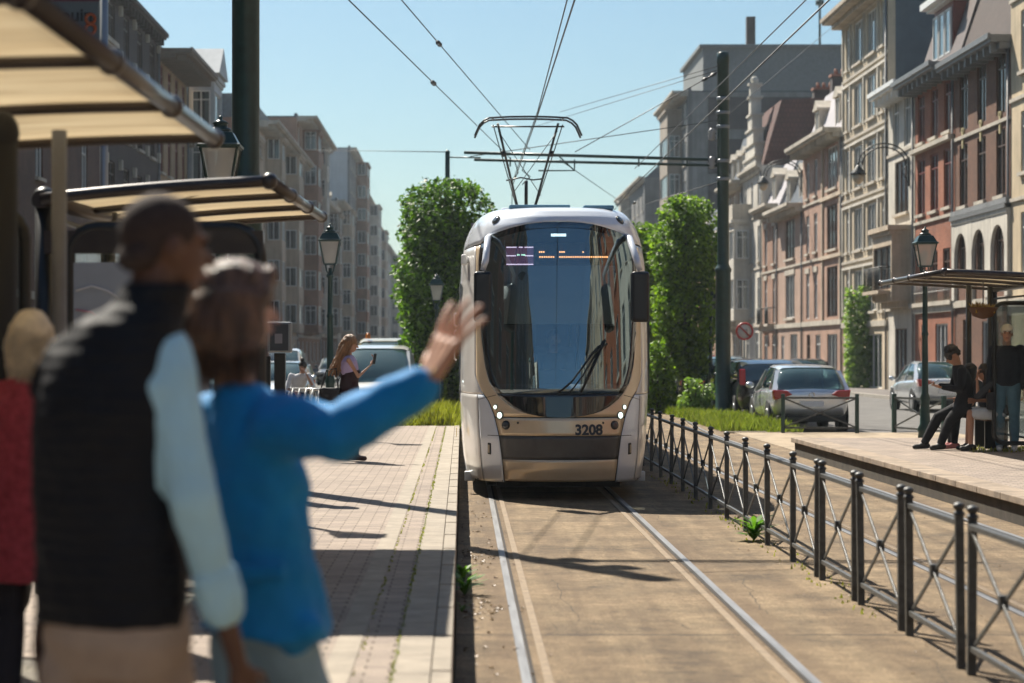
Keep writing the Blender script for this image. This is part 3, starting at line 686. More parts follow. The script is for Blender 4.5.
MB().cyl((WB-1, 10.8, HB+3.85), (WB-1, 10.8, HB+7.5), 0.10, n=8).cyl((WB-1, 10.8, HB+7.2), (WB-1, 10.8, HB+7.6), 0.35, n=8).build('antenna', GREENB, rb)
bay(rb, WB*0.5, 4, HB-1, 7.0, 1.2, BEIGED, [(5.0+3.2*k, 1.8) for k in range(5)], pane=PANEF)
# further right side
far = [(201, 225, 12.5, BEIGED, 'beige house just beyond the tall grey block'), (225, 262, 19.0, GREYC, 'grey gabled house with a steep slate roof far down the right side'), (262, 320, 17, BEIGED, 'drab house with a blue green roof box far down the right side'),
       (320, 390, 20, BRK_ORG, 'brick apartment house near the end of the street on the right'), (390, 520, 18, GREYC, 'last pale grey house visible at the end of the street on the right')]
for (ya, yb, h, m, lab) in far:
    nf = int(h/3.2); n = max(3, int((yb-ya)/5)); fl = [(h/nf, row(min(n, 8), 1.6, 1.8, 0.6)) for _ in range(nf)]
    rr, hh, ww = building('r', ya, yb, lab, m, fl, group=None, roof='gable' if h == 19.0 else 'flat', mans_h=5.5, mans_m=SLATE, pane=PANEF, depth=12)
    bay(rr, ww*0.4, 3.6, hh-1, 3.4, 1.0, WHITEST, [(4.4+3.1*k, 1.6) for k in range(nf-2)], pane=PANEF)
# ---- left side, near to far (in shade)
YL = lambda x: 14.0*2250/(462-x)
fl = [(3.6, row(3, 1.5, 2.4, 0.3, sill=False))]+[(3.3, row(4, 1.3, 2.1, 0.5, fr=FW)) for _ in range(3)]
building('l', 52, YL(104), 'long brown brick house behind the near shelter roof on the left', BRK_DK2, fl, group=GL, cornice=0.5)
fl = [(3.5, row(3, 2.0, 2.5, 0.3, sill=False))]+[(3.15, row(4, 1.5, 2.0, 0.6, fr=FB, cur=0.2)) for _ in range(4)]
l2, HL2, WL2 = building('l', YL(104), YL(158), 'very dark brick house with small white stone blocks on its front', BRK_DK, fl, group=GL, cornice=0.4, cmat=BRK_DK)
a = MB()
for fz in range(1, 5):
    for k in range(5): u = WL2*k/4; u = min(max(u, 0.25), WL2-0.25); zz = 3.5+3.15*(fz-1)
    for k in range(5):
        u = min(max(WL2*k/4, 0.2), WL2-0.2); zz = 3.5+3.15*(fz-1)
        a.box(u-0.2, u+0.2, -0.14, -0.003, zz+0.5, zz+0.95); a.box(u-0.2, u+0.2, -0.14, -0.003, zz+2.4, zz+2.8)
a.build('white_block', STONE, l2)
fl = [(3.5, row(2, 1.8, 2.5, 0.3, sill=False))]+[(3.0, row(4, 1.2, 2.0, 0.5, fr=FRED)) for _ in range(4)]
building('l', YL(158), YL(187), 'tan house with a wide overhanging brown eave left of the thick pole', plaster('tan_stucco', (0.42, 0.30, 0.18)), fl, group=GL, cornice=1.5, cmat=mat('eave_brown', (0.20, 0.15, 0.11), 0.7))
fl = [(3.5, row(1, 2.6, 2.5, 0.3, sill=False))]+[(3.0, row(2, 1.3, 2.1, 0.5)) for _ in range(3)]
l4, HL4, WL4 = building('l', YL(187), YL(199), 'narrow house with a white bay and small pediment left of the thick pole', WHITEST, fl, group=GL, cornice=0.4)
bay(l4, WL4/2, 9.3, 15.6, 3.8, 1.3, WHITEG, [(10.4, 1.9), (13.1, 1.9)])
MB().prism([(-2.2, 15.9), (2.2, 15.9), (0, 17.4)], -1.6, 0.0, 'y').build('pediment', WHITEG, l4, (WL4/2, 0, 0), fix=True)
fl = [(3.5, row(3, 1.8, 2.5, 0.3, sill=False))]+[(3.1, row(4, 1.4, 2.0, 0.5)) for _ in range(3)]
building('l', YL(199), YL(232), 'red brown brick house with tall chimney seen left of the thick pole', BRK_BR, fl, group=GL, cornice=0.5, roof='gable', mans_h=3.4, mans_m=TILE, chim=2)
fl = [(3.5, row(3, 1.8, 2.5, 0.3, sill=False))]+[(3.1, row(4, 1.4, 2.0, 0.5, bal=None)) for _ in range(4)]
building('l', YL(232), YL(257), 'brown house largely hidden behind the thick pole', BRK_ORG, fl, group=GL, cornice=0.5)
def lfar(x0, x1, H, m, lab, bays, sidem=None, roof='flat', bal=True, n=None, rm=None, mh=3, extra=None, cor=0.7, nf=None, group=GL):
    ya, yb = YL(x0), YL(x1); nf = nf or max(3, round(H/3.1)); h = H/nf; n = n or max(3, min(7, int((yb-ya)/4.5)))
    fl = [(h, row(n, 1.9, h-1.3, 0.7, style='c' if k % 2 else 't')) for k in range(nf)]
    rt, hh, ww = building('l', ya, yb, lab, m, fl, group=group, cornice=cor, sidem=sidem, roof=roof, mans_m=rm, mans_h=mh, depth=12, pane=PANEF, dorm=2)
    for (u, bw, d, bm) in bays:
        bay(rt, u*ww, h+0.2, hh-0.6, bw, d, bm, [(h*(k+1)+0.9, h-1.4) for k in range(nf-1)], pane=PANEF)
    if bal:
        for k in range(1, nf): balcony(rt, ww*0.5, h*k+0.5, 3.2, 1.2, m, k % 2 == 0)
    return rt, hh, ww
l6, h6, w6 = lfar(257, 297, 17.3, BEIGE, 'beige stone corner house with bay windows just right of the thick pole', [(0.22, 3.4, 1.2, BEIGE), (0.62, 5.0, 1.4, BEIGE)], cor=1.4, bal=False)
MB().box(w6*0.1, w6*0.6, 1, 9, h6+0.12, h6+2.4).build('penthouse', SLATE, l6)
l7, h7, w7 = lfar(297, 320, 21.5, BRK_ORG, 'taller brick and glass house with stacked balconies right of the beige one', [(0.3, 5, 1.4, BRK_ORG), (0.8, 4, 1.2, WHITEST)], cor=1.6)
lfar(320, 337, 16.5, BRK_BR, 'low dark brown house with roof chimneys in front of the tall white gable', [(0.5, 5, 1.3, GREYBR)], cor=0.8, roof='mansard', rm=SLATE)
lfar(337, 350, 18.5, WHITEST, 'beige fronted house below the tall white gable', [(0.4, 6, 1.3, BEIGE)], cor=0.8)
l9, h9, w9 = lfar(350, 364, 27, GREYC, 'tall house whose blank white stepped end wall rises over its neighbours', [(0.5, 8, 1.5, BRK_ORG)], sidem=WHITEG)
a = MB(); a.box(0.1, 8, 3.5, 9, h9+0.1, h9+1.2); a.box(0.1, 6, 5, 6.2, h9+1.2, h9+3.0); a.build('chimney', SLATE, l9)
lfar(364, 375, 24, WHITEST, 'pale apartment house right behind the white gabled one', [(0.5, 10, 1.6, WHITEST)])
lfar(375, 385, 22, WHITEG, 'grey apartment house far down the left side', [(0.3, 10, 1.5, BEIGE)])
lfar(385, 398, 21, WHITEST, 'last visible beige block at the end of the left side', [(0.5, 14, 1.6, WHITEST)], n=7)
lfar(398, 408, 19, GREYC, 'hazy block closing the left side of the street', [], n=7, bal=False)
# low wide houses closing the street and standing behind the camera (seen mirrored in the windscreen)
BG = 'houses behind the camera, seen mirrored in the tram windscreen'
mats = [CREAM, BRK_BR, WHITEST, BRK_RED, BEIGE, BRK_TAN, BRK_PINK, GREYC]
lab = ['cream house', 'brown brick house', 'white house', 'red brick house', 'beige house', 'tan brick house', 'pink brick house', 'grey house']
y = 40.0; k = 0
YY = [(62, 47), (47, 36), (36, 24), (24, 12), (12, 1), (1, -12), (-12, -24), (-24, -37), (-37, -52), (-52, -66), (-66, -84), (-84, -104), (-104, -130)]
for k, (yb, ya) in enumerate(YY):
    h = [15, 13, 16.5, 14, 17][k % 5]; nf = int(h/3.2); 
    fl = [(h/nf, row(3, 1.5, 2.0, 0.6)) for _ in range(nf)]
    building('r', ya, yb-0.02, lab[k % 8]+' out of frame at the right, seen only mirrored in the tram windscreen', mats[k % 8], fl, group=BG, chim=k % 2, name='terraced_house', roof='mansard' if k % 3 == 0 else 'flat')
    if yb <= 52:
        h = [16, 15, 13.5, 17][k % 4]; nf = int(h/3.2); fl = [(h/nf, row(3, 1.5, 2.0, 0.6)) for _ in range(nf)]
        building('l', ya, yb-0.02, lab[(k+3) % 8]+' out of frame at the left, seen only mirrored in the tram windscreen', mats[(k+3) % 8], fl, group=BG, chim=k % 2, name='terraced_house')
# ---------------------------------------------------------------- tram
TC = 1.09; TY = 24.8
SILV = mat('tram_silver', (0.82, 0.87, 0.95), 0.25, 0.12, var=0.06, scale=2, coat=0.6)
GOLD = mat('tram_champagne', (0.84, 0.67, 0.46), 0.24, 0.25, var=0.08, scale=2, coat=0.5)
PEARL = mat('tram_pearl', (0.82, 0.80, 0.77), 0.28, 0.12, var=0.06, scale=2, coat=0.6)
TGREY = mat('tram_dark_grey', (0.09, 0.088, 0.088), 0.38, 0.1, var=0.15, scale=5)
BLKG = mat('tram_black_gloss', (0.008, 0.009, 0.010), 0.04, var=0.0, coat=1.0)
SCREEN = glassmat('windscreen', (0.78, 0.86, 0.88), 0.85, 0.0, 2.8, (0.01, 0.012, 0.014), (0.80, 0.96, 1.0))
SIDEG = glassmat('tram_side_glass', (0.25, 0.28, 0.3), 0.5, 0.01, 1.8)
def hw_t(z): return interp([(0.2, 1.04), (0.5, 1.08), (1.0, 1.11), (1.3, 1.12), (2.2, 1.12), (2.7, 1.10), (2.95, 1.06), (3.08, 1.015), (3.18, 0.96), (3.25, 0.90), (3.30, 0.82)], z)
def rake(z): return interp([(0.2, 0.10), (0.34, 0.03), (0.7, 0.0), (1.19, 0.04), (1.6, 0.10), (2.1, 0.19), (2.6, 0.29), (2.95, 0.37), (3.08, 0.40), (3.17, 0.46), (3.24, 0.55), (3.28, 0.70), (3.30, 0.95)], z)
NOSE = 1.5
def Yf(x, z):  # x from the tram centre line
    a = abs(x)*1.12/hw_t(z); c = min(a, 0.92)
    o = NOSE*(1-math.sqrt(1-(c/1.15)**2.6))
    if a > 0.92: o += 1.79*(a-0.92)+26*(a-0.92)**2
    return TY+rake(z)+o
def P(x, z, off=0.0): return (TC+x, Yf(x, z)-off, z)
tram = thing('tram', 'silver and champagne low floor tram numbered 3208 standing on the track', 'tram', (TC, TY+14, 0))
def tb(mb, name, m, par=None, **k):   # build in world coordinates below the tram's root
    par = par or tram; o = mb.build(name, m, **k); o.parent = par
    o.matrix_parent_inverse = Matrix.Translation(-Vector(TPOS)) if par is tram else Matrix.Identity(4)
    if par is not tram: pass
    return o
TPOS = (TC, TY+14, 0)
def patch(name, m, rows, n=24, off=0.0, par=None, thick=0.006):
    """rows of (z, x0, x1) on the nose surface"""
    b = MB(); b.grid([[P(lerp(x0, x1, i/n), z, off) for i in range(n+1)] for (z, x0, x1) in rows])
    o = tb(b, name, m, par)
    if thick:
        s = o.modifiers.new('Solid', 'SOLIDIFY'); s.thickness = thick; s.offset = 0
    return o
def zs(a, b, n): return [lerp(a, b, i/n) for i in range(n+1)]
GT = [(0.92, 0.0), (0.925, 0.12), (0.94, 0.24), (0.965, 0.36), (1.0, 0.46), (1.05, 0.55), (1.12, 0.64), (1.19, 0.705), (1.3, 0.775), (1.5, 0.83), (1.8, 0.865), (2.1, 0.885), (2.4, 0.895), (2.7, 0.895), (2.88, 0.875), (2.94, 0.835), (2.99, 0.73), (3.04, 0.57), (3.08, 0.39), (3.10, 0.23), (3.11, 0.0)]
gx = lambda z: interp(GT, z)
ST = [(0.2, 0.615), (0.45, 0.64), (0.72, 0.675), (0.95, 0.73), (1.1, 0.79), (1.2, 0.86)]
sx_ = lambda z: interp(ST, z)
E = 0.985
def tmax(z): return hw_t(z)*E
# windscreen and the black panel below
patch('windscreen', SCREEN, [(z, -gx(z), gx(z)) for z in [1.19, 1.25]+zs(1.3, 2.84, 14)+[2.88, 2.91, 2.94, 2.965, 2.99, 3.015, 3.04, 3.06, 3.08, 3.09, 3.10, 3.109]], 30, 0.0, thick=0.006)
patch('black_panel', BLKG, [(z, -gx(z), gx(z)) for z in [0.921, 0.925, 0.93, 0.94, 0.95, 0.965, 0.98, 1.0, 1.025, 1.05, 1.085, 1.12, 1.15, 1.18]], 24)
# black edge round the glass
for sg in (-1, 1):
    patch('glass_border', BLKG, [(z, sg*(gx(z)-0.055), sg*(gx(z)+0.002)) for z in zs(1.19, 2.88, 18)], 3, 0.004, thick=0.004)
tp = MB(); rr = []
for i in range(31):
    x = -0.87+1.74*i/30; zt = interp([(q[1], q[0]) for q in reversed(GT[14:])], abs(x)); rr.append((x, zt))
tp.grid([[P(x, z-0.07, 0.004) for x, z in rr], [P(x, z+0.0, 0.004) for x, z in rr]]); tb(tp, 'glass_border', BLKG)
# champagne frame beside the glass, band with the number
for sg in (-1, 1):
    patch('frame_panel', GOLD, [(z, sg*(gx(z)+0.003), sg*lerp(sx_(z), 0.93, smooth((z-1.15)/0.25)) if z > 1.15 else sg*sx_(z)) for z in zs(0.93, 2.86, 40)], 8)
    patch('corner_panel', SILV, [(z, sg*(sx_(z)+0.006), sg*0.91*hw_t(z)/1.12) for z in zs(0.2, 1.17, 24)], 12)
    patch('cheek_panel', PEARL, [(z, sg*(0.91*hw_t(z)/1.12+0.004), sg*tmax(z)) for z in zs(0.2, 1.17, 24)], 12)
    patch('pillar_panel', PEARL, [(z, sg*(lerp(sx_(z), 0.93, smooth((z-1.15)/0.25))+0.004), sg*tmax(z)) for z in [1.176, 1.2, 1.23, 1.26, 1.3, 1.34, 1.38, 1.42]+zs(1.5, 2.86, 18)], 12)
patch('number_panel', GOLD, [(z, -sx_(z)+0.0, sx_(z)-0.0) for z in zs(0.722, 0.918, 6)], 20)
patch('bumper_band', TGREY, [(z, -sx_(z)+0.005, sx_(z)-0.005) for z in zs(0.462, 0.716, 8)], 20)
patch('lower_panel', GOLD, [(z, -sx_(z)+0.005, sx_(z)-0.005) for z in zs(0.215, 0.456, 8)], 20)
# roof fairing over the glass
b = MB(); n = 48; rows = []
def zg(x): return interp([(q[1], q[0]) for q in reversed(GT[14:])], abs(x)) if abs(x) < 0.875 else lerp(2.88, 2.865, min(1, (abs(x)-0.875)/0.2))
for k in range(15):
    f = k/14; rw = []
    for i in range(n+1):
        s_ = -1+2*i/n; z0 = zg(s_*hw_t(2.9)*E)+0.004; z = lerp(z0, 3.298, f**0.8); rw.append(P(s_*tmax(z), z))
    rows.append(rw)
b.grid(rows); fo = tb(b, 'roof_fairing', SILV); s = fo.modifiers.new('S', 'SOLIDIFY'); s.thickness = 0.008; s.offset = 0
# sides and roof, swept back along the track
YE = TY+31
def sec(y, inset=0.0, z0=0.2):
    d = shiftX(y); pr = []
    zz = [z0, 0.5, 0.8, 1.2, 1.6, 2.0, 2.5, 2.82, 2.9, 3.1, 3.22, 3.298]
    for z in zz: pr.append((TC+d-hw_t(z)*1+inset, y, z))
    for z in reversed(zz): pr.append((TC+d+hw_t(z)*1-inset, y, z))
    return pr
def side_rows(sg, z0, z1, y0f, y1, off=0.0, nz=6, ny=24):
    rows = []
    for z in zs(z0, z1, nz):
        ya = (Yf(tmax(z), z)) if y0f is None else y0f; rw = []
        for k in range(ny+1):
            y = lerp(ya, y1, k/ny)
            if y0f is None:
                t = E+(1-E)*smooth(min(1, (y-ya)/0.45)); hw = hw_t(z)*t
            else: hw = hw_t(z)
            rw.append((TC+shiftX(y)+sg*(hw+off), y, z))
        rows.append(rw)
    return rows
segs = [(None, TY+7.2), (TY+7.75, TY+13.5), (TY+14.05, TY+18.5), (TY+19.05, TY+24), (TY+24.55, YE)]
for si, (a0, a1) in enumerate(segs):
    b = MB()
    for sg in (-1, 1):
        b.grid(side_rows(sg, 0.2, 0.95, a0, a1), 0); b.grid(side_rows(sg, 0.95, 1.05, a0, a1, nz=1), 1); b.grid(side_rows(sg, 1.05, 2.62, a0, a1, -0.0, nz=8), 0)
        b.grid(side_rows(sg, 2.62, 3.298, a0, a1, nz=8), 0)
    # roof deck
    ya = a0 if a0 is not None else TY+1.15+NOSE*0.5
    rw = [[(TC+shiftX(y)+s_*hw_t(3.298)*E, y, 3.298+0.03*(1-s_*s_)) for s_ in (-1, -0.5, 0, 0.5, 1)] for y in [lerp(ya, a1, k/12) for k in range(13)]]
    b.grid(rw, 0)
    if a0 is not None:
        b.add(sec(a0), [tuple(range(24))], 2)
    b.add(sec(a1), [tuple(range(24))], 2)
    bo = tb(b, 'car_body', [SILV, GOLD, DARK])
    # glazing band
    for sg in (-1, 1):
        g = MB(); y0 = a0+0.25 if a0 is not None else TY+1.75; y1 = a1-0.2; nn = max(2, int((y1-y0)/1.5))
        for k in range(nn):
            p0 = lerp(y0, y1, k/nn)+0.05; p1 = lerp(y0, y1, (k+1)/nn)-0.05
            zlo = 0.45 if k % 3 == 1 else 1.15
            g.grid(side_rows(sg, zlo, 2.5, p0, p1, 0.008, 5, 3))
        tb(g, 'side_window', SIDEG)
for k in range(4):
    ya = segs[k][1]; yb = segs[k+1][0]; b = MB(); rings = []
    for j in range(9): rings.append(sec(lerp(ya, yb, j/8), 0.06 if j % 2 else 0.12))
    b.loft(rings, sm=False, caps=False); tb(b, 'bellows', RUBBER)
# roof equipment, bogies, skirts underneath
b = MB(); 
for (y0, y1, hw, h) in ((TY+2.2, TY+4.6, 0.62, 0.05), (TY+5, TY+7, 0.75, 0.10), (TY+8.5, TY+11, 0.8, 0.10), (TY+15, TY+17.5, 0.8, 0.12), (TY+20, TY+23, 0.8, 0.12), (TY+25.5, TY+29, 0.8, 0.12)):
    b.box(TC+shiftX(y0)-hw, TC+shiftX(y0)+hw, y0, y1, 3.33, 3.33+h)
tb(b, 'roof_equipment', SILV, bevel=0.04)
b = MB(); b.box(TC-0.55, TC+0.15, TY+0.95, TY+1.9, 3.28, 3.335); b.box(TC+0.3, TC+0.65, TY+0.95, TY+1.6, 3.28, 3.33)
tb(b, 'roof_hatch', [mat('hatch_blue', (0.10, 0.22, 0.32), 0.3)], bevel=0.015)
b = MB(); b.box(TC-0.95, TC+0.95, TY+2.4, TY+12, 0.12, 0.42); b.box(TC-0.7, TC+0.7, TY+0.7, TY+2.39, 0.12, 0.42); b.box(TC-0.95, TC+0.95, TY+14, YE-1, 0.12, 0.42)
tb(b, 'underframe', DARK)
for y in (TY+3.0, TY+4.8, TY+15.3, TY+17.2, TY+26, TY+28):
    b = MB()
    for sg in (-1, 1): b.cyl((TC+shiftX(y)+sg*0.66, y, 0.29), (TC+shiftX(y)+sg*0.79, y, 0.29), 0.29, n=24)
    b.cyl((TC+shiftX(y)-0.66, y, 0.29), (TC+shiftX(y)+0.66, y, 0.29), 0.07, n=10)
    tb(b, 'wheelset', STEEL)
# seams: thin dark tubes on the surface
def seam(pts, r=0.006, name='panel_seam'):
    b = MB(); b.tube([P(x, z, -0.001) for x, z in pts], r, 6); return tb(b, name, BLACK)
seam([(x, 0.719) for x in [-0.8+0.05*i for i in range(33)]], 0.006)
seam([(-0.635+1.27*i/20, 0.459) for i in range(21)], 0.005)
for sg in (-1, 1):
    seam([(sg*sx_(z), z) for z in zs(0.2, 1.2, 20)], 0.007); seam([(sg*x, lerp(1.175, 1.12, (x-0.69)/0.2)) for x in zs(0.71, 0.91, 8)], 0.005)
    seam([(sg*0.912*hw_t(z)/1.12, z) for z in zs(0.22, 1.15, 14)], 0.005)
seam([(-0.69+1.38*i/24, 1.186) for i in range(25)], 0.006)
b = MB()
for sg in (-1, 1):
    b.tube([P(sg*(sx_(0.34)+0.0), 0.0+0.212, -0.002), P(sg*0.9, 0.212, -0.002), P(sg*1.02, 0.212, -0.002)], 0.010, 6)
tb(b, 'lower_trim', RUBBER)
# lamps
LEDW = mat('lamp_lit', (0.9, 0.95, 0.9), 0.2, var=0, emit=(0.80, 1.0, 0.88), estr=0.9)
LAMPD = mat('lamp_dark', (0.05, 0.06, 0.07), 0.1, var=0, coat=1)
CHROME = mat('chrome', (0.8, 0.8, 0.8), 0.12, 1.0, var=0)
def nrm(x, z):
    e = 0.01; a = Vector(P(x+e, z))-Vector(P(x-e, z)); c = Vector(P(x, z+e))-Vector(P(x, z-e)); n_ = a.cross(c).normalized()
    return n_ if n_.y < 0 else -n_
def lamp(x, z, r, lit, name, ring=TGREY):
    n_ = nrm(x, z); p = Vector(P(x, z)); b = MB()
    b.tube([p-n_*0.01, p+n_*0.012], [r*1.25, r*1.2], 20); o = tb(b, name, ring)
    b = MB(); b.tube([p+n_*0.0125, p+n_*0.018, p+n_*0.022], [r*0.95, r*0.85, r*0.5], 20); q = b.build('lens', LEDW if lit else LAMPD); q.parent = o
    return o
for sg in (-1, 1):
    lamp(sg*0.712, 1.035, 0.025, True, 'headlight'); lamp(sg*0.665, 0.945, 0.037, True, 'headlight'); lamp(sg*0.600, 0.838, 0.042, False, 'indicator_light', BLACK)
    lamp(sg*0.70, 3.145, 0.048, False, 'roof_light', BLACK)
    n_ = nrm(sg*0.78, 0.57); b = MB(); p = Vector(P(sg*0.78, 0.57)); b.obox(p, Vector((1,0,0)).cross(n_).cross(n_).normalized(), n_, n_.cross(Vector((1,0,0))).normalized(), 0.026, 0.014, 0.065)
    o = tb(b, 'side_reflector', BLACK, bevel=0.008)
    b = MB(); b.obox(p+n_*0.014, Vector((1,0,0)).cross(n_).cross(n_).normalized(), n_, n_.cross(Vector((1,0,0))).normalized(), 0.015, 0.004, 0.045); q = b.build('lens', mat('amber_dull', (0.45, 0.38, 0.28), 0.2)); q.parent = o
    b = MB(); p = Vector(P(sg*0.47, 0.865, 0)); b.cyl(p, p+Vector((0, -0.006, 0)), 0.014, n=12); tb(b, 'sensor_cap', BLACK)
# number 3208
def text_mesh(txt, size, bold=0.0, ext=0.003, sp=1.0):
    cu = bpy.data.curves.new('lettering', 'FONT'); cu.body = txt; cu.size = size; cu.align_x = 'CENTER'; cu.extrude = ext; cu.offset = bold; cu.space_character = sp
    o = bpy.data.objects.new('lettering', cu); COL.objects.link(o); bpy.context.view_layer.update()
    me = bpy.data.meshes.new_from_object(o); bpy.data.objects.remove(o); bpy.data.curves.remove(cu); return me
me = text_mesh('3208', 0.155, 0.006)
for v in me.vertices:
    x, y, z = v.co; v.co = Vector(P(0.31+x, 0.738+y, 0.009+z))
me.materials.append(mat('number_ink', (0.012, 0.025, 0.05), 0.4, var=0))
o = bpy.data.objects.new('fleet_number', me); COL.objects.link(o); o.parent = tram; o.matrix_parent_inverse = Matrix.Translation(-Vector(TPOS))
# mirrors with arms
for sg in (-1, 1):
    mx_ = 0.86 if sg < 0 else 0.88; a = Vector(P(sg*0.78, 2.96)); e = Vector((TC+sg*mx_, TY+0.12, 2.55)); b = MB()
    b.tube([a, a+Vector((sg*0.02, -0.14, -0.03)), Vector((TC+sg*(mx_-0.03), TY+0.12, 2.66)), e], [0.035, 0.04, 0.04, 0.03], 10)
    o = tb(b, 'mirror_arm', SILV)
    b = MB(); b.box(TC+sg*mx_-0.10, TC+sg*mx_+0.10, TY+0.02, TY+0.22, 1.98, 2.54); m_ = tb(b, 'mirror_housing', mat('mirror_black', (0.015, 0.018, 0.024), 0.35, var=0.1), bevel=0.035)
    b = MB(); b.box(TC+sg*mx_-0.08, TC+sg*mx_+0.08, TY+0.221, TY+0.226, 2.02, 2.5); q = b.build('mirror_glass', CHROME); q.parent = m_
b = MB(); b.cyl((TC-1.0, TY+1.35, 2.72), (TC-1.08, TY+1.35, 2.72), 0.04); b.box(TC-1.10, TC-1.03, TY+1.28, TY+1.42, 2.66, 2.78); tb(b, 'side_camera', WHITEP, bevel=0.02)
b = MB()
for zz in (1.55, 1.75, 1.95): b.tube([(TC-1.155, TY+1.72, zz), (TC-1.18, TY+1.72, zz+0.02), (TC-1.18, TY+1.72, zz+0.14), (TC-1.155, TY+1.72, zz+0.16)], 0.012, 6)
tb(b, 'side_handle', STEEL)
b = MB(); b.box(TC-1.156, TC-1.150, TY+1.55, TY+1.68, 0.66, 0.76); tb(b, 'yellow_sticker', mat('sticker_yellow', (0.7, 0.45, 0.05), 0.5))
b = MB(); b.box(TC-1.06, TC-0.94, TY+1.35, TY+1.5, 0.15, 0.26); b.box(TC+0.94, TC+1.04, TY+1.35, TY+1.5, 0.15, 0.26); tb(b, 'sanding_box', WHITEP, bevel=0.01)
# wipers
def wp(x, z, o=0.02): return Vector(P(x, z, o))
b = MB(); b.tube([wp(-0.02+0.20*0, 1.20), wp(0.12, 1.32), wp(0.36, 1.63), wp(0.44, 1.72)], 0.012, 6); b.tube([wp(0.10, 1.20), wp(0.24, 1.38), wp(0.42, 1.66), wp(0.52, 1.74)], 0.009, 6)
b.tube([wp(0.22, 1.20, 0.03), wp(0.37, 1.5, 0.03), wp(0.50, 1.78, 0.03)], 0.014, 6); b.tube([wp(0.36, 1.63, 0.03), wp(0.52, 1.74, 0.03)], 0.012, 6)
tb(b, 'wiper', BLACK)
# cab interior
INT = mat('cab_grey', (0.10, 0.10, 0.105), 0.6, var=0.15)
b = MB(); b.box(TC-1.0, TC+1.0, TY+1.3, YE-1, 0.43, 0.50); tb(b, 'floor', INT)
b = MB(); rr = []
for k in range(21):
    x = -0.80+1.6*k/20; y = Yf(x, 1.2)+0.06; rr.append((x, y))
b.grid([[(TC+x, y, 0.7) for x, y in rr], [(TC+x, y, 1.20+0.03) for x, y in rr], [(TC+x, y+0.18, 1.29) for x, y in rr], [(TC+x, y+0.55, 1.22) for x, y in rr], [(TC+x, y+0.6, 0.6) for x, y in rr]])
b.box(TC-0.25, TC+0.30, TY+0.55, TY+0.62, 1.27, 1.44); b.box(TC+0.42, TC+0.62, TY+0.60, TY+0.66, 1.27, 1.50)
tb(b, 'dashboard', INT)
b = MB(); b.box(TC-0.98, TC-0.2, TY+2.25, TY+2.30, 0.5, 2.9); b.box(TC+0.65, TC+0.98, TY+2.25, TY+2.30, 0.5, 2.9); b.box(TC-0.2, TC+0.65, TY+2.25, TY+2.3, 0.5, 1.35); b.box(TC-0.98, TC+0.98, TY+2.25, TY+2.3, 2.9, 3.2)
tb(b, 'cab_bulkhead', INT)
b = MB(); b.box(TC-0.28, TC+0.28, TY+1.45, TY+1.95, 0.98, 1.08); b.box(TC-0.26, TC+0.26, TY+1.85, TY+1.97, 1.08, 1.72); b.box(TC-0.10, TC+0.10, TY+1.6, TY+1.8, 0.5, 0.98)
tb(b, 'driver_seat', mat('seat_blue', (0.03, 0.045, 0.08), 0.8), bevel=0.04)
for k in range(6):
    y = TY+3.5+k*1.1; b = MB()
    for sg in (-1, 1): b.box(TC+sg*0.72-0.22, TC+sg*0.72+0.22, y, y+0.42, 0.92, 0.99); b.box(TC+sg*0.72-0.22, TC+sg*0.72+0.22, y+0.38, y+0.46, 0.99, 1.6)
    b.cyl((TC+0.42*(1 if k % 2 else -1), y, 0.5), (TC+0.42*(1 if k % 2 else -1), y, 3.1), 0.018, n=8, mi=1)
    tb(b, 'passenger_seat', [mat('seat_brown', (0.13, 0.07, 0.04), 0.7), mat('pole_yellow', (0.5, 0.4, 0.2), 0.4)], bevel=0.02)
# half lowered sun blind, display boxes
BL = glassmat('blind_fabric', (0.62, 0.68, 0.72), 0.15, 0.5, 1.05, (0.88, 0.90, 0.92))
b = MB(); rr = [(-0.62+1.24*k/16) for k in range(17)]
b.grid([[(TC+x, Yf(x, 2.0)+0.12, 1.96) for x in rr], [(TC+x, Yf(x, 2.6)+0.10, 2.62) for x in rr]])
bo = tb(b, 'sun_blind', BL); s = bo.modifiers.new('S', 'SOLIDIFY'); s.thickness = 0.004
b = MB(); b.tube([(TC+x, Yf(x, 2.0)+0.12, 1.955) for x in rr], 0.008, 6); tb(b, 'blind_rail', TGREY)
DB = MB(); yd = TY+0.60
DB.box(TC-0.64, TC+0.66, yd, yd+0.16, 2.605, 2.88); dbx = tb(DB, 'display_box', BLACK)
LP = mat('display_pink', (0.10, 0.05, 0.10), 0.5, var=0, emit=(0.35, 0.15, 0.33), estr=0.25)
LW = mat('display_white', (0.8, 0.7, 0.8), 0.5, var=0, emit=(1.0, 0.75, 0.95), estr=1.2)
LG = mat('display_green', (0.4, 0.8, 0.5), 0.5, var=0, emit=(0.6, 1.0, 0.75), estr=1.6)
LO = mat('display_orange', (0.8, 0.3, 0.1), 0.5, var=0, emit=(1.0, 0.42, 0.16), estr=2.6)
def U(px): return (px-462)*yd/F
def V(py): return CZ+(351-py)*yd/F
b = MB(); b.box(U(506), U(533.5), yd-0.012, yd-0.002, V(265.5), V(246.5), 0)
for py in (247.3, 255.8, 264.4):
    for (a, c) in (((506.3, 516.5), (519, 522.5), (524.5, 533.3)) if py < 250 else (((506.3, 516), (525, 533.3)) if py < 260 else ((506.3, 533.3),))):
        b.box(U(a), U(c), yd-0.018, yd-0.0125, V(py+0.5), V(py-0.5), 1)
for a in (517, 518.4, 521.3, 522.7, 524): b.box(U(a), U(a+1.1), yd-0.022, yd-0.0185, V(255.7), V(254.2), 2)
q = b.build('line_display', [LP, LW, LG]); q.parent = dbx; q.matrix_parent_inverse = Matrix.Identity(4)
b = MB()
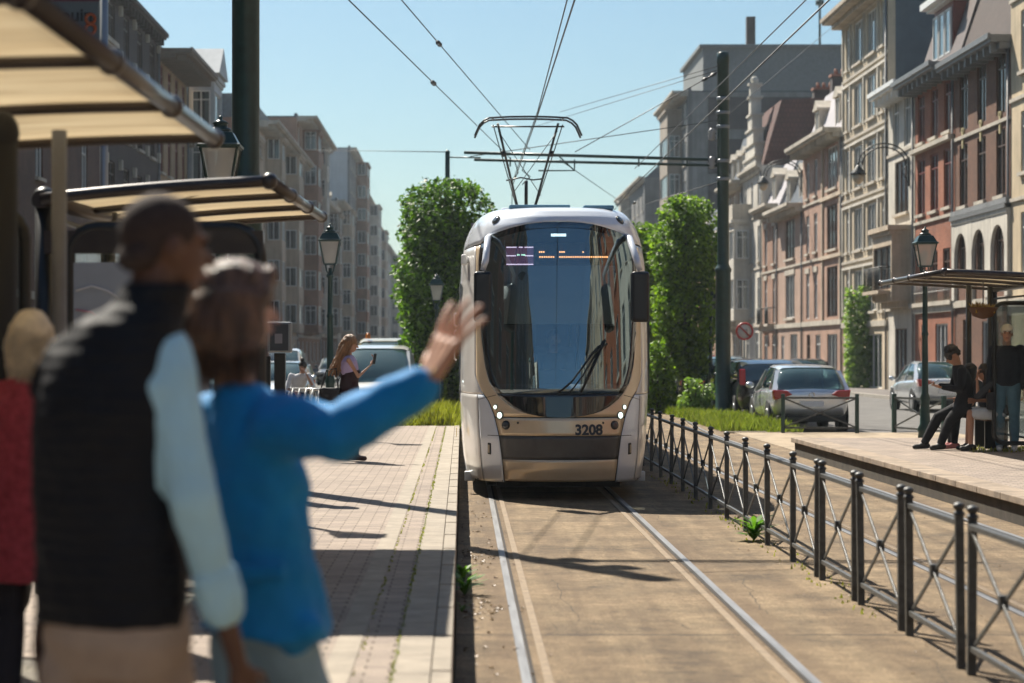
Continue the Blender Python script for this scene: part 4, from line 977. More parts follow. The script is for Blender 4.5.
def dot(px, py, w=1.4): b.box(U(px), U(px+w), yd-0.02, yd-0.002, V(py+0.75), V(py-0.75))
for px in (539, 541, 543, 559.2, 561.3, 563.3, 582.4): dot(px, 252)
for k in range(7): dot(539.2+2.25*k, 257)
for k in range(22): dot(559.2+2.25*k, 257)
q = b.build('destination_display', LO); q.parent = dbx
b = MB(); b.box(TC-0.085, TC+0.085, TY+0.6, TY+0.62, 2.955, 2.985); tb(b, 'cab_lamp', mat('cab_lamp_white', (0.9, 0.9, 0.9), 0.4, var=0, emit=(0.8, 0.95, 1.0), estr=2.0))
b = MB()
for x in (-0.41, 0.22): b.cyl((TC+x, TY+0.42, 2.50), (TC+x, TY+0.60, 2.50), 0.05, n=14); b.cyl((TC+x, TY+0.5, 2.5), (TC+x, TY+0.5, 2.62), 0.015)
tb(b, 'cab_fan', BLACK)
# pantograph
PY = TY+12.4; px0 = TC+shiftX(PY); ZT = 5.50
pan = MB(); hs = [(-0.88, -0.30), (-0.80, -0.12), (-0.73, -0.05), (-0.64, -0.005), (-0.3, 0.012), (0, 0.015), (0.3, 0.012), (0.64, -0.005), (0.73, -0.05), (0.80, -0.12), (0.88, -0.30)]
for dy in (-0.2, 0.2): pan.tube([(px0+x, PY+dy, ZT+z) for x, z in hs], 0.017, 8)
for x in (-0.58, 0.58): pan.tube([(px0+x, PY-0.2, ZT), (px0+x, PY+0.2, ZT)], 0.016, 6)
panh = tb(pan, 'pantograph', BLACK)
up = MB(); zb = 3.55; e = 0.13; kx = 0.50
for sg in (-1, 1):
    up.tube([(px0+sg*kx, PY, ZT-0.08), (px0+sg*e, PY+1.1, zb+0.5)], 0.020, 8); up.tube([(px0+sg*e, PY+1.1, zb+0.5), (px0+sg*0.15, PY-0.4, zb)], 0.028, 8)
    up.tube([(px0+sg*kx*1.15, PY, ZT-0.10), (px0+sg*(e+0.03), PY+1.1, zb+0.55)], 0.009, 6)
    up.cyl((px0+sg*0.40, PY+0.35, ZT-0.50), (px0+sg*0.40, PY+0.35, ZT-0.60), 0.035)
up.tube([(px0-kx*1.2, PY, ZT-0.13), (px0+kx*1.2, PY, ZT-0.13)], 0.014, 6); up.tube([(px0-kx*0.98, PY+0.05, ZT-0.2), (px0+0.25, PY+1.0, zb+0.75)], 0.007, 5); up.tube([(px0+kx*0.98, PY+0.05, ZT-0.2), (px0-0.25, PY+1.0, zb+0.75)], 0.007, 5); up.tube([(px0-0.35, PY+0.55, ZT-0.98), (px0-0.1, PY+0.55, ZT-0.93), (px0+0.1, PY+0.55, ZT-0.97), (px0+0.27, PY+0.55, ZT-0.95)], 0.013, 6)
up.tube([(px0-0.26, PY+1.1, zb+0.5), (px0+0.26, PY+1.1, zb+0.5)], 0.04, 8); up.box(px0-0.35, px0+0.35, PY-0.7, PY+1.3, zb-0.1, zb-0.02); up.cyl((px0, PY+1.1, zb+0.4), (px0, PY+1.0, zb+1.0), 0.03)
q = up.build('frame', BLACK); q.parent = panh
b = MB()
for sx in (-0.3, 0.3):
    for dy in (-0.6, 1.2): b.lathe([(0.05, 0), (0.08, 0.02), (0.05, 0.05), (0.08, 0.08), (0.05, 0.12)], (px0+sx, PY+dy, 3.33), 10)
q = b.build('insulator', mat('insulator_brown', (0.15, 0.05, 0.03), 0.3)); q.parent = panh
# ---------------------------------------------------------------- cross braced fence beside the track
fence = thing('cross_braced_fence', 'long dark grey metal fence of cross braced panels with knobbed posts beside the track', 'fence', (2.61, 20, 0))
def fpost(y):
    b = MB(); b.box(-0.022, 0.022, y-0.022, y+0.022, 0.0, 0.80, 0)
    b.lathe([(0.030, 0.80), (0.033, 0.808), (0.026, 0.82), (0.016, 0.826), (0.028, 0.836), (0.033, 0.848), (0.026, 0.862), (0.006, 0.87)], (0, y, 0), 12)
    return b
P0 = fpost(0).build('post', FENCEM, fence, (0, 0, 0), bevel=0.004)
PCA = {}
def fpanel(y0, y1):
    L_ = round(y1-y0, 2)
    if L_ in PCA: return inst(PCA[L_], fence, (0, y0, 0))
    b = MB(); w = 0.020
    b.box(-0.020, 0.020, 0.022, L_-0.022, 0.745, 0.775); b.box(-0.013, 0.013, 0.022, L_-0.022, 0.12, 0.15)
    b.beam((-0.006, 0.025, 0.15), (-0.006, L_-0.025, 0.745), 0.012, 0.026); b.beam((0.008, 0.025, 0.745), (0.008, L_-0.025, 0.15), 0.012, 0.026)
    b.obox((0, L_/2, 0.4475), Vector((1,0,0)), Vector((0,1,0)), Vector((0,0,1)), 0.022, 0.026, 0.034)
    PCA[L_] = b.build('brace_panel', FENCEM, fence, (0, y0, 0), bevel=0.003)
    return PCA[L_]
ppos = []
y = 11.65-1.59*4; pairs = []
while y < 16.6: pairs.append(y); y += 1.59
first = True
prev = None
for a in pairs:
    ppos += [a-0.12, a+0.12]
sing = [17.75+1.475*k for k in range(22)]
ppos += sing
for i, y in enumerate(ppos):
    if i == 0: P0.location = (0, y-20, 0)
    else: pp_ = inst(P0, fence, (0, y-20, 0)); pp_.rotation_euler = (R(random.uniform(-0.7, 0.7)), R(random.uniform(-0.8, 0.8)), R(random.uniform(-3, 3)))
for i in range(len(ppos)-1):
    if ppos[i+1]-ppos[i] > 0.5: fpanel(ppos[i]-20, ppos[i+1]-20)
# low barriers before the parked cars
def barrier(p, q, label):
    d = Vector(q)-Vector(p); L_ = d.length; rt = thing('barrier', label, 'barrier', p, math.atan2(d.y, d.x), 'low barriers before the parked cars')
    for u in (0, L_): MB().box(u-0.04, u+0.04, -0.04, 0.04, -0.1, 0.80).build('post', GREENB, rt, bevel=0.008)
    b = MB(); b.beam((0.04, 0, 0.72), (L_-0.04, 0, 0.72), 0.03, 0.04); b.beam((0.04, 0, 0.12), (L_-0.04, 0, 0.12), 0.03, 0.04)
    b.beam((0.04, -0.008, 0.14), (L_-0.04, -0.008, 0.70), 0.015, 0.03); b.beam((0.04, 0.008, 0.70), (L_-0.04, 0.008, 0.14), 0.015, 0.03); b.build('brace_panel', FENCEM, rt)
barrier((6.45, 45.2, 0), (7.9, 45.0, 0), 'low dark barrier directly behind the silver hatchback')
barrier((8.72, 45.4, 0), (9.25, 43.2, 0), 'low dark barrier beside the foot of the right lamp post')

# ---------------------------------------------------------------- lanterns
LGLASS = glassmat('lantern_glass', (0.85, 0.83, 0.78), 0.55, 0.15, 1.45, (0.62, 0.60, 0.56))
def lamp_post(x, y, z0, label, group='old style street lamps', H=3.35, s=1.0):
    rt = thing('street_lamp', label, 'street lamp', (x, y, z0), 0, group)
    b = MB(); b.lathe([(0.16, 0), (0.16, 0.06), (0.13, 0.10), (0.11, 0.35), (0.13, 0.40), (0.085, 0.48), (0.07, 0.85), (0.085, 0.9), (0.055, 0.98), (0.045, 1.9), (0.06, 1.93), (0.045, 1.97), (0.038, H-0.82), (0.06, H-0.80), (0.06, H-0.76), (0.03, H-0.74), (0.03, H-0.66)], n=16)
    for k in range(4):
        a = k*PI/2+PI/4; b.tube([(0.03*math.cos(a), 0.03*math.sin(a), H-0.76), (0.08*math.cos(a), 0.08*math.sin(a), H-0.70), (0.105*math.cos(a), 0.105*math.sin(a), H-0.60)], 0.010, 6)
    b.build('pole', GREENB, rt)
    zb, zt, rb_, rt_ = H-0.60, H-0.24, 0.115, 0.20
    f = MB(); q = math.sqrt(2)
    for k in range(4):
        a = k*PI/2+PI/4; f.beam((rb_*q*0.78*math.cos(a), rb_*q*0.78*math.sin(a), zb), (rt_*q*0.78*math.cos(a), rt_*q*0.78*math.sin(a), zt), 0.016)
        a2 = a+PI/2
        for r_, z_ in ((rb_, zb), (rt_, zt)): f.beam((r_*q*0.78*math.cos(a), r_*q*0.78*math.sin(a), z_), (r_*q*0.78*math.cos(a2), r_*q*0.78*math.sin(a2), z_), 0.02)
    f.build('lantern_frame', GREENB, rt)
    g = MB(); g.lathe([(rb_*q*0.76, zb+0.01), (rt_*q*0.76, zt-0.01)], n=4, sm=False, rot=PI/4); g.build('lantern_glass', LGLASS, rt)
    c = MB(); c.lathe([(rt_*q*0.90, zt+0.0), (rt_*q*0.92, zt+0.02), (rt_*q*0.80, zt+0.035), (rt_*q*0.55, zt+0.13), (rt_*q*0.42, zt+0.135), (rt_*q*0.42, zt+0.145)], n=4, sm=False, rot=PI/4)
    c.lathe([(0.10, zt+0.145), (0.085, zt+0.17), (0.06, zt+0.175), (0.06, zt+0.205), (0.075, zt+0.21), (0.04, zt+0.235), (0.015, zt+0.245), (0.02, zt+0.265), (0.003, zt+0.28)], n=14)
    c.build('lantern_cap', GREENB, rt)
    MB().sph((0, 0, H-0.42), (0.05, 0.05, 0.08)).cyl((0, 0, H-0.6), (0, 0, H-0.48), 0.02).build('bulb', WHITEP, rt)
    rt.scale = (s, s, s)
    return rt
lamp_post(-2.06, 19.2, PZ, 'green lantern of the near lamp seen beside the thick pole above the second shelter')
lamp_post(-2.08, 35.5, PZ, 'green lamp post behind the woman with long hair and the railing')
lamp_post(-0.60, 53.0, 0.10, 'green lamp post standing before the tall hedge tree left of the tram')
lamp_post(7.44, 36.15, 0.0, 'green lamp post beside the right shelter and the sitting people', H=3.62)
lamp_post(6.85, 62.0, 0.02, 'green lamp post between hedge tree and thick pole right of the tram')
def wall_lamp(px, y, z, label):
    X = 18.3; rt = thing('wall_lamp', label, 'street lamp', (X, y, z), 0, 'lanterns on arched wall brackets')
    b = MB(); 
    for dr in (0, 0.16):
        pts = [(-1.05+(1.05-dr)*math.cos(a), 0, -0.25+(0.9-dr)*math.sin(a)) for a in [PI*k/14 for k in range(15)]]; b.tube(pts, 0.03, 6)
    for k in range(1, 14):
        a = PI*k/14; b.tube([(-1.05+1.05*math.cos(a), 0, -0.25+0.9*math.sin(a)), (-1.05+0.89*math.cos(a+0.1), 0, -0.25+0.74*math.sin(a+0.1))], 0.014, 5)
    b.box(-0.08, 0.0, -0.05, 0.05, -1.1, 0.1); b.tube([(-0.05, 0, -1.0), (-0.3, 0, -0.5), (-0.1, 0, -0.2)], 0.02, 6); b.build('bracket', IRON, rt)
    b = MB(); b.lathe([(0.03, 0.0), (0.12, -0.10), (0.14, -0.14), (0.32, -0.34), (0.34, -0.40), (0.30, -0.42)], (-2.1, 0, -0.22), 14); b.build('shade', IRON, rt)
    MB().lathe([(0.26, 0), (0.22, -0.25), (0.10, -0.38), (0.02, -0.40)], (-2.1, 0, -0.62), 14).build('bowl', mat('lamp_bowl', (0.55, 0.47, 0.33), 0.3), rt)
wall_lamp(0, 92.0, 9.5, 'lantern on an arched iron bracket at the narrow white house')
wall_lamp(0, 121.0, 11.3, 'lantern on an arched iron bracket at the pink brick house')

# ---------------------------------------------------------------- tramway masts, wires
def mast(x, y, z0, H, label, hc, rl=0.19, ru=0.145, ins=()):
    rt = thing('tramway_mast', label, 'pole', (x, y, z0), 0, 'thick green tramway masts')
    MB().lathe([(rl+0.05, 0), (rl+0.05, 0.1), (rl, 0.14), (rl, hc-0.08), (rl+0.02, hc-0.06), (rl+0.02, hc), (rl-0.01, hc+0.04), (ru+0.005, hc+0.10), (ru, hc+0.12), (ru, H-0.3), (ru+0.01, H-0.3), (ru+0.01, H-0.02), (ru*0.6, H)], n=24).build('shaft', GREENB, rt)
    for z in ins:
        b = MB(); b.lathe([(ru+0.012, 0), (ru+0.02, 0.01), (ru+0.02, 0.07), (ru+0.012, 0.08)], (0, 0, z), 20); b.build('clamp_ring', GREYM, rt)
    return rt
mr = mast(6.5, 56, 0.0, 9.1, 'thick green mast right of the tram holding the cross arm over the tracks', 3.7, ins=(5.9, 6.35, 7.2, 7.55, 7.9))
for z in (6.35, 7.05): MB().lathe([(0.05, 0), (0.10, 0.03), (0.06, 0.07), (0.11, 0.12), (0.06, 0.17), (0.11, 0.22), (0.06, 0.27), (0.05, 0.30)], (-0.28, 0, z-0.15), 12).build('insulator', mat('insulator_grey', (0.35, 0.34, 0.33), 0.4), mr)
# cross arm: two tubes, droppers, stays (part of the mast)
b = MB(); 
b.tube([(-0.15, 0, 6.42), (-6.45, 0, 6.60)], 0.040, 8); b.tube([(-0.15, 0, 6.28), (-6.2, 0, 6.42)], 0.035, 8)
b.tube([(-3.7, 0, 6.42), (-3.7, 0, 6.15), (-4.6, 0, 6.15)], 0.022, 6); b.tube([(-4.1, 0, 6.52), (-3.72, 0, 6.17)], 0.018, 6)
for x in (-0.9, -2.1, -5.3): b.tube([(x, 0, 6.48), (x, 0, 6.25)], 0.02, 6)
b.tube([(-4.9, 0, 6.42), (-5.0, 0, 6.15), (-4.8, 0, 6.0), (-5.0, 0, 5.8)], 0.015, 6); b.tube([(-5.2, 0, 6.42), (-5.1, 0, 6.1), (-5.3, 0, 5.85)], 0.015, 6)
b.build('cross_arm', GREENB, mr)
ml = mast(-2.22, 23.1, PZ, 8.4, 'very thick green mast left of the tram rising out of the picture', 3.1, rl=0.17, ru=0.142, ins=(6.2, 6.6, 7.2, 7.6))
for z in (6.45, 7.2): MB().lathe([(0.05, 0), (0.12, 0.03), (0.07, 0.07), (0.13, 0.14), (0.07, 0.2), (0.13, 0.26), (0.05, 0.32)], (0.3, 0, z-0.15), 12).build('insulator', MATS['insulator_grey'], ml)
b = MB(); b.tube([(0.14, 0, 6.6), (3.4, 0, 6.7)], 0.04, 8); b.tube([(0.14, 0, 6.45), (3.3, 0, 6.5)], 0.035, 8); b.tube([(0.14, 0, 7.9), (3.3, 0, 6.75)], 0.012, 6); b.build('cross_arm', GREENB, ml)
rt = thing('slim_mast', 'slim dark mast end showing above the hedge tree left of the tram', 'pole', (-0.40, 62, 0))
MB().lathe([(0.07, 0), (0.065, 7.15), (0.03, 7.2)], n=12).build('shaft', GREENB, rt)
MB().tube([(0.05, 0, 7.0), (0.9, -1.0, 6.9)], 0.02, 6).build('stay', GREENB, rt)
WIRE = mat('wire', (0.02, 0.022, 0.024), 0.5, var=0)
def wire(label, pts, r=0.010, sag=0.0, ins=(), name='overhead_wire', closed=False):
    b = MB(); P_ = []
    for (p, q) in zip(pts, pts[1:]):
        p = Vector(p); q = Vector(q)
        for k in range(13 if sag else 2):
            t = k/(12 if sag else 1); v = p.lerp(q, t); v.z -= sag*4*t*(1-t); P_.append(v)
    out = [P_[0]]
    for v in P_[1:]:
        if (v-out[-1]).length > 1e-4: out.append(v)
    b.tube(out, r, 5); o = b.build(name, WIRE); tag(o, label, 'wire', 'overhead tram wires')
    for t in ins:
        p = Vector(pts[0]).lerp(Vector(pts[-1]), t); d = (Vector(pts[-1])-Vector(pts[0])).normalized()
        c = MB(); c.tube([p-d*0.22, p-d*0.17, p-d*0.1, p-d*0.03, p+d*0.03, p+d*0.1, p+d*0.17, p+d*0.22], [0.012, 0.035, 0.045, 0.02, 0.02, 0.045, 0.035, 0.012], 8).build('insulator', BLACK, o)
    return o
wire('contact wire running straight down onto the pantograph', [(1.24, 3, 5.52), (1.24, 37.2, 5.53), (1.25, 56, 5.75)], 0.011, ins=())
wire('second wire just above the pantograph contact wire', [(1.20, 3, 5.70), (1.22, 23, 5.80), (1.25, 37, 5.62), (1.25, 56, 5.85)], 0.009, ins=())
wire('contact wire continuing beyond the cross arm down the street', [(1.25, 56, 5.75), (2.4, 110, 5.8), (2.45, 180, 5.8)], 0.011)
wire('contact wire of the empty second track', [(4.26, 4, 5.72), (4.26, 56, 5.75), (5.2, 110, 5.8)], 0.011, ins=(0.55,))
wire('upper wire of the empty second track', [(4.33, 4, 5.95), (4.30, 56, 6.2)], 0.009)
A1 = W(340, 0, 24); A2 = W(395, 0, 25)
wire('long stay wire crossing the sky left of the pantograph, upper one', [(-2.1, 23.1, 6.99), W(530, 150, 56)], 0.010, ins=(0.451,))
wire('long stay wire crossing the sky left of the pantograph, lower one', [(-2.1, 23.1, 6.18), W(510, 158, 56)], 0.010, ins=(0.487,))
wire('upper thin stay from the tall mast top down to the left', [(6.36, 56, 8.75), W(560, 112, 80)], 0.010)
wire('middle thin stay from the tall mast top down to the left', [(6.36, 56, 8.65), W(530, 128, 90)], 0.010)
wire('stay from the tall mast top sloping to the end of the cross arm', [(6.36, 56, 8.6), W(575, 152, 56)], 0.012, ins=(0.06,))
wire('thin wire crossing the sky behind the left hedge tree', [W(300, 150, 240), W(450, 152, 66)], 0.015)
wire('thin wire from the cross arm running down the street to the right', [W(560, 160, 56), W(625, 205, 120)], 0.012)
wire('thin wire from the mast running to the far houses on the right', [W(718, 182, 56), W(610, 215, 140)], 0.012)
wire('wire from the cross arm to the cream house eave', [(0.2, 56, 6.5), W(722, 120, 56) , W(838, 22, 100)], 0.011)

# ---------------------------------------------------------------- tram shelters
TUBE = mat('shelter_brown', (0.040, 0.030, 0.028), 0.35, 0.3, var=0.15, coat=0.3)
CANV = mat('shelter_roof_panel', (0.56, 0.44, 0.29), 0.55, var=0.10, scale=2.5, stretch=(0.4, 3, 1))
def canvmat():
    m, nt, N, L = nodes_of('shelter_translucent_panel'); out = N.new('ShaderNodeOutputMaterial')
    d = N.new('ShaderNodeBsdfDiffuse'); d.inputs[0].default_value = (0.70, 0.63, 0.50, 1); t = N.new('ShaderNodeBsdfTranslucent')
    tc = N.new('ShaderNodeTexCoord'); mp = N.new('ShaderNodeMapping'); mp.inputs['Scale'].default_value = (0.5, 4, 1); L.new(tc.outputs['Object'], mp.inputs[0])
    n = N.new('ShaderNodeTexNoise'); n.inputs['Scale'].default_value = 2.0; n.inputs['Detail'].default_value = 5; L.new(mp.outputs[0], n.inputs['Vector'])
    r = N.new('ShaderNodeValToRGB'); r.color_ramp.elements[0].position = 0.32; r.color_ramp.elements[1].position = 0.62
    r.color_ramp.elements[0].color = (0.60, 0.52, 0.40, 1); r.color_ramp.elements[1].color = (0.76, 0.69, 0.56, 1); L.new(n.outputs['Fac'], r.inputs[0]); L.new(r.outputs[0], t.inputs[0])
    mx = N.new('ShaderNodeMixShader'); mx.inputs[0].default_value = 0.65; L.new(d.outputs[0], mx.inputs[1]); L.new(t.outputs[0], mx.inputs[2]); L.new(mx.outputs[0], out.inputs[0]); return m
CANV = canvmat()
SGL = glassmat('shelter_glass', (0.86, 0.90, 0.90), 0.95, 0.02, 1.45)
def shelter(label, x_edge, x_back, y0, y1, z0, zf, zback, slope, nb=3, sgn=1, bays=True):
    """roof from the track edge (x_edge) to the rear posts (x_back); y0 near, y1 far"""
    rt = thing('tram_shelter', label, 'shelter', (x_back, y0, z0), 0, 'tram stop shelters')
    L_ = y1-y0; dx = x_edge-x_back; up = lambda u, v: (u*dx, v*L_, lerp(zback, zf, u)+slope*v*L_+0.012*math.sin(PI*u))
    r = 0.036
    b = MB(); b.tube([up(1, 0), up(1, 1)], r, 12)
    for v in ([0, 1]+[(k+1)/nb for k in range(nb-1)]): b.sph(up(1, v), r*1.35)
    b.tube([up(0, 0), up(0, 1)], 0.05, 12)
    b.tube([up(k/8, 0) for k in range(9)], 0.034, 12); b.tube([up(k/8, 1) for k in range(9)], 0.023, 10)
    for k in range(1, nb): b.tube([up(j/8, k/nb) for j in range(9)], 0.022, 10)
    b.build('roof_frame', TUBE, rt)
    for k in range(nb):
        g = MB(); g.grid([[(lambda p: (p[0], p[1], p[2]+0.03))(up(lerp(0.0, 0.985, j/8), lerp(k/nb, (k+1)/nb, i/4))) for j in range(9)] for i in range(5)])
        o = g.build('roof_panel', CANV, rt); s = o.modifiers.new('S', 'SOLIDIFY'); s.thickness = 0.008
    for v in (0.02, 0.5, 0.98):
        q = up(0, v); p = MB(); p.cyl((q[0], q[1], 0), (q[0], q[1], q[2]-0.02), 0.055, n=16); p.sph((q[0], q[1], q[2]+0.0), 0.075); p.build('post', BLACK, rt)
    # back glass
    for k in range(2):
        ya, yb = lerp(0.02, 0.98, k/2)*L_+0.1, lerp(0.02, 0.98, (k+1)/2)*L_-0.1
        MB().box(-0.006, 0.006, ya, yb, 0.25, 2.1).build('glass_panel', SGL, rt)
        f = MB(); f.tube([(0, ya, 0.2), (0, ya, 2.15), (0, yb, 2.15), (0, yb, 0.2)], 0.022, 8, closed=True); f.build('panel_frame', BLACK, rt)
    return rt
def end_panel(rt, x0, x1, y, z0, z1, r=0.16, tube=0.035, fill=None, fz=None):
    pts = []
    for (cx, cz, a0) in ((x1-r, z0+r, -PI/2), (x1-r, z1-r, 0), (x0+r, z1-r, PI/2), (x0+r, z0+r, PI)):
        for k in range(6): a = a0+PI/2*k/5; pts.append((cx+r*math.cos(a), y, cz+r*math.sin(a)))
    o = MB().tube(pts, tube, 10, closed=True).build('end_frame', BLACK, rt)
    MB().box(x0+0.03, x1-0.03, y-0.006, y+0.006, z0+0.05, z1-0.05).build('glass_panel', SGL, rt)
    return o
def bench(rt, x, y0, y1, z=0.47):
    b = MB(); b.box(x-0.20, x+0.20, y0, y1, z-0.035, z); b.build('bench_seat', mat('bench_wood', (0.16, 0.10, 0.06), 0.6), rt, bevel=0.01)
    for y in (y0+0.3, y1-0.3): MB().box(x-0.16, x+0.16, y-0.025, y+0.025, 0.02, z-0.036).build('bench_leg', BLACK, rt)
s1 = shelter('near shelter whose beige striped roof fills the upper left corner', -1.17, -2.45, 5.95, 10.62, PZ, 2.328, 2.27, 0.012)
s2 = shelter('second shelter with beige striped roof and rounded glass end behind the two waving people', -1.09, -2.38, 12.72, 17.45, PZ, 2.34, 2.24, 0.017)
# near end frame of the second shelter with map case
end_panel(s2, 0.16, 1.24, 0.0, 0.15, 2.08)
MB().box(0.02, 1.26, -0.03, 0.03, 1.93, 2.06).build('top_rail', TUBE, s2)
mc = MB().box(0.15, 0.95, -0.02, 0.015, 0.72, 1.88).build('map_case', mat('map_paper', (0.33, 0.37, 0.42), 0.4, var=0.1, scale=3), s2)
b = MB(); random.seed(3)
for k, cm in enumerate((0, 1, 0)):
    z = 1.72-0.14*k; b.tube([(0.2+0.09*j, -0.0235, z+0.04*math.sin(j*1.3+k)-0.01*j) for j in range(8)], 0.006, 4, mi=cm)
b.build('map_lines', [mat('map_line_white', (0.7, 0.72, 0.75), 0.5, var=0), mat('map_line_pink', (0.6, 0.25, 0.3), 0.5, var=0)], mc)
# far end frame of the near shelter: thick black post, arched frame, slim grey post
b = MB(); b.cyl((0.67, 2.75, 0), (0.67, 2.75, 2.22), 0.062, n=16); b.sph((0.67, 2.75, 2.22), (0.07, 0.07, 0.09)); b.build('post', mat('matt_black', (0.010, 0.011, 0.013), 0.7), s1)
end_panel(s1, -0.02, 0.46, 4.3, 0.15, 2.03, 0.14, 0.03)
MB().cyl((0.66, 4.05, 0.0), (0.66, 4.05, 2.36), 0.034, n=14).build('grey_post', mat('grey_post', (0.15, 0.16, 0.19), 0.5, 0.0), s1)
MB().box(0.60, 0.95, 4.55, 4.85, 0.55, 1.43).box(0.74, 0.81, 4.66, 4.74, 0.0, 0.549).build('timetable_case', GREYM, s1, bevel=0.02)
bench(s1, 0.2, 0.6, 3.0); bench(s2, 0.2, 0.9, 4.0)
# right shelter: roof slopes away from the track
s3 = shelter('right shelter with slatted flat roof over the sitting people', 6.13, 7.75, 28.6, 32.9, PZ-0.01, 2.40, 2.31, -0.004, nb=4)
end_panel(s3, -0.42, 0.6, 2.4, 0.12, 2.05, 0.14, 0.03)
for (dx_, dy_) in ((-0.43, 3.9), (-0.11, 3.95)): MB().cyl((dx_, dy_, 0), (dx_, dy_, 2.36), 0.04, n=12).build('post', BLACK, s3)
bench(s3, -0.25, 2.7, 3.9, 0.45)
b = MB().box(0.10, 0.6, 2.3, 2.36, 0.8, 1.75).build('poster_case', mat('poster_pale', (0.42, 0.40, 0.38), 0.5, var=0.25, scale=3), s3)
# hanging basket of dry flowers under the right shelter
hb = thing('hanging_basket', 'brown and yellow flower basket hanging at the right shelter roof', 'plant', (7.18, 31.0, 2.12))
MB().lathe([(0.02, -0.02), (0.14, 0.02), (0.20, 0.12), (0.21, 0.14), (0.18, 0.14)], n=14).build('basket', mat('basket_brown', (0.12, 0.06, 0.03), 0.8), hb)
MB().cyl((0, 0, 0.1), (0, 0, 0.55), 0.008, n=6).build('hook', BLACK, hb)
# stop flag and its pole
st = thing('stop_sign', 'grey tram stop flag with dark lettering and orange mark on a slim pole', 'sign', W(104, 351, 15.6)*1.0)
st.location.z = PZ
MB().cyl((0, 0, 0), (0, 0, 4.3), 0.028, n=12).build('pole', mat('pole_silver', (0.30, 0.33, 0.36), 0.35, 0.5), st)
MB().box(-0.56, -0.03, -0.02, 0.02, 3.15, 3.86).build('flag', mat('flag_grey', (0.085, 0.115, 0.135), 0.45, var=0.05), st, bevel=0.008)
me = text_mesh('Baudouin', 0.125, 0.003)
for v in me.vertices: x, y, z = v.co; v.co = Vector((-0.31+x, -0.024-z, 3.665+y))
me.materials.append(mat('flag_ink', (0.010, 0.014, 0.018), 0.5, var=0)); o = bpy.data.objects.new('lettering', me); COL.objects.link(o); o.parent = st
MB().box(-0.56, -0.03, -0.024, -0.0205, 3.80, 3.82).build('flag_line', mat('flag_purple', (0.10, 0.03, 0.05), 0.5, var=0), st)
b = MB(); b.tube([(-0.09+0.032*math.cos(a), -0.024, 3.68+0.032*math.sin(a)) for a in [2*PI*k/14 for k in range(14)]], 0.012, 5, closed=True); b.tube([(-0.09+0.034*math.cos(a), -0.024, 3.61+0.034*math.sin(a)) for a in [2*PI*k/14 for k in range(14)]], 0.013, 5, closed=True)
b.build('orange_mark', mat('flag_orange', (0.30, 0.07, 0.02), 0.5, var=0), st)
# ticket machine
tm = thing('ticket_validator', 'grey ticket machine on a black post beside the woman in blue', 'ticket machine', W(280, 351, 21)*1.0); tm.location.z = PZ
MB().box(-0.05, 0.05, -0.05, 0.05, 0, 1.36).box(-0.16, -0.10, 0.1, 0.16, 0, 1.33).build('post', BLACK, tm)
MB().box(-0.11, 0.11, -0.10, 0.10, 1.365, 1.65).build('case', GREYM, tm, bevel=0.012)
MB().box(-0.085, 0.085, -0.106, -0.1005, 1.385, 1.63).build('screen', mat('screen_dark', (0.06, 0.07, 0.085), 0.25), tm)
MB().box(-0.04, 0.03, -0.110, -0.1065, 1.45, 1.54).build('label_plate', mat('plate_grey', (0.22, 0.22, 0.25), 0.5), tm)
MB().box(-0.25, -0.12, 0.05, 0.25, 1.33, 1.63).build('rear_case', mat('rear_case', (0.20, 0.16, 0.17), 0.6), tm)
# railing of bowed bars
rl = thing('railing', 'white sunlit railing of bowed bars left of the lamp post', 'railing', (-2.9, 38, PZ))
b = MB(); b.tube([(0, 0, 0.74), (1.05, 0, 0.72)], 0.022, 8); b.tube([(0, 0, 0.15), (1.05, 0, 0.15)], 0.02, 8)
for k in range(10): x = 0.02+0.113*k; b.tube([(x, -0.01, 0.0), (x-0.03, -0.08, 0.25), (x-0.02, -0.10, 0.5), (x+0.03, -0.02, 0.74)], 0.017, 6)
b.build('bars', mat('railing_pale', (0.55, 0.55, 0.53), 0.25, 0.3), rl)
# no left turn sign
ns = thing('road_sign', 'round red bordered no turning sign beside the mast on the right', 'sign', (9.6, 76.5, RZ))
MB().cyl((0, 0, 0), (0, 0, 2.75), 0.03, n=8).build('pole', GREYM, ns)
fa = MB().lathe([(0.30, 0), (0.30, 0.02)], n=28); fa.v = [(x, z-0.05, y+2.45) for x, y, z in fa.v]; fa.build('face', mat('sign_white', (0.7, 0.68, 0.66), 0.4, var=0), ns)
MB().tube([(0.27*math.cos(a), -0.055, 2.45+0.27*math.sin(a)) for a in [2*PI*k/28 for k in range(28)]], 0.035, 6, closed=True).build('border', mat('sign_red', (0.50, 0.03, 0.025), 0.4, var=0), ns)
b = MB(); b.beam((-0.19, -0.075, 2.64), (0.19, -0.075, 2.26), 0.02, 0.05, mi=1); b.beam((0.08, -0.06, 2.28), (0.08, -0.06, 2.52), 0.01, 0.06, 0, up=(0, 1, 0)); b.beam((0.08, -0.06, 2.5), (-0.10, -0.06, 2.5), 0.01, 0.06, 0, up=(0, 1, 0)); b.build('arrow_mark', [BLACK, MATS['sign_red']], ns)

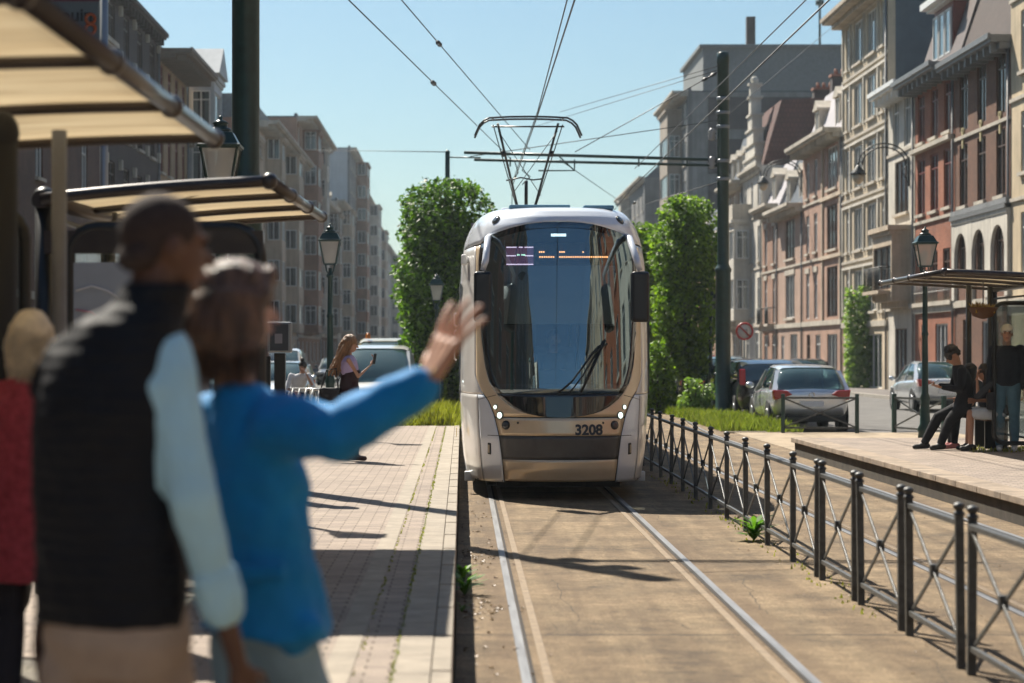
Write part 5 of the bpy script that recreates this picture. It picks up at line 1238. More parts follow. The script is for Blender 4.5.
# ---------------------------------------------------------------- vehicles
CG = glassmat('car_glass', (0.30, 0.42, 0.42), 0.55, 0.02, 2.2, (0.05, 0.10, 0.10))
REDL = mat('tail_red', (0.45, 0.01, 0.012), 0.12, var=0, coat=1)
HEADL = mat('car_headlight', (0.5, 0.52, 0.54), 0.1, 0.4, var=0, coat=1)
PLATE = mat('plate_white', (0.85, 0.87, 0.90), 0.5, var=0.05)
def car(name, label, x, y, rz, paint, L_=4.3, wd=1.76, H=1.45, kind='hatch', group='cars parked along the street', z0=RZ, sign=None, cat='car'):
    """local: front towards +y, rear at y=0"""
    rt = thing(name, label, cat, (x, y, z0), rz, group); hw = wd/2
    zb = {'hatch': 0.93, 'sedan': 0.90, 'van': 1.10, 'suv': 1.05}[kind]
    if kind == 'hatch': prof = [(0, 0.55, 0.86), (0.04, 0.42, 0.92), (0.25, 0.25, 0.95), (0.9, 0.2, 0.95), (2.6, 0.2, 0.93), (3.3, 0.2, 0.88), (3.9, 0.22, 0.78), (4.2, 0.30, 0.66), (4.3, 0.42, 0.58)]
    elif kind == 'sedan': prof = [(0, 0.5, 0.88), (0.05, 0.36, 0.95), (0.3, 0.24, 0.97), (0.8, 0.2, 0.96), (2.8, 0.2, 0.91), (3.5, 0.2, 0.86), (4.1, 0.22, 0.76), (4.4, 0.30, 0.66), (4.5, 0.42, 0.56)]
    else: prof = [(0, 0.5, 1.04), (0.05, 0.34, 1.08), (0.3, 0.25, 1.10), (1, 0.22, 1.10), (3.2, 0.22, 1.08), (3.7, 0.22, 1.02), (4.15, 0.25, 0.95), (4.35, 0.32, 0.85), (4.42, 0.45, 0.62)]
    k = L_/prof[-1][0]; rings = []
    for i, (yy, z_lo, z_hi) in enumerate(prof):
        e = min(1, 0.86+0.14*math.sin(PI/2*min(1, yy/0.5))) if yy < 0.5 else min(1.0, 0.80+0.20*math.sin(PI/2*min(1, (prof[-1][0]-yy)/0.7)))
        a = hw*e; yy *= k; m = (z_lo+z_hi)/2
        h = [(0.80*a, z_lo), (0.95*a, z_lo+0.06), (a, m-0.05), (a, m+0.06), (0.965*a, z_hi-0.06), (0.90*a, z_hi-0.01), (0.6*a, z_hi+0.015), (0.2*a, z_hi+0.03)]
        rings.append([(p[0], yy, p[1]) for p in h]+[(-p[0], yy, p[1]) for p in reversed(h)])
    bo = MB().loft(rings).build('body', paint, rt, fix=True, subs=1)
    if kind == 'hatch': gh = [(0.10, 0.92, 0.93, 0.70), (0.28, 0.92, 1.22, 0.66), (0.55, 0.92, 1.39, 0.62), (1.0, 0.92, 1.44, 0.62), (2.0, 0.90, 1.45, 0.62), (2.5, 0.9, 1.40, 0.60), (2.95, 0.90, 1.15, 0.66), (3.30, 0.88, 0.89, 0.70)]
    elif kind == 'sedan': gh = [(0.55, 0.93, 0.96, 0.66), (1.05, 0.93, 1.30, 0.60), (1.35, 0.92, 1.41, 0.57), (2.2, 0.9, 1.44, 0.57), (2.7, 0.9, 1.38, 0.57), (3.2, 0.9, 1.10, 0.64), (3.5, 0.87, 0.88, 0.68)]
    else: gh = [(0.04, 1.06, 1.10, 0.80), (0.12, 1.06, 1.5, 0.76), (0.22, 1.06, 1.74, 0.72), (0.6, 1.06, 1.84, 0.72), (2.4, 1.06, 1.88, 0.72), (2.9, 1.06, 1.80, 0.70), (3.45, 1.05, 1.35, 0.76), (3.8, 1.0, 1.05, 0.80)]
    s_ = H/{'hatch': 1.45, 'sedan': 1.44, 'van': 1.88, 'suv': 1.88}[kind]
    gl = MB(); roof = MB(); R1 = []
    for (yy, za, zc, e) in gh:
        zc2 = za+(zc-za)*1.0 if s_ == 1 else zc*s_; zc2 = max(zc2, za+0.01); wb = hw*0.90; wt = hw*(e+0.12)
        lo, hi = za-0.03, zc2
        R1.append([(wb, yy*k, lo), (lerp(wb, wt, 0.5), yy*k, lerp(lo, hi, 0.55)), (wt, yy*k, hi-0.05*min(1, (hi-lo)/0.3)), (wt*0.86, yy*k, hi), (0.4*wt, yy*k, hi+0.015)]+[(-0.4*wt, yy*k, hi+0.015), (-wt*0.86, yy*k, hi), (-wt, yy*k, hi-0.05*min(1, (hi-lo)/0.3)), (-lerp(wb, wt, 0.5), yy*k, lerp(lo, hi, 0.55)), (-wb, yy*k, lo)])
    gl.loft(R1, caps=True).build('window_glass', CG, rt, fix=True)
    # roof skin and pillars, 8 mm proud
    n = len(R1); i0 = next(i for i, g in enumerate(gh) if g[2] > (1.35 if kind != 'van' else 1.7)); i1 = max(i for i, g in enumerate(gh) if g[2] > (1.36 if kind != 'van' else 1.75))
    rows = [[(q[0]*1.012, q[1], q[2]+0.012) for q in R1[i][2:8]] for i in range(i0, i1+1)]
    roof.grid(rows)
    def pil(i, j, w_=0.07):
        for a_, c_ in ((0, 2), (9, 7)):
            p = [Vector(R1[i][a_]), Vector(R1[(i+j)//2][a_ if False else (1 if a_ == 0 else 8)]), Vector(R1[j][c_])]
            roof.beam(Vector(p[0])*1.0+Vector((math.copysign(0.01, p[0].x), 0, 0)), Vector(p[2])+Vector((math.copysign(0.01, p[2].x), 0, 0.0)), w_, 0.03)
    pil(n-1, i1); pil(0, i0, 0.12); mid = (i0+i1)//2
    for a_, c_ in ((0, 2), (9, 7)): roof.beam(Vector(R1[mid][a_])+Vector((math.copysign(0.01, R1[mid][a_][0]), 0, 0)), Vector(R1[mid][c_])+Vector((math.copysign(0.01, R1[mid][c_][0]), 0, 0)), 0.07, 0.03)
    o = roof.build('roof', paint, rt)
    wy = (0.78*k, (prof[-1][0]-0.85)*k)
    for yy in wy:
        for sg in (-1, 1):
            w_ = MB(); w_.tube([(sg*(hw-0.20), yy, 0.31), (sg*(hw-0.02), yy, 0.31), (sg*(hw+0.002), yy, 0.31)], [0.31, 0.31, 0.28], 22); wo_ = w_.build('wheel', RUBBER, rt)
            w_ = MB(); w_.tube([(sg*(hw+0.0025), yy, 0.31), (sg*(hw+0.012), yy, 0.31)], [0.21, 0.17], 18); w_.build('rim', mat('alloy', (0.45, 0.46, 0.48), 0.3, 0.8), wo_)
            w_ = MB(); w_.tube([(sg*(hw-0.012), yy, 0.32), (sg*(hw+0.0015), yy, 0.32)], [0.37, 0.37], 22); w_.build('wheel_arch', DARK, rt)
    tb_ = -0.012
    if kind == 'van': 
        for sg in (-1, 1): MB().box(sg*hw*0.86-0.07, sg*hw*0.86+0.07, -0.03, 0.10, 0.61*H, 0.86*H).build('tail_light', REDL, rt, bevel=0.03)
    else:
        for sg in (-1, 1):
            w_ = MB(); zc = 0.80 if kind == 'hatch' else 0.84
            w_.prism([(sg*hw*0.48, zc+0.02), (sg*hw*0.93, zc-0.10), (sg*hw*0.97, zc+0.13), (sg*hw*0.62, zc+0.11)], -0.04, 0.25, 'y'); w_.build('tail_light', REDL, rt, bevel=0.02, fix=True)
    bl = MB(); bl.box(-hw*0.86, hw*0.86, 0.0, 0.5, 0.22, 0.36); bl.build('rear_bumper', DARK, rt, bevel=0.03)
    MB().box(-0.26, 0.26, -0.035, 0.03, 0.56, 0.68).build('licence_plate', PLATE, rt)
    bm = MB(); bm.tube([(0.055*math.cos(a), -0.012, 0.82+0.055*math.sin(a)) for a in [2*PI*j/12 for j in range(12)]], 0.012, 5, closed=True); bm.build('emblem', CHROME, rt)
    for sg in (-1, 1):
        MB().sph((sg*hw*0.72, (prof[-1][0]-0.12)*k, prof[-1][2]+0.08+(0.12 if kind == 'van' else 0)), (0.17, 0.10, 0.08)).build('headlight', HEADL, rt)
        MB().sph((sg*(hw+0.10), (gh[-1][0]-0.35)*k, zb+0.06), (0.10, 0.06, 0.075)).build('wing_mirror', paint, rt)
    fr = MB(); zf = 0.48; fr.box(-hw*0.55, hw*0.55, L_-0.04, L_+0.015, zf-0.10, zf+0.10); fr.box(-hw*0.7, hw*0.7, L_-0.1, L_-0.02, 0.24, 0.34); fr.build('grille', DARK, rt, bevel=0.02)
    MB().box(-0.26, 0.26, L_+0.016, L_+0.03, 0.36, 0.47).build('licence_plate', PLATE, rt)
    if sign:
        MB().lathe([(0.09, 0), (0.09, 0.02), (0.075, 0.04), (0.07, 0.13), (0.04, 0.17), (0.005, 0.18)], (sign[0], sign[1], H+0.01), 14).build('beacon', mat('beacon_orange', (0.75, 0.22, 0.03), 0.25, var=0), rt)
    return rt
def paint(name, c, metal=0.5): return mat('car_'+name, c, 0.25, metal, var=0.03, coat=0.9)
SILC = paint('silver', (0.76, 0.79, 0.82), 0.6); DKC = paint('dark_grey', (0.04, 0.045, 0.055)); BLC = paint('steel_blue', (0.12, 0.20, 0.27)); WHC = paint('white', (0.70, 0.70, 0.68), 0.0); GRC = paint('grey', (0.20, 0.21, 0.22)); BLKC = paint('black', (0.012, 0.013, 0.015), 0.2); TEAL = paint('pale_blue', (0.28, 0.42, 0.48), 0.5); YEL = paint('cream_yellow', (0.62, 0.50, 0.24), 0.0)
PG = 'cars parked in the row right of the tram'
car('parked_car', 'silver hatchback with red wing shaped tail lights behind the low barrier', 7.68, 49.4, 0, SILC, group=PG)
car('parked_car', 'black car with upright red tail light just beyond the silver hatchback', 7.55, 54.4, 0, BLKC, 4.4, 1.78, 1.56, 'van', PG)
car('parked_car', 'grey blue car third in the row right of the mast', 7.55, 59.5, 0, BLC, 4.2, 1.72, 1.50, 'hatch', PG)
car('parked_car', 'pale blue car fourth in the row, its roof just seen by the mast', 7.55, 64.5, 0, TEAL, 4.3, 1.76, 1.60, 'hatch', PG)
car('parked_car', 'dark grey car seen between trunk and lamp post right of the tram', 7.6, 70.0, 0, DKC, 4.3, 1.76, 1.52, 'hatch', PG)
car('parked_car', 'pale van at the far end of the row right of the tram', 7.7, 76.0, 0, SILC, 4.8, 1.85, 1.90, 'van', PG)
car('parked_car', 'bluish white car at the far end of the row by the sign', 7.6, 83.0, 0, TEAL, 4.3, 1.76, 1.50, 'hatch', PG)
car('parked_car', 'silver saloon on the far side of the road behind the right lamp post', 14.0, 64.8, 0, SILC, 4.6, 1.80, 1.46, 'sedan', 'cars parked before the houses on the right')
car('parked_car', 'dark car parked further up before the houses on the right', 14.3, 92, 0, DKC, 4.3, 1.76, 1.45, 'hatch', 'cars parked before the houses on the right')
car('parked_car', 'grey car parked before the pink brick house on the right', 14.3, 118, 0, GRC, 4.3, 1.76, 1.5, 'hatch', 'cars parked before the houses on the right')
car('white_car', 'white people carrier with teal windscreen driving towards the camera behind the phone woman', -2.10, 58.5, PI, WHC, 4.5, 1.85, 1.90, 'van', None)
car('taxi', 'cream van with orange beacon following the white people carrier', -2.35, 72.5, PI, YEL, 4.9, 1.9, 2.15, 'van', None, sign=(0.55, 3.0), cat='van')
LG_ = 'cars parked on the left side of the street'
for i, (xx, yy, pc, kd, lb) in enumerate([(-7.0, 66, TEAL, 'van', 'pale blue car left of the woman in white, behind the railing'), (-5.4, 70, SILC, 'hatch', 'silver car right behind the bent woman with the hair bun'), (-8.6, 78, GRC, 'hatch', 'grey car parked left of the lamp post with the railing'), (-7.2, 92, WHC, 'van', 'white van parked further down on the left'),
                                       (-8.8, 104, BLC, 'hatch', 'steel blue car far down on the left'), (-6.6, 120, DKC, 'hatch', 'dark car far down on the left'), (-5.2, 140, SILC, 'van', 'silver van far down the left lane')]):
    car('parked_car', lb, xx, yy, PI, pc, 4.4, 1.78, 1.86 if kd == 'van' else 1.46, kd, LG_)
# ---------------------------------------------------------------- vegetation
LEAF = leafmat('leaf_green', (0.030, 0.075, 0.012), (0.21, 0.32, 0.04), 0.42)
LEAFD = leafmat('ivy_green', (0.014, 0.042, 0.010), (0.13, 0.24, 0.03), 0.36)
GRASSM = leafmat('grass_green', (0.08, 0.12, 0.025), (0.26, 0.28, 0.07), 0.35)
GRASSY = leafmat('grass_dry', (0.16, 0.17, 0.03), (0.30, 0.29, 0.06), 0.35)
BARK = mat('bark', (0.060, 0.045, 0.035), 0.9, var=0.4, scale=10, stretch=(1, 1, 0.2), bump=0.8, bscale=25)
def leaves(b, c, n, size, inside, rng, norm=None):
    """n bent leaves at points given by inside(rng)"""
    for _ in range(n):
        p = inside(rng); s = size*rng.uniform(0.6, 1.3)
        q = Vector((rng.gauss(0, 1), rng.gauss(0, 1), rng.gauss(0, 1)+0.5)).normalized()
        o = (p-c); 
        if o.length > 0: q = (q+o.normalized()*0.7).normalized()
        u = q.orthogonal().normalized(); a = rng.uniform(0, 2*PI); v = q.cross(u); u, v = u*math.cos(a)+v*math.sin(a), v*math.cos(a)-u*math.sin(a)
        b.add([p-u*s*0.5, p+v*s*0.36+q*s*0.08, p+u*s*0.55-q*s*0.05, p-v*s*0.36+q*s*0.08], [(0, 1, 2), (0, 2, 3)])
def hedge_tree(name, label, x, y, z0, rx, ry, zlo, zhi, n, size, m, seed, group, trunk=0.12, ivy=True, taper=0.1):
    rng = random.Random(seed); rt = thing(name, label, 'tree', (x, y, z0), 0, group)
    cz = (zlo+zhi)/2; hz = (zhi-zlo)/2
    clumps = [(rng.uniform(-1, 1), rng.uniform(-1, 1), rng.uniform(-1, 1), rng.uniform(0.10, 0.30)) for _ in range(70)]
    def inside(r):
        while True:
            a = Vector((r.uniform(-1, 1), r.uniform(-1, 1), r.uniform(-1, 1)))
            d = (abs(a.x)**4+abs(a.y)**4+abs(a.z)**5)**(1/4)
            if d > 1.0: continue
            if d < 0.55 and r.random() < 0.65: continue
            w_ = 1.0
            for (cx, cy, cz_, cr) in clumps:
                if (a-Vector((cx, cy, cz_))).length < cr and d > 0.72: w_ = 0.08; break
            if r.random() > w_: continue
            bul = 1+0.11*math.sin(a.z*8+seed)+0.08*math.sin(a.z*19+a.x*5+seed*2)+0.06*math.sin(a.z*33+a.y*7)+r.gauss(0, 0.05)
            tz = 1-taper*max(0, -a.z)
            return Vector((a.x*rx*bul*tz, a.y*ry*bul*tz, cz-z0+a.z*hz*(1+r.gauss(0, 0.02))))
    b = MB(); leaves(b, Vector((0, 0, cz-z0)), n, size, inside, rng); b.build('crown', m, rt)
    t = MB(); H = zhi-z0
    t.tube([(0, 0, -0.1), (0.03, 0.02, H*0.2), (-0.04, 0.0, H*0.45), (0.02, 0, H*0.75), (0, 0, H*0.93)], [trunk*1.4, trunk*1.05, trunk*0.9, trunk*0.6, trunk*0.2], 10)
    for k in range(12):
        zz = H*rng.uniform(0.28, 0.88); a = rng.uniform(0, 2*PI); l = rng.uniform(0.5, 0.85)
        t.tube([(0, 0, zz), (rx*l*0.5*math.cos(a), ry*l*0.5*math.sin(a), zz+0.25), (rx*l*math.cos(a), ry*l*math.sin(a), zz+0.6)], [trunk*0.4, trunk*0.25, 0.01], 6)
    t.build('trunk', BARK, rt)
    return rt
TG = 'clipped hedge trees lining the tracks'
hedge_tree('hedge_tree', 'tall dense ivy green hedge tree directly left of the tram', -0.45, 60.0, 0.1, 1.20, 1.4, 0.25, 6.2, 20000, 0.14, LEAFD, 1, TG)
hedge_tree('hedge_tree', 'hedge tree next behind the tall one left of the tram', -0.75, 69.0, 0.1, 1.1, 1.4, 0.4, 6.0, 7000, 0.19, LEAFD, 2, TG)
hedge_tree('hedge_tree', 'third hedge tree left of the tram, hidden behind the other two', -0.8, 79.0, 0.1, 1.1, 1.4, 0.8, 6.1, 4000, 0.22, LEAFD, 3, TG)
hedge_tree('hedge_tree', 'tallest hedge tree right of the tram beside the mast', 6.22, 62.5, 0.02, 0.92, 1.2, 0.9, 5.95, 15000, 0.135, LEAF, 4, TG, taper=0.25)
hedge_tree('hedge_tree', 'lower hedge tree between the tram and the tallest right tree', 5.75, 73.0, 0.02, 0.75, 1.1, 0.9, 5.8, 10500, 0.15, LEAF, 5, TG, taper=0.2)
hedge_tree('hedge_tree', 'hedge tree further back behind the tram roof on the right', 6.2, 84.0, 0.02, 1.0, 1.3, 1.0, 5.9, 5000, 0.21, LEAF, 6, TG)
hedge_tree('hedge_tree', 'farthest hedge tree in the row right of the tram', 6.3, 96.0, 0.02, 1.1, 1.4, 1.2, 6.0, 4000, 0.24, LEAF, 7, TG)
def shrub(name, label, x, y, z0, r, h, n, size, m, seed, cat='shrub', group=None):
    rng = random.Random(seed); rt = thing(name, label, cat, (x, y, z0), 0, group)
    def inside(q):
        while True:
            a = Vector((q.uniform(-1, 1), q.uniform(-1, 1), q.uniform(0, 1)))
            if a.x*a.x+a.y*a.y+(a.z-0.3)**2*1.6 < 1+0.3*math.sin(5*a.x+4*a.z+seed): return Vector((a.x*r, a.y*r, a.z*h))
    b = MB(); leaves(b, Vector((0, 0, h*0.3)), n, size, inside, rng); b.build('foliage', m, rt)
    t = MB()
    for k in range(7): a = 2*PI*k/7; t.tube([(0, 0, 0), (r*0.4*math.cos(a), r*0.4*math.sin(a), h*0.5), (r*0.6*math.cos(a), r*0.6*math.sin(a), h*0.85)], [0.03, 0.02, 0.006], 5)
    t.build('stem', BARK, rt)
    return rt
LEAFP = leafmat('leaf_pale', (0.12, 0.20, 0.05), (0.28, 0.38, 0.13), 0.35)
shrub('shrub', 'leafy shrub at the foot of the first right hedge tree, close to the tram', 5.25, 60, 0.02, 0.55, 1.9, 1800, 0.14, LEAF, 11)
shrub('shrub', 'pale leaved shrub between the two trunks right of the tram', 6.0, 57.5, 0.02, 0.5, 0.95, 1100, 0.12, LEAFP, 12)
shrub('shrub', 'small ivy shrub at the foot of the left hedge tree', -0.85, 57.5, 0.10, 0.45, 1.2, 1100, 0.13, LEAF, 13)
iv = shrub('ivy_plant', 'tall ivy climbing the garage front of the cream apartment house', 17.9, 101.6, 0.0, 0.75, 4.6, 2600, 0.22, LEAFP, 14, 'plant')
def weed(label, x, y, z, r, seed, n=26, m=None):
    rng = random.Random(seed); b = MB()
    for k in range(n):
        a = rng.uniform(0, 2*PI); l = r*rng.uniform(0.5, 1.1); h = r*rng.uniform(0.4, 1.5); w_ = r*0.11
        p = [Vector((0, 0, 0)), Vector((l*0.4*math.cos(a), l*0.4*math.sin(a), h*0.7)), Vector((l*math.cos(a), l*math.sin(a), h*0.85))]; s = Vector((-math.sin(a), math.cos(a), 0))*w_
        b.add([p[0], p[1]-s, p[1]+s, p[2]-s*1.3, p[2]+s*1.3, p[2]+(p[2]-p[1])*0.6], [(0, 1, 2), (1, 3, 4, 2), (3, 5, 4)])
    o = b.build('weed', m or LEAFW, loc=(x, y, z)); return tag(o, label, 'plant')
LEAFW = leafmat('weed_green', (0.05, 0.13, 0.02), (0.16, 0.30, 0.05), 0.4)
weed('bright green weed at the foot of the fence', 2.56, 19.7, 0, 0.17, 1, 46)
weed('leafy weed growing in the gap below the platform kerb', 0.02, 15.3, 0, 0.12, 2, 34)
weed('darker fern like weed in the gap just behind the leafy one', 0.0, 16.1, 0, 0.10, 3, 30)
weed('tiny weed by the near end of the gap below the platform', 0.0, 14.3, 0, 0.05, 4, 18)
# dry leaves and litter along the platform gap
rng = random.Random(5); b = MB()
for k in range(260):
    x = abs(rng.gauss(0, 0.16))+0.0; y = rng.choice([rng.gauss(14.6, 0.35), rng.uniform(9, 25), rng.uniform(9, 24), rng.gauss(18.3, 0.4)]); s = rng.uniform(0.008, 0.022); a = rng.uniform(0, 6)
    b.add([(x-s*math.cos(a), y-s*math.sin(a), 0.004), (x+s*math.sin(a), y-s*math.cos(a), 0.012), (x+s*math.cos(a), y+s*math.sin(a), 0.005), (x-s*math.sin(a), y+s*math.cos(a), 0.015)], [(0, 1, 2, 3)])
for k in range(420):
    x = rng.uniform(2.3, 4.9); y = rng.uniform(9, 30); s = rng.uniform(0.004, 0.014); a = rng.uniform(0, 6)
    b.add([(x-s*math.cos(a), y-s*math.sin(a), 0.004), (x+s*math.sin(a), y-s*math.cos(a), 0.009), (x+s*math.cos(a), y+s*math.sin(a), 0.005), (x-s*math.sin(a), y+s*math.cos(a), 0.010)], [(0, 1, 2, 3)])
tag(b.build('dry_leaves', leafmat('dead_leaf', (0.07, 0.035, 0.02), (0.30, 0.20, 0.12), 0.1)), kind='stuff')
def grass(label, areas, m, seed):
    rng = random.Random(seed); b = MB()
    for (x0, x1, y0, y1, z, n, h) in areas:
        for _ in range(n):
            x = rng.uniform(x0, x1); y = rng.uniform(y0, y1); hh = h*rng.uniform(0.4, 1.25)*(0.7+0.5*math.sin(x*3+y*0.9)**2); a = rng.uniform(0, 2*PI); l = hh*rng.uniform(0.1, 0.6); w_ = 0.010+0.012*h
            dx, dy = math.cos(a), math.sin(a)
            b.add([(x-dy*w_, y+dx*w_, z), (x+dy*w_, y-dx*w_, z), (x+dx*l*0.4+dy*w_*0.6, y+dy*l*0.4-dx*w_*0.6, z+hh*0.6), (x+dx*l, y+dy*l, z+hh)], [(0, 1, 2), (0, 2, 3)])
    o = b.build('grass', m); tag(o, label, 'grass', kind='stuff'); return o
grass('green grass strip between tram and parked cars', [(5.3, 6.75, 46, 64, 0.02, 11000, 0.20), (5.3, 6.75, 64, 90, 0.02, 3500, 0.3), (6.2, 6.9, 45.5, 50, 0.02, 1400, 0.14)], GRASSM, 1)
grass('tall yellow green grass at the end of the platform', [(-1.6, -0.08, 41.6, 46, 0.1, 5200, 0.42), (-1.6, -0.08, 46, 62, 0.1, 3000, 0.3)], GRASSY, 2)
grass('short moss in the platform joints', [(-0.305, -0.285, 8, 41, PZ, 700, 0.014), (-0.47, -0.455, 8, 41, PZ, 300, 0.012)], GRASSY, 3)
grass('dry grass tufts along the dirt', [(7.2, 9.4, 35.9, 36.6, 0.0, 900, 0.08), (7.0, 8.6, 30.8, 32.4, PZ-0.01, 500, 0.06), (2.5, 2.75, 14, 30, 0.0, 260, 0.03)], GRASSY, 4)
grass('faded flowers in the hanging basket', [(7.05, 7.31, 30.87, 31.13, 2.18, 500, 0.13)], leafmat('flower_dry', (0.16, 0.10, 0.03), (0.42, 0.27, 0.07), 0.3), 6)
# ---------------------------------------------------------------- people
SKD = mat('skin_dark', (0.13, 0.062, 0.038), 0.5, var=0.1, scale=12); SKL = mat('skin_light', (0.56, 0.30, 0.20), 0.5, var=0.08, scale=12); SKM = mat('skin_tan', (0.42, 0.22, 0.14), 0.5, var=0.08, scale=12)
EYE = mat('eye_dark', (0.02, 0.015, 0.012), 0.2, var=0); LIP = mat('lip', (0.35, 0.11, 0.09), 0.5, var=0)
HB = mat('hair_brown', (0.10, 0.045, 0.022), 0.45, var=0.5, scale=30, stretch=(4, 4, 0.4), bump=0.8, bscale=60)
HBD = mat('hair_dark', (0.018, 0.012, 0.010), 0.5, var=0.4, scale=25, bump=0.8, bscale=60)
HLB = mat('hair_light_brown', (0.26, 0.13, 0.055), 0.45, var=0.45, scale=22, stretch=(4, 4, 0.4), bump=0.8, bscale=60)
HW = mat('hair_blonde_white', (0.78, 0.66, 0.48), 0.5, var=0.2, scale=25, bump=0.8, bscale=60)
HSHORT = mat('hair_cropped', (0.045, 0.030, 0.026), 0.9, var=0.3, scale=60)
def cloth(name, c, rough=0.85, var=0.15, scale=6, bump=0.3, bs=18, sheen=0.0): return mat('cloth_'+name, c, rough, 0, var, scale, bump, bs, 0.25, sheen=sheen)
def vx(o, size, sm=6, f=0.6, disp=None):
    m = o.modifiers.new('Union', 'REMESH'); m.mode = 'VOXEL'; m.voxel_size = size; m.use_smooth_shade = True
    if sm: s = o.modifiers.new('Smooth', 'SMOOTH'); s.iterations = sm; s.factor = f
    if disp:
        t = bpy.data.textures.new('folds', 'CLOUDS'); t.noise_scale = disp[1]; t.noise_depth = 1
        d = o.modifiers.new('Folds', 'DISPLACE'); d.texture = t; d.strength = disp[0]; d.mid_level = 0.5
    return o
def hand(b, wrist, d, n, s=1.0, curl=0.35, spread=0.10, side=1, r=0.0085):
    """palm + four fingers + thumb. d: finger direction, n: palm normal (palm looks along n), side: +1 thumb towards d x n"""
    wrist = Vector(wrist); d = Vector(d).normalized(); n = (Vector(n)-d*Vector(n).dot(d)).normalized(); t = d.cross(n)*side
    L_ = 0.085*s
    for k in range(4):
        u = (0.036-0.024*k)*s; base = wrist+t*u*0.75; kn = wrist+d*L_+t*u
        b.cap(wrist+t*u*0.5+d*0.01*s, kn, 0.014*s, 0.0125*s, 8)
        ln = (0.040, 0.045, 0.042, 0.033)[k]*s; fd = (d+t*spread*(1.5-k)*0.8).normalized(); p = kn
        for j in range(3):
            c = curl*(j+0.6); q = (fd*math.cos(c)+n*math.sin(c)).normalized(); e = p+q*ln*(1-0.18*j); b.cap(p, e, (r-0.0006*j)*s*1.05, (r-0.0006*(j+1))*s*1.05, 8); p = e
    p = wrist+d*0.02*s+t*0.028*s; q = (d*0.55+t*0.75+n*0.35).normalized(); e = p+q*0.045*s; b.cap(p, e, 0.0145*s, 0.011*s, 8); q2 = (d*0.85+t*0.35+n*0.3).normalized(); b.cap(e, e+q2*0.032*s, 0.0105*s, 0.009*s, 8)
def standing(H, yaw, feet, lean=0.0):
    """default joints in root space; the person faces +y turned by yaw"""
    s = H/1.75
    J = dict(pel=(0, 0, 0.96), wst=(0, 0.01, 1.10), chs=(0, 0.0, 1.30), nek=(0, -0.015, 1.475), hed=(0, 0.02, 1.64), sR=(0.18, -0.01, 1.42), sL=(-0.18, -0.01, 1.42), eR=(0.225, -0.04, 1.13), eL=(-0.225, -0.04, 1.13),
             wR=(0.235, 0.04, 0.88), wL=(-0.235, 0.04, 0.88), hR=(0.09, 0, 0.93), hL=(-0.09, 0, 0.93), kR=(0.10, 0.02, 0.50), kL=(-0.10, 0.02, 0.50), aR=(0.10, -0.03, 0.09), aL=(-0.10, -0.03, 0.09))
    M = Matrix.Rotation(yaw, 3, 'Z')
    return {k: M @ (Vector(v)*s) for k, v in J.items()}
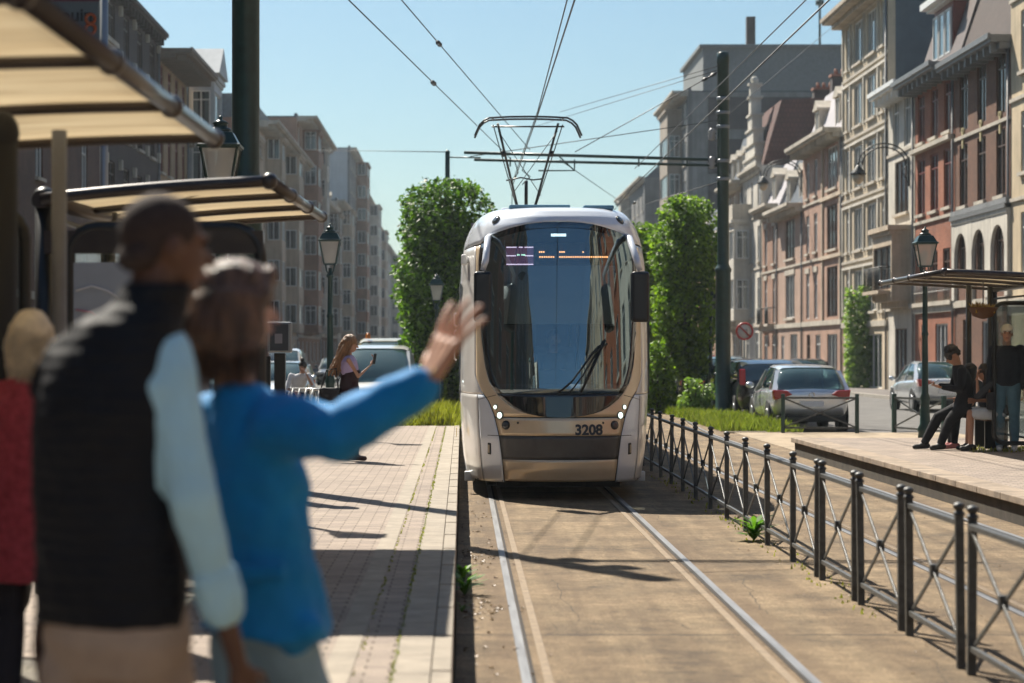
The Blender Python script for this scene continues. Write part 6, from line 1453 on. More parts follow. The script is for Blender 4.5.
def person(label, loc, H, yaw, over=None, skin=SKL, hyaw=0.0, hpitch=0.0, hroll=0.0, sleeves='long', top=None, topm=None, bottom='trousers', botm=None, shoem=None, hair=None, hairm=None, handR=None, handL=None,
           voxel=0.010, women=False, face=True, group=None, toe=None, bulk=1.0, tuck=0.004, bvox=None):
    rt = thing('person', label, 'person', loc, 0, group); s = H/1.75; J = standing(H, yaw, None)
    if over: J.update({k: Vector(v) for k, v in over.items()})
    right = (J['sR']-J['sL']).normalized(); fw = Vector((0, 0, 1)).cross(right)*1.0; fw = Vector((-right.y, right.x, 0)).normalized()
    HM = Matrix.Rotation(yaw+hyaw, 3, 'Z') @ Matrix.Rotation(hpitch, 3, 'X') @ Matrix.Rotation(hroll, 3, 'Y')
    hc = J['hed']; hp = lambda x, y, z: hc+HM @ (Vector((x, y, z))*s)
    b = MB()
    # head: skull, face, jaw, nose, ears
    b.sph(hp(0, -0.012, 0.025), (0.074*s, 0.093*s, 0.090*s), 20, 14, M=HM); b.sph(hp(0, 0.028, -0.03), (0.060*s, 0.066*s, 0.085*s), 18, 12, M=HM)
    b.sph(hp(0, 0.055, -0.085), (0.032*s, 0.032*s, 0.026*s), 12, 8, M=HM); b.cap(hp(0, 0.092, 0.0), hp(0, 0.112, -0.03), 0.009*s, 0.014*s, 8)
    for sg in (-1, 1): b.sph(hp(sg*0.077, -0.008, -0.012), (0.009*s, 0.020*s, 0.032*s), 10, 8, M=HM); b.cap(hp(sg*0.018, 0.088, 0.022), hp(sg*0.05, 0.075, 0.022), 0.008*s, 0.006*s, 6)
    b.cap(hp(-0.018, 0.088, -0.062), hp(0.018, 0.088, -0.062), 0.009*s, 0.009*s, 6)
    nr = (0.050 if women else 0.058)*s; b.cap(J['nek']-Vector((0, 0, 0.05*s)), hp(0, -0.02, -0.06), nr*1.08, nr*0.95, 14)
    sw = 0.88 if women else 1.0
    def torso(bb, g=0.0, z0=None, hip=1.0, low=None, wai=1.0, dep=1.0):
        c = [(J['pel']+(J['pel']-J['wst'])*0.35, 0.150*hip+g, 0.105*dep+g), (J['pel'], 0.168*hip+g, 0.118*dep+g), (J['wst'], (0.135 if women else 0.155)*wai+g, 0.098*dep+g), (J['chs'], 0.170*sw+g, 0.120*dep+g), (lerp(J['chs'], J['nek'], 0.45), 0.178*sw+g, 0.108*dep+g), (lerp(J['chs'], J['nek'], 0.8), 0.125*sw+g, 0.080*dep+g), (J['nek'], 0.060+g, 0.055+g)]
        if low: c = [(lerp(J['pel'], (J['kR']+J['kL'])/2, t), w_+g, d_+g) for (t, w_, d_) in low]+c[1:]
        rings = []
        for (p, rx, ry) in c: rings.append([p+right*rx*s*math.cos(a)+fw*ry*s*math.sin(a) for a in [2*PI*k/24 for k in range(24)]])
        bb.loft(rings)
    torso(b, -0.024*s)
    def arm(bb, S, g=0.0, upto=1.0, r=(0.052, 0.042, 0.036, 0.026)):
        sh, el, wr = J['s'+S], J['e'+S], J['w'+S]; k = (0.86 if women else 1.0)*s
        bb.cap(lerp(sh, J['chs'], 0.3), sh, 0.06*k+g, r[0]*k+g); bb.cap(sh, el, r[0]*k+g, r[1]*k+g)
        if upto > 0.5: e = el.lerp(wr, (upto-0.5)*2); bb.cap(el, e, r[1]*k+g, lerp(r[2], r[3], (upto-0.5)*2)*k+g)
    def leg(bb, S, g=0.0, upto=1.0, r=(0.085, 0.056, 0.054, 0.038)):
        h_, kn, an = J['h'+S], J['k'+S], J['a'+S]; k = (0.94 if women else 1.0)*s
        bb.cap(h_, kn.lerp(h_, 1-min(1, upto*2)), r[0]*k+g, lerp(r[0], r[1], min(1, upto*2))*k+g)
        if upto > 0.5: t = (upto-0.5)*2; calf = kn.lerp(an, 0.3*min(1, t*2)); bb.cap(kn, calf, r[1]*k+g, 0.057*k+g); bb.cap(calf, kn.lerp(an, t), 0.057*k+g, lerp(0.057, r[3], t)*k+g)
    for S in 'RL': arm(b, S, -0.004*s if sleeves != 'long' else -0.012*s); leg(b, S, -0.010*s if bottom == 'trousers' else 0)
    for S, hd in (('R', handR), ('L', handL)):
        sd = 1 if S == 'R' else -1
        d0 = (J['w'+S]-J['e'+S]).normalized()
        o_ = dict(d=d0, n=-right*sd+fw*0.2, curl=0.35, spread=0.06, side=None); 
        if hd: o_.update(hd)
        t_ = Vector(o_['d']).normalized().cross(Vector(o_['n'])); sdd = o_['side'] if o_['side'] is not None else (1 if t_.dot(fw) > 0 else -1)
        hand(b, J['w'+S], o_['d'], o_['n'], s*o_.get('k', 0.95 if women else 1.0), o_['curl'], o_['spread'], sdd)
    tdir = {}
    for S in 'RL':
        td = Vector(toe[S]).normalized() if toe else fw; tdir[S] = td
        b.cap(J['a'+S]-td*0.03*s-Vector((0, 0, 0.03*s)), J['a'+S]+td*0.13*s-Vector((0, 0, 0.055*s)), 0.034*s, 0.026*s, 10)
    body = vx(b.build('body', skin, rt), bvox or min(voxel, 0.0075), 3, 0.5)
    if face:
        e = MB()
        for sg in (-1, 1): e.sph(hp(sg*0.032, 0.083, 0.008), (0.013*s, 0.007*s, 0.007*s), 8, 6, M=HM)
        e.build('eyes', EYE, rt)
        e = MB(); e.sph(hp(0, 0.096, -0.062), (0.022*s, 0.006*s, 0.008*s), 8, 6, M=HM); e.build('lips', LIP, rt)
        e = MB()
        for sg in (-1, 1): e.cap(hp(sg*0.018, 0.094, 0.027), hp(sg*0.05, 0.082, 0.028), 0.005*s, 0.003*s, 6)
        e.build('eyebrows', hairm or HBD, rt)
    if topm:
        c = MB(); g = 0.014*s*bulk
        if top == 'tank': torso(c, g)
        elif top == 'shirt':
            torso(c, g)
            for S in 'RL': arm(c, S, g, {'long': 0.97, 'roll': 0.80, 'short': 0.30}[sleeves] if isinstance(sleeves, str) else sleeves)
        vx(c.build('top', topm, rt), voxel, 4, disp=(0.010, 0.09))
    if botm:
        c = MB(); g = 0.014*s
        if bottom in ('trousers', 'shorts'):
            low = MB(); cc = [(J['pel']+(J['pel']-J['wst'])*0.45, 0.14, 0.10), (J['pel'], 0.172-0.03*women, 0.125-0.015*women), (J['wst'], 0.150-0.025*women, 0.108-0.02*women)]
            c.loft([[p+right*(rx+tuck)*s*math.cos(a)+fw*(ry+tuck)*s*math.sin(a) for a in [2*PI*k/20 for k in range(20)]] for p, rx, ry in cc])
            for S in 'RL': leg(c, S, g+0.006*s, 0.97 if bottom == 'trousers' else 0.42)
        elif bottom == 'skirt':
            cc = [(lerp(J['pel'], (J['kR']+J['kL'])/2, 0.75), 0.20, 0.17), (lerp(J['pel'], (J['kR']+J['kL'])/2, 0.3), 0.19, 0.15), (J['pel'], 0.18, 0.13), (J['wst'], 0.145, 0.11)]
            c.loft([[p+right*(rx+0.012)*s*math.cos(a)+fw*(ry+0.012)*s*math.sin(a) for a in [2*PI*k/20 for k in range(20)]] for p, rx, ry in cc])
        vx(c.build({'trousers': 'trousers', 'shorts': 'shorts', 'skirt': 'skirt'}[bottom], botm, rt), voxel, 4, disp=(0.010, 0.10))
    if shoem:
        for S in 'RL':
            c = MB(); td = tdir[S]; a = J['a'+S]; dn = Vector((0, 0, -1))
            c.cap(a-td*0.045*s+dn*0.035*s, a+td*0.13*s+dn*0.052*s, 0.044*s, 0.036*s, 12); c.cap(a+dn*0.01*s, a+td*0.03*s+dn*0.03*s, 0.045*s, 0.045*s, 10)
            vx(c.build('shoe', shoem, rt), 0.010, 2)
    return rt, J, hp, HM, right, fw, s, torso, arm, leg
def hairdo(rt, fn, m, voxel=0.009, sm=2, disp=(0.012, 0.03)):
    b = MB(); fn(b); return vx(b.build('hair', m, rt), voxel, sm, disp=disp)

def strands(rt, hp, HM, s, m, n, rad, length, seed, r=0.0016):
    rng = random.Random(seed); b = MB()
    for k in range(n):
        a = rng.uniform(R(-200), R(20)); el = rng.uniform(0.15, 1.0); x, y = math.cos(a), math.sin(a)
        rr = rad*rng.uniform(0.80, 1.04); pts = []; top = 0.125*rng.uniform(0.85, 1.02); ph = rng.uniform(0, 6); amp = rng.uniform(0.002, 0.012)
        L_ = length*rng.uniform(0.7, 1.1)
        for j in range(9):
            t = j/8
            if t < 0.4: q = t/0.4*PI/2; px, pz = rr*math.sin(q), top*math.cos(q)-0.015
            else: px, pz = rr*(1+0.10*math.sin((t-0.4)*4+ph)), -0.015-(t-0.4)/0.6*L_
            w_ = amp*math.sin(t*9+ph)
            pts.append(hp((x*px*0.82+w_), (y*px-0.01+w_), pz))
        b.tube(pts, [r]*7+[r*0.7, r*0.2], 3, caps=False)
    b.build('hair_strands', m, rt)
# ---- the man in the quilted vest, seen from behind
ML = Vector((-0.80, 5.15, PZ)); wl = lambda px, py, Y: W(px-11 if py > 300 else px, py, Y)-ML
over = dict(pel=wl(128, 640, 5.17), wst=wl(125, 560, 5.16), chs=wl(124, 440, 5.14), nek=wl(158, 322, 5.12), hed=wl(166, 246, 5.14), sL=wl(85, 372, 5.26), sR=wl(178, 372, 5.06), eR=wl(204, 500, 5.0), wR=wl(250, 668, 5.08), eL=wl(98, 480, 5.42), wL=wl(112, 545, 5.62),
            hR=wl(160, 668, 5.16), hL=wl(96, 668, 5.2), kR=Vector((0.12, 0.05, 0.47)), kL=Vector((-0.10, 0.08, 0.47)), aR=Vector((0.12, -0.02, 0.09)), aL=Vector((-0.10, 0.02, 0.09)))
VEST = mat('cloth_quilted_vest', (0.010, 0.012, 0.017), 0.7, 0, 0.2, 5, 0, 10, 0.25)
nt_ = VEST.node_tree; pb = next(n for n in nt_.nodes if n.type == 'BSDF_PRINCIPLED'); wv = nt_.nodes.new('ShaderNodeTexWave'); wv.bands_direction = 'Z'; wv.inputs['Scale'].default_value = 9.5; wv.inputs['Distortion'].default_value = 2.5; wv.inputs['Detail'].default_value = 1
tc_ = nt_.nodes.new('ShaderNodeTexCoord'); nt_.links.new(tc_.outputs['Object'], wv.inputs['Vector']); bpn = nt_.nodes.new('ShaderNodeBump'); bpn.inputs['Strength'].default_value = 0.25; bpn.inputs['Distance'].default_value = 0.010
nt_.links.new(wv.outputs['Fac'], bpn.inputs['Height']); nt_.links.new(bpn.outputs[0], pb.inputs['Normal'])
rt, J, hp, HM, right, fw, s, torso, arm, leg = person('man in black quilted vest and light blue shirt seen from behind at left', ML, 1.76, R(-22), over, SKD, hyaw=R(-38), hpitch=R(-3), sleeves=0.79, top='shirt', topm=cloth('light_blue', (0.48, 0.80, 0.96), 0.8, 0.06, 8, 0.3, 14),
    botm=cloth('khaki', (0.48, 0.38, 0.30)), shoem=cloth('brown_shoe', (0.06, 0.035, 0.02), 0.5), hairm=HSHORT, voxel=0.011, handR=dict(curl=0.4), tuck=0.024)
b = MB()
low = [(0.02, 0.22, 0.155)]
rings = []
for (p, rx, ry) in [(wl(122, 622, 5.17), 0.205, 0.15), (wl(122, 560, 5.16), 0.20, 0.15), (wl(118, 480, 5.15), 0.195, 0.15), (wl(120, 410, 5.13), 0.20, 0.15), (wl(125, 360, 5.13), 0.175, 0.135), (wl(140, 325, 5.12), 0.135, 0.115), (wl(162, 302, 5.12), 0.085, 0.085), (wl(160, 284, 5.12), 0.078, 0.082)]:
    rings.append([p+right*rx*math.cos(a)+fw*ry*math.sin(a) for a in [2*PI*k/32 for k in range(32)]])
b.loft(rings); b.cap(wl(92, 372, 5.18), wl(76, 385, 5.2), 0.10, 0.085); b.cap(wl(140, 365, 5.1), wl(155, 378, 5.08), 0.085, 0.060)
vx(b.build('vest', VEST, rt), 0.011, 4, disp=(0.012, 0.06))
b = MB(); c1 = J['eR'].lerp(J['wR'], 0.48); c2 = J['eR'].lerp(J['wR'], 0.62); b.cap(c1, c2, 0.056, 0.054); vx(b.build('rolled_cuff', MATS['cloth_light_blue'], rt), 0.009, 1, disp=(0.012, 0.04))
hairdo(rt, lambda b: (b.sph(hp(0, -0.017, 0.030), (0.0775*s, 0.0955*s, 0.090*s), 20, 14, M=HM), b.cap(hp(-0.035, -0.07, -0.03), hp(0.035, -0.07, -0.03), 0.035*s, 0.035*s)), HSHORT, 0.008, 2, disp=(0.003, 0.01))
b = MB(); b.tube([wl(48, 622, 5.25), wl(46, 650, 5.24), wl(55, 700, 5.22)], 0.008, 6); b.build('belt_strap', cloth('strap_brown', (0.12, 0.05, 0.03)), rt)
# ---- the woman in the blue blazer, waving
WL = Vector((-0.50, 5.85, PZ)); wl = lambda px, py, Y: W(px, py, Y)-WL
over = dict(pel=wl(262, 610, 5.85), wst=wl(258, 540, 5.83), chs=wl(258, 460, 5.80), nek=wl(238, 382, 5.78), hed=wl(238, 306, 5.80), sL=wl(212, 415, 5.86), sR=wl(276, 425, 5.70), eR=wl(338, 434, 5.60), wR=wl(430, 378, 5.55), eL=wl(215, 500, 5.98), wL=wl(235, 560, 6.06),
            hR=wl(282, 640, 5.83), hL=wl(245, 640, 5.88), kR=Vector((0.10, 0.03, 0.46)), kL=Vector((-0.08, 0.05, 0.46)), aR=Vector((0.10, -0.03, 0.09)), aL=Vector((-0.08, 0.0, 0.09)))
BLUE = cloth('royal_blue', (0.010, 0.25, 0.60), 0.72, 0.12, 5, 0.35, 12, sheen=0.08)
rt, J, hp, HM, right, fw, s, torso, arm, leg = person('woman in bright blue blazer raising her arm towards the tram', WL, 1.66, R(-42), over, SKL, hyaw=R(-22), hpitch=R(-2), sleeves='long', top=None, botm=cloth('pale_denim', (0.30, 0.45, 0.55)), shoem=cloth('white_shoe', (0.6, 0.6, 0.58)), women=True, voxel=0.011,
    handR=dict(d=Vector((0.040, 0.01, 0.085)), n=Vector((0.75, 0.6, -0.45)), curl=0.14, spread=0.36, k=1.22), hairm=HB, bvox=0.005)
b = MB(); rings = []
for (p, rx, ry) in [(wl(266, 632, 5.85), 0.178, 0.165), (wl(264, 600, 5.85), 0.170, 0.155), (wl(260, 540, 5.83), 0.145, 0.13), (wl(256, 480, 5.81), 0.138, 0.125), (wl(252, 430, 5.80), 0.125, 0.115), (wl(246, 402, 5.79), 0.10, 0.09), (wl(240, 382, 5.78), 0.062, 0.06)]:
    rings.append([p+right*rx*math.cos(a)+fw*ry*math.sin(a) for a in [2*PI*k/32 for k in range(32)]])
b.loft(rings); b.cap(wl(285, 640, 5.8), wl(306, 628, 5.75), 0.055, 0.05); b.cap(wl(268, 440, 5.74), J['sR'], 0.085, 0.078); b.cap(J['sR'], J['eR'], 0.082, 0.074); b.cap(J['eR'], J['eR'].lerp(J['wR'], 0.88), 0.074, 0.054)
b.cap(J['sL'], J['eL'], 0.068, 0.058); b.cap(J['eL'], J['eL'].lerp(J['wL'], 0.9), 0.058, 0.045)
vx(b.build('blazer', BLUE, rt), 0.011, 5, disp=(0.030, 0.10))
b = MB(); b.obox(wl(262, 572, 5.66), Vector((0.98, -0.2, 0.08)).normalized(), Vector((0.2, 0.98, 0)), Vector((-0.08, 0, 1)).normalized(), 0.060, 0.012, 0.020); b.build('pocket_flap', BLUE, rt, bevel=0.008)
def whair(b):
    b.sph(hp(0, -0.015, 0.035), (0.095*s, 0.112*s, 0.100*s), 20, 14, M=HM); b.sph(hp(0.0, -0.075, -0.05), (0.098*s, 0.085*s, 0.105*s), 16, 12, M=HM)
    for k in range(15):
        a = R(100+160*k/14+70-30); a = lerp(R(20), R(-200), k/14); x, y = 0.088*math.cos(a), -0.02+0.095*math.sin(a)*1.0
        if y > 0.05: continue
        b.cap(hp(x, y, 0.02), hp(x*1.15, y*1.12-0.005, -0.075), 0.030*s, 0.036*s); b.cap(hp(x*1.15, y*1.12, -0.075), hp(x*1.0, y*1.0, -0.135), 0.034*s, 0.020*s)
    b.cap(hp(0.02, 0.075, 0.085), hp(0.075, 0.04, 0.03), 0.03*s, 0.025*s); b.cap(hp(-0.02, 0.075, 0.085), hp(-0.075, 0.04, 0.03), 0.03*s, 0.025*s)
HBW = mat('hair_brown_highlights', (0.13, 0.065, 0.036), 0.38, var=0.85, scale=14, stretch=(3, 3, 0.3), bump=1.0, bscale=40)
hairdo(rt, whair, HBW, 0.010, 6, (0.012, 0.05))
strands(rt, hp, HM, s, HBW, 900, 0.120, 0.20, 21)
strands(rt, hp, HM, s, mat('hair_sunlit_gold', (0.50, 0.30, 0.15), 0.35, var=0.3, scale=10), 520, 0.128, 0.10, 31, 0.0018)  # lighter strands paint the sunlit highlight onto the top of her hair
b = MB(); b.tube([J['wR']+Vector((0.012*math.cos(a), 0.028*math.sin(a), 0.028*math.cos(a))) for a in [2*PI*k/12 for k in range(12)]], 0.003, 5, closed=True); b.build('bracelet', mat('gold', (0.8, 0.55, 0.2), 0.25, 1.0, var=0), rt)
# ---- older lady in pink at the far left
PL = Vector((-1.57, 8.2, PZ)); wl = lambda px, py, Y: W(px, py, Y)-PL
rt, J, hp, HM, right, fw, s, *_ = person('older woman with pale blonde hair in a rose red knitted coat', PL, 1.52, R(5), None, SKL, sleeves='long', top=None, botm=cloth('dark_trousers', (0.03, 0.03, 0.04)), shoem=BLACK, women=True)
b = MB(); c_ = cloth('rose_knit', (0.36, 0.055, 0.075), 0.9, 0.3, 40, 0.8, 50)
b.loft([[p+right*rx*math.cos(a)+fw*ry*math.sin(a) for a in [2*PI*k/24 for k in range(24)]] for p, rx, ry in [(Vector((0, 0, 0.55)), 0.23, 0.19), (Vector((0, 0, 0.85)), 0.21, 0.17), (Vector((0, 0, 1.1)), 0.19, 0.15), (Vector((0, 0, 1.2)), 0.17, 0.13), (Vector((0, 0, 1.29)), 0.08, 0.07)]])
for S in 'RL': b.cap(J['s'+S], J['e'+S], 0.06, 0.052); b.cap(J['e'+S], J['w'+S], 0.052, 0.042)
vx(b.build('coat', c_, rt), 0.011, 3, disp=(0.012, 0.05))
def bob(b, k=1.0): b.sph(hp(0, -0.015, 0.02), (0.092*s*k, 0.108*s*k, 0.108*s*k), 20, 14, M=HM); b.sph(hp(0, -0.05, -0.08), (0.098*s, 0.08*s, 0.095*s), 14, 10, M=HM)
hairdo(rt, bob, HW, 0.009, 5, (0.01, 0.04))
strands(rt, hp, HM, s, HW, 700, 0.118, 0.17, 23, 0.0018)
# ---- woman with the phone on the platform
QL = Vector((-1.42, 28.3, PZ)); 
over = dict(eR=Vector((0.12, -0.10, 1.06)), wR=Vector((0.27, -0.06, 1.20)), eL=Vector((0.02, 0.14, 1.04)), wL=Vector((-0.02, 0.16, 0.80)), sR=Vector((0.0, -0.15, 1.27)), sL=Vector((-0.02, 0.15, 1.27)), hed=Vector((0.02, 0, 1.475)), kR=Vector((0.06, -0.08, 0.45)), aR=Vector((0.08, -0.08, 0.08)), kL=Vector((-0.02, 0.09, 0.45)), aL=Vector((-0.12, 0.09, 0.08)))
rt, J, hp, HM, right, fw, s, torso, arm, leg = person('young woman with long light brown hair looking at her phone', QL, 1.58, R(-90), over, SKM, hyaw=R(0), hpitch=R(-14), top='tank', topm=cloth('lavender', (0.45, 0.36, 0.55)), botm=cloth('dark_jeans', (0.03, 0.06, 0.13)), shoem=cloth('sandal', (0.05, 0.03, 0.03), 0.5), women=True, voxel=0.012,
    handR=dict(d=Vector((0.5, 0.1, 0.85)), n=Vector((-0.8, 0, 0.4)), curl=0.6), hairm=HLB)
b = MB(); b.loft([[p+right*rx*math.cos(a)+fw*ry*math.sin(a) for a in [2*PI*k/24 for k in range(24)]] for p, rx, ry in [(Vector((0, 0, 0.55)), 0.20, 0.15), (Vector((0, 0, 0.80)), 0.18, 0.14), (Vector((0, 0, 0.99)), 0.145, 0.115), (Vector((0.01, 0, 1.10)), 0.15, 0.12), (Vector((0.02, 0, 1.14)), 0.13, 0.115)]])
vx(b.build('dress', cloth('dark_plum', (0.035, 0.016, 0.020)), rt), 0.012, 3, disp=(0.012, 0.06))
def longhair(b):
    b.sph(hp(0, -0.018, 0.032), (0.083*s, 0.103*s, 0.096*s), 18, 12, M=HM)
    for k in range(12):
        a = lerp(R(10), R(-190), k/11); x, y = 0.072*math.cos(a), -0.02+0.085*math.sin(a); p = hp(x, y, 0.03)
        for j in range(6):
            q = p+Vector((-0.020-0.006*(k % 3)+0.012*math.sin(j*2+k), 0.012*math.sin(j*1.7+k*2), -0.062-0.012*(k % 2))); b.cap(p, q, lerp(0.030, 0.018, j/6)*s, lerp(0.030, 0.018, (j+1)/6)*s, 8); p = q
hairdo(rt, longhair, HLB, 0.010, 2, (0.02, 0.03))
strands(rt, hp, HM, s, HLB, 260, 0.10, 0.42, 22, 0.0022)
ph = MB().box(-0.035, 0.035, -0.005, 0.005, -0.07, 0.07).build('smartphone', BLACK, loc=QL+J['wR']+Vector((0.055, -0.03, 0.08)), bevel=0.004); ph.rotation_euler = (R(10), 0, R(70)); tag(ph, 'dark smartphone held up by the long haired woman on the platform', 'phone')
bg_ = thing('handbag', 'dark handbag hanging at the side of the woman with the phone', 'bag', (-1.66, 28.2, 1.0)); MB().box(-0.13, 0.13, -0.05, 0.05, 0.0, 0.2).build('body', cloth('bag_black', (0.02, 0.02, 0.025), 0.5), bg_, bevel=0.02)
MB().tube([(-0.11, 0, 0.18), (-0.04, 0.02, 0.42), (0.08, 0.02, 0.44), (0.11, 0, 0.18)], 0.010, 6).build('strap', MATS['cloth_bag_black'], bg_)
# ---- bent woman in white with a bun, behind the railing
BLc = Vector((-3.2, 44.0, RZ))
over = dict(pel=Vector((-0.05, 0.1, 0.9)), wst=Vector((-0.03, 0.08, 1.03)), chs=Vector((0.02, 0.02, 1.20)), nek=Vector((0.06, -0.04, 1.34)), hed=Vector((0.09, -0.08, 1.47)), sR=Vector((0.20, 0, 1.30)), sL=Vector((-0.14, -0.06, 1.30)), eR=Vector((0.30, -0.12, 1.08)), wR=Vector((0.17, -0.20, 1.33)), eL=Vector((-0.20, -0.15, 1.05)), wL=Vector((-0.05, -0.32, 0.98)))
rt, J, hp, HM, right, fw, s, *_ = person('woman in a white shirt with dark hair bun, hand at her ear', BLc, 1.66, R(160), over, SKM, hpitch=R(-18), top='shirt', sleeves='short', topm=cloth('white_tee', (0.66, 0.66, 0.68)), botm=cloth('black_trousers', (0.02, 0.02, 0.025)), shoem=BLACK, women=True, voxel=0.013, hairm=HBD)
hairdo(rt, lambda b: (b.sph(hp(0, -0.018, 0.032), (0.085*s, 0.10*s, 0.096*s), 16, 12, M=HM), b.sph(hp(0, -0.03, 0.145), (0.045*s, 0.045*s, 0.05*s), 12, 8, M=HM)), HBD, 0.011, 2)
# ---- people at the right shelter; seats at z 0.45 above the platform
GP = 'people waiting at the right shelter'
Z0 = PZ-0.01
def LR(x, y, z): return Vector((x, y, z))
# leaning young man, seated half standing on the bench edge, legs stretched to the left
AL = Vector((6.93, 31.6, Z0))
over = dict(pel=LR(0.10, 0, 0.62), wst=LR(0.13, 0, 0.78), chs=LR(0.10, -0.02, 1.00), nek=LR(0.03, -0.03, 1.20), hed=LR(-0.055, -0.05, 1.325), sR=LR(0.07, 0.15, 1.13), sL=LR(0.05, -0.19, 1.11), eR=LR(0.0, 0.18, 0.88), wR=LR(-0.22, 0.06, 0.90), eL=LR(0.02, -0.22, 0.86), wL=LR(-0.20, -0.10, 0.88),
            hR=LR(0.06, 0.09, 0.58), hL=LR(0.06, -0.09, 0.58), kR=LR(-0.22, 0.10, 0.46), kL=LR(-0.10, -0.12, 0.42), aR=LR(-0.42, 0.10, 0.09), aL=LR(-0.24, -0.14, 0.09))
rt, J, hp, HM, right, fw, s, *_ = person('curly haired young man in black leaning on the shelter bench', AL, 1.72, R(90), over, SKM, hpitch=R(-35), top='shirt', topm=cloth('black_sweat', (0.018, 0.019, 0.024)), botm=cloth('black_jeans', (0.014, 0.014, 0.018)), shoem=cloth('black_shoe', (0.03, 0.028, 0.028), 0.5), voxel=0.012, toe=dict(R=(-1, 0.1, 0), L=(-1, -0.2, 0)), group=GP, hairm=HBD,
    handR=dict(d=(-0.9, -0.3, 0.1), n=(0, 0, 1), curl=0.7), handL=dict(d=(-0.9, 0.3, 0.1), n=(0, 0, 1), curl=0.7))
hairdo(rt, lambda b: [b.sph(hp(0.06*math.sin(k*2.4), -0.02+0.06*math.cos(k*2.4), 0.05+0.05*math.sin(k*1.3)), 0.058*s, 10, 8) for k in range(16)], HBD, 0.010, 1, (0.03, 0.02))
ph = MB().box(-0.035, 0.035, -0.005, 0.005, -0.07, 0.07).build('smartphone', BLACK, loc=AL+Vector((-0.30, -0.03, 0.95)), bevel=0.004); ph.rotation_euler = (R(55), 0, R(80)); tag(ph, 'dark smartphone in the hands of the leaning man in black', 'phone')
def sitter(label, base, skin, hairm, topm, botm, bottom, shoem, leglen, yaw=R(75), sleeves='short', handsface=False, cross=False):
    M = Matrix.Rotation(yaw, 3, 'Z'); q = lambda x, y, z: M @ Vector((x, y, z))
    over = dict(pel=q(0, 0, 0.55), wst=q(0, 0.02, 0.68), chs=q(0, 0.09, 0.84), nek=q(0, 0.16, 0.98), hed=q(0, 0.23, 1.10), sR=q(0.16, 0.14, 0.93), sL=q(-0.16, 0.14, 0.93), eR=q(0.20, 0.18, 0.70), wR=q(0.06, 0.36, 0.70), eL=q(-0.21, 0.18, 0.70), wL=q(-0.06, 0.38, 0.72),
                hR=q(0.08, 0.02, 0.52), hL=q(-0.08, 0.02, 0.52), kR=q(0.10, 0.42, 0.53), kL=q(-0.11, 0.42, 0.52), aR=q(0.10, 0.44+leglen, 0.09), aL=q(-0.12, 0.40+leglen, 0.09))
    if handsface: over.update(wL=q(-0.03, 0.33, 1.0), eL=q(-0.14, 0.32, 0.76))
    if cross: over.update(kR=q(0.0, 0.45, 0.62), aR=q(-0.12, 0.62, 0.30))
    d = q(0, 1, 0)
    return person(label, base, 1.64, yaw, over, skin, hpitch=R(-20), top='shirt', sleeves=sleeves, topm=topm, botm=botm, bottom=bottom, shoem=shoem, voxel=0.012, women=True, toe=dict(R=d, L=d), group=GP, hairm=hairm, handL=dict(d=(0, 0, 1) if handsface else d, n=d if not handsface else -d, curl=0.5))
def wavy(hp, s, HM, m, rt, ln=3):
    def f(b):
        b.sph(hp(0, -0.018, 0.032), (0.085*s, 0.10*s, 0.096*s), 16, 12, M=HM)
        for k in range(9):
            a = lerp(R(0), R(-180), k/8); x, y = 0.072*math.cos(a), -0.02+0.08*math.sin(a); p = hp(x, y, 0.03)
            for j in range(ln): e = p+Vector((0.004*math.sin(k), 0.006*math.sin(j), -0.055)); b.cap(p, e, 0.028*s, 0.026*s, 8); p = e
    hairdo(rt, f, m, 0.010, 2)
rt, J, hp, HM, right, fw, s, *_ = sitter('seated person in black trousers between the leaning man and the girl in shorts', Vector((7.40, 31.75, Z0)), SKM, HBD, cloth('charcoal', (0.06, 0.068, 0.085)), cloth('black_skirt', (0.012, 0.012, 0.016)), 'trousers', cloth('rose_shoe', (0.42, 0.16, 0.16)), 0.05, R(80), 'long')
wavy(hp, s, HM, HBD, rt, 4)
rt, J, hp, HM, right, fw, s, *_ = sitter('seated girl in pale shorts with bare legs, hand at her mouth', Vector((7.47, 31.15, Z0)), SKM, HBD, cloth('dark_top', (0.045, 0.05, 0.06)), cloth('pale_shorts', (0.50, 0.55, 0.60)), 'shorts', cloth('black_sandal', (0.02, 0.02, 0.02), 0.5), 0.02, R(78), 'short', True)
wavy(hp, s, HM, HBD, rt, 4)
tb_ = MB().box(-0.13, 0.13, -0.05, 0.05, 0.0, 0.24).build('handbag', MATS['cloth_bag_black'], loc=(7.28, 31.0, Z0+0.58), bevel=0.02); tb_.rotation_euler = (0, 0, R(80)); tag(tb_, 'black bag on the lap of the seated girl in shorts', 'bag')
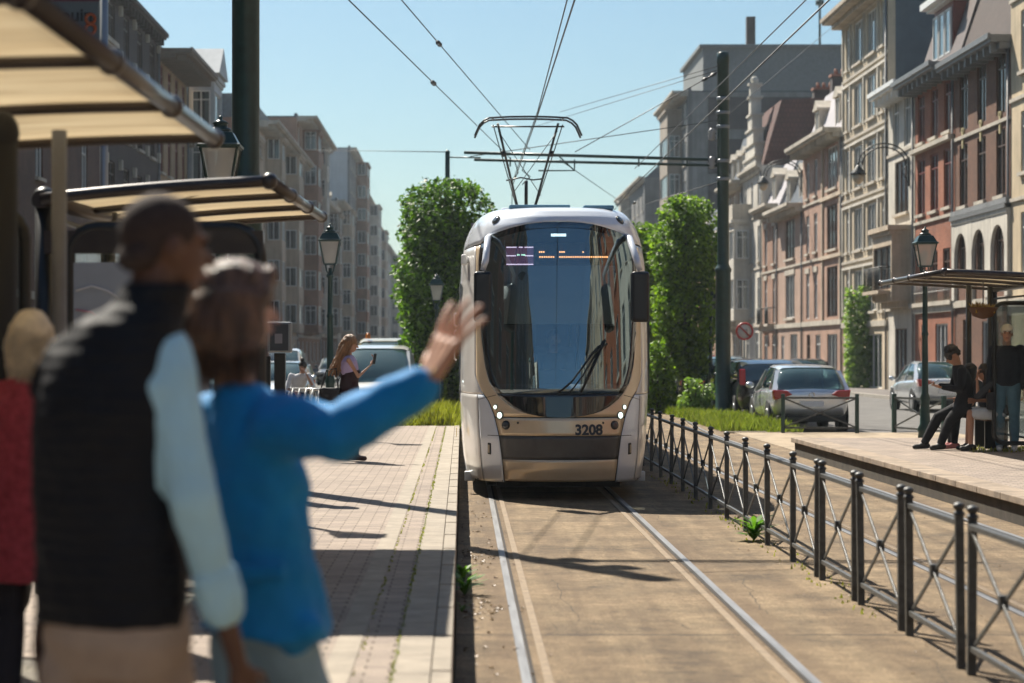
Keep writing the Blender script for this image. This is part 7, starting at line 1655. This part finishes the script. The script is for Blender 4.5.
# standing man behind the glass
SL = Vector((7.52, 31.05, Z0))
rt, J, hp, HM, right, fw, s, *_ = person('man in white cap and dark jacket standing at the shelter glass', SL, 1.74, R(165), None, SKL, hyaw=R(5), top='shirt', topm=cloth('navy_jacket', (0.018, 0.022, 0.032)), botm=cloth('blue_jeans', (0.10, 0.20, 0.27)), shoem=cloth('white_trainer', (0.6, 0.62, 0.64)), voxel=0.012, group=GP, bulk=1.6)
b = MB(); b.sph(hp(0, -0.01, 0.055), (0.090*s, 0.108*s, 0.085*s), 16, 12, M=HM); b.sph(hp(0, 0.115, 0.055), (0.07*s, 0.07*s, 0.012*s), 12, 8, M=HM); vx(b.build('cap', cloth('cap_white', (0.78, 0.75, 0.68)), rt), 0.009, 2)
# driver, in the cab
DL = Vector((TC-0.02, TY+1.68, 0.56))
q = lambda x, y, z: Vector((x, -y, z))
over = dict(pel=q(0, 0, 0.54), wst=q(0, 0.02, 0.68), chs=q(0, 0.05, 0.90), nek=q(0, 0.07, 1.08), hed=q(0, 0.10, 1.23), sR=q(-0.18, 0.06, 1.02), sL=q(0.18, 0.06, 1.02), eR=q(-0.22, 0.25, 0.82), wR=q(-0.14, 0.50, 0.84), eL=q(0.22, 0.25, 0.82), wL=q(0.14, 0.50, 0.84), hR=q(-0.09, 0, 0.5), hL=q(0.09, 0, 0.5), kR=q(-0.12, 0.42, 0.5), kL=q(0.12, 0.42, 0.5), aR=q(-0.12, 0.5, 0.1), aL=q(0.12, 0.5, 0.1))
rt, J, hp, HM, right, fw, s, *_ = person('tram driver in dark uniform sitting behind the windscreen', DL, 1.75, PI, over, SKL, top='shirt', topm=cloth('uniform', (0.03, 0.04, 0.06)), botm=cloth('uniform_trousers', (0.02, 0.02, 0.03)), shoem=BLACK, voxel=0.014, toe=dict(R=(0, -1, 0), L=(0, -1, 0)))
hairdo(rt, lambda b: b.sph(hp(0, -0.02, 0.035), (0.082*s, 0.10*s, 0.095*s), 16, 12, M=HM), HBD, 0.010, 2)
# ---------------------------------------------------------------- summer haze
hm = bpy.data.materials.new('haze'); hm.use_nodes = True; nt = hm.node_tree; nt.nodes.clear()
ho = nt.nodes.new('ShaderNodeOutputMaterial'); hv = nt.nodes.new('ShaderNodeVolumePrincipled'); hv.inputs['Color'].default_value = (0.80, 0.92, 1.0, 1); hv.inputs['Density'].default_value = 0.00025; hv.inputs['Anisotropy'].default_value = 0.35
nt.links.new(hv.outputs[0], ho.inputs['Volume'])
hz = MB().box(-1600, 1600, -950, 2600, -1.3, 45).build('haze', hm); tag(hz, kind='stuff')
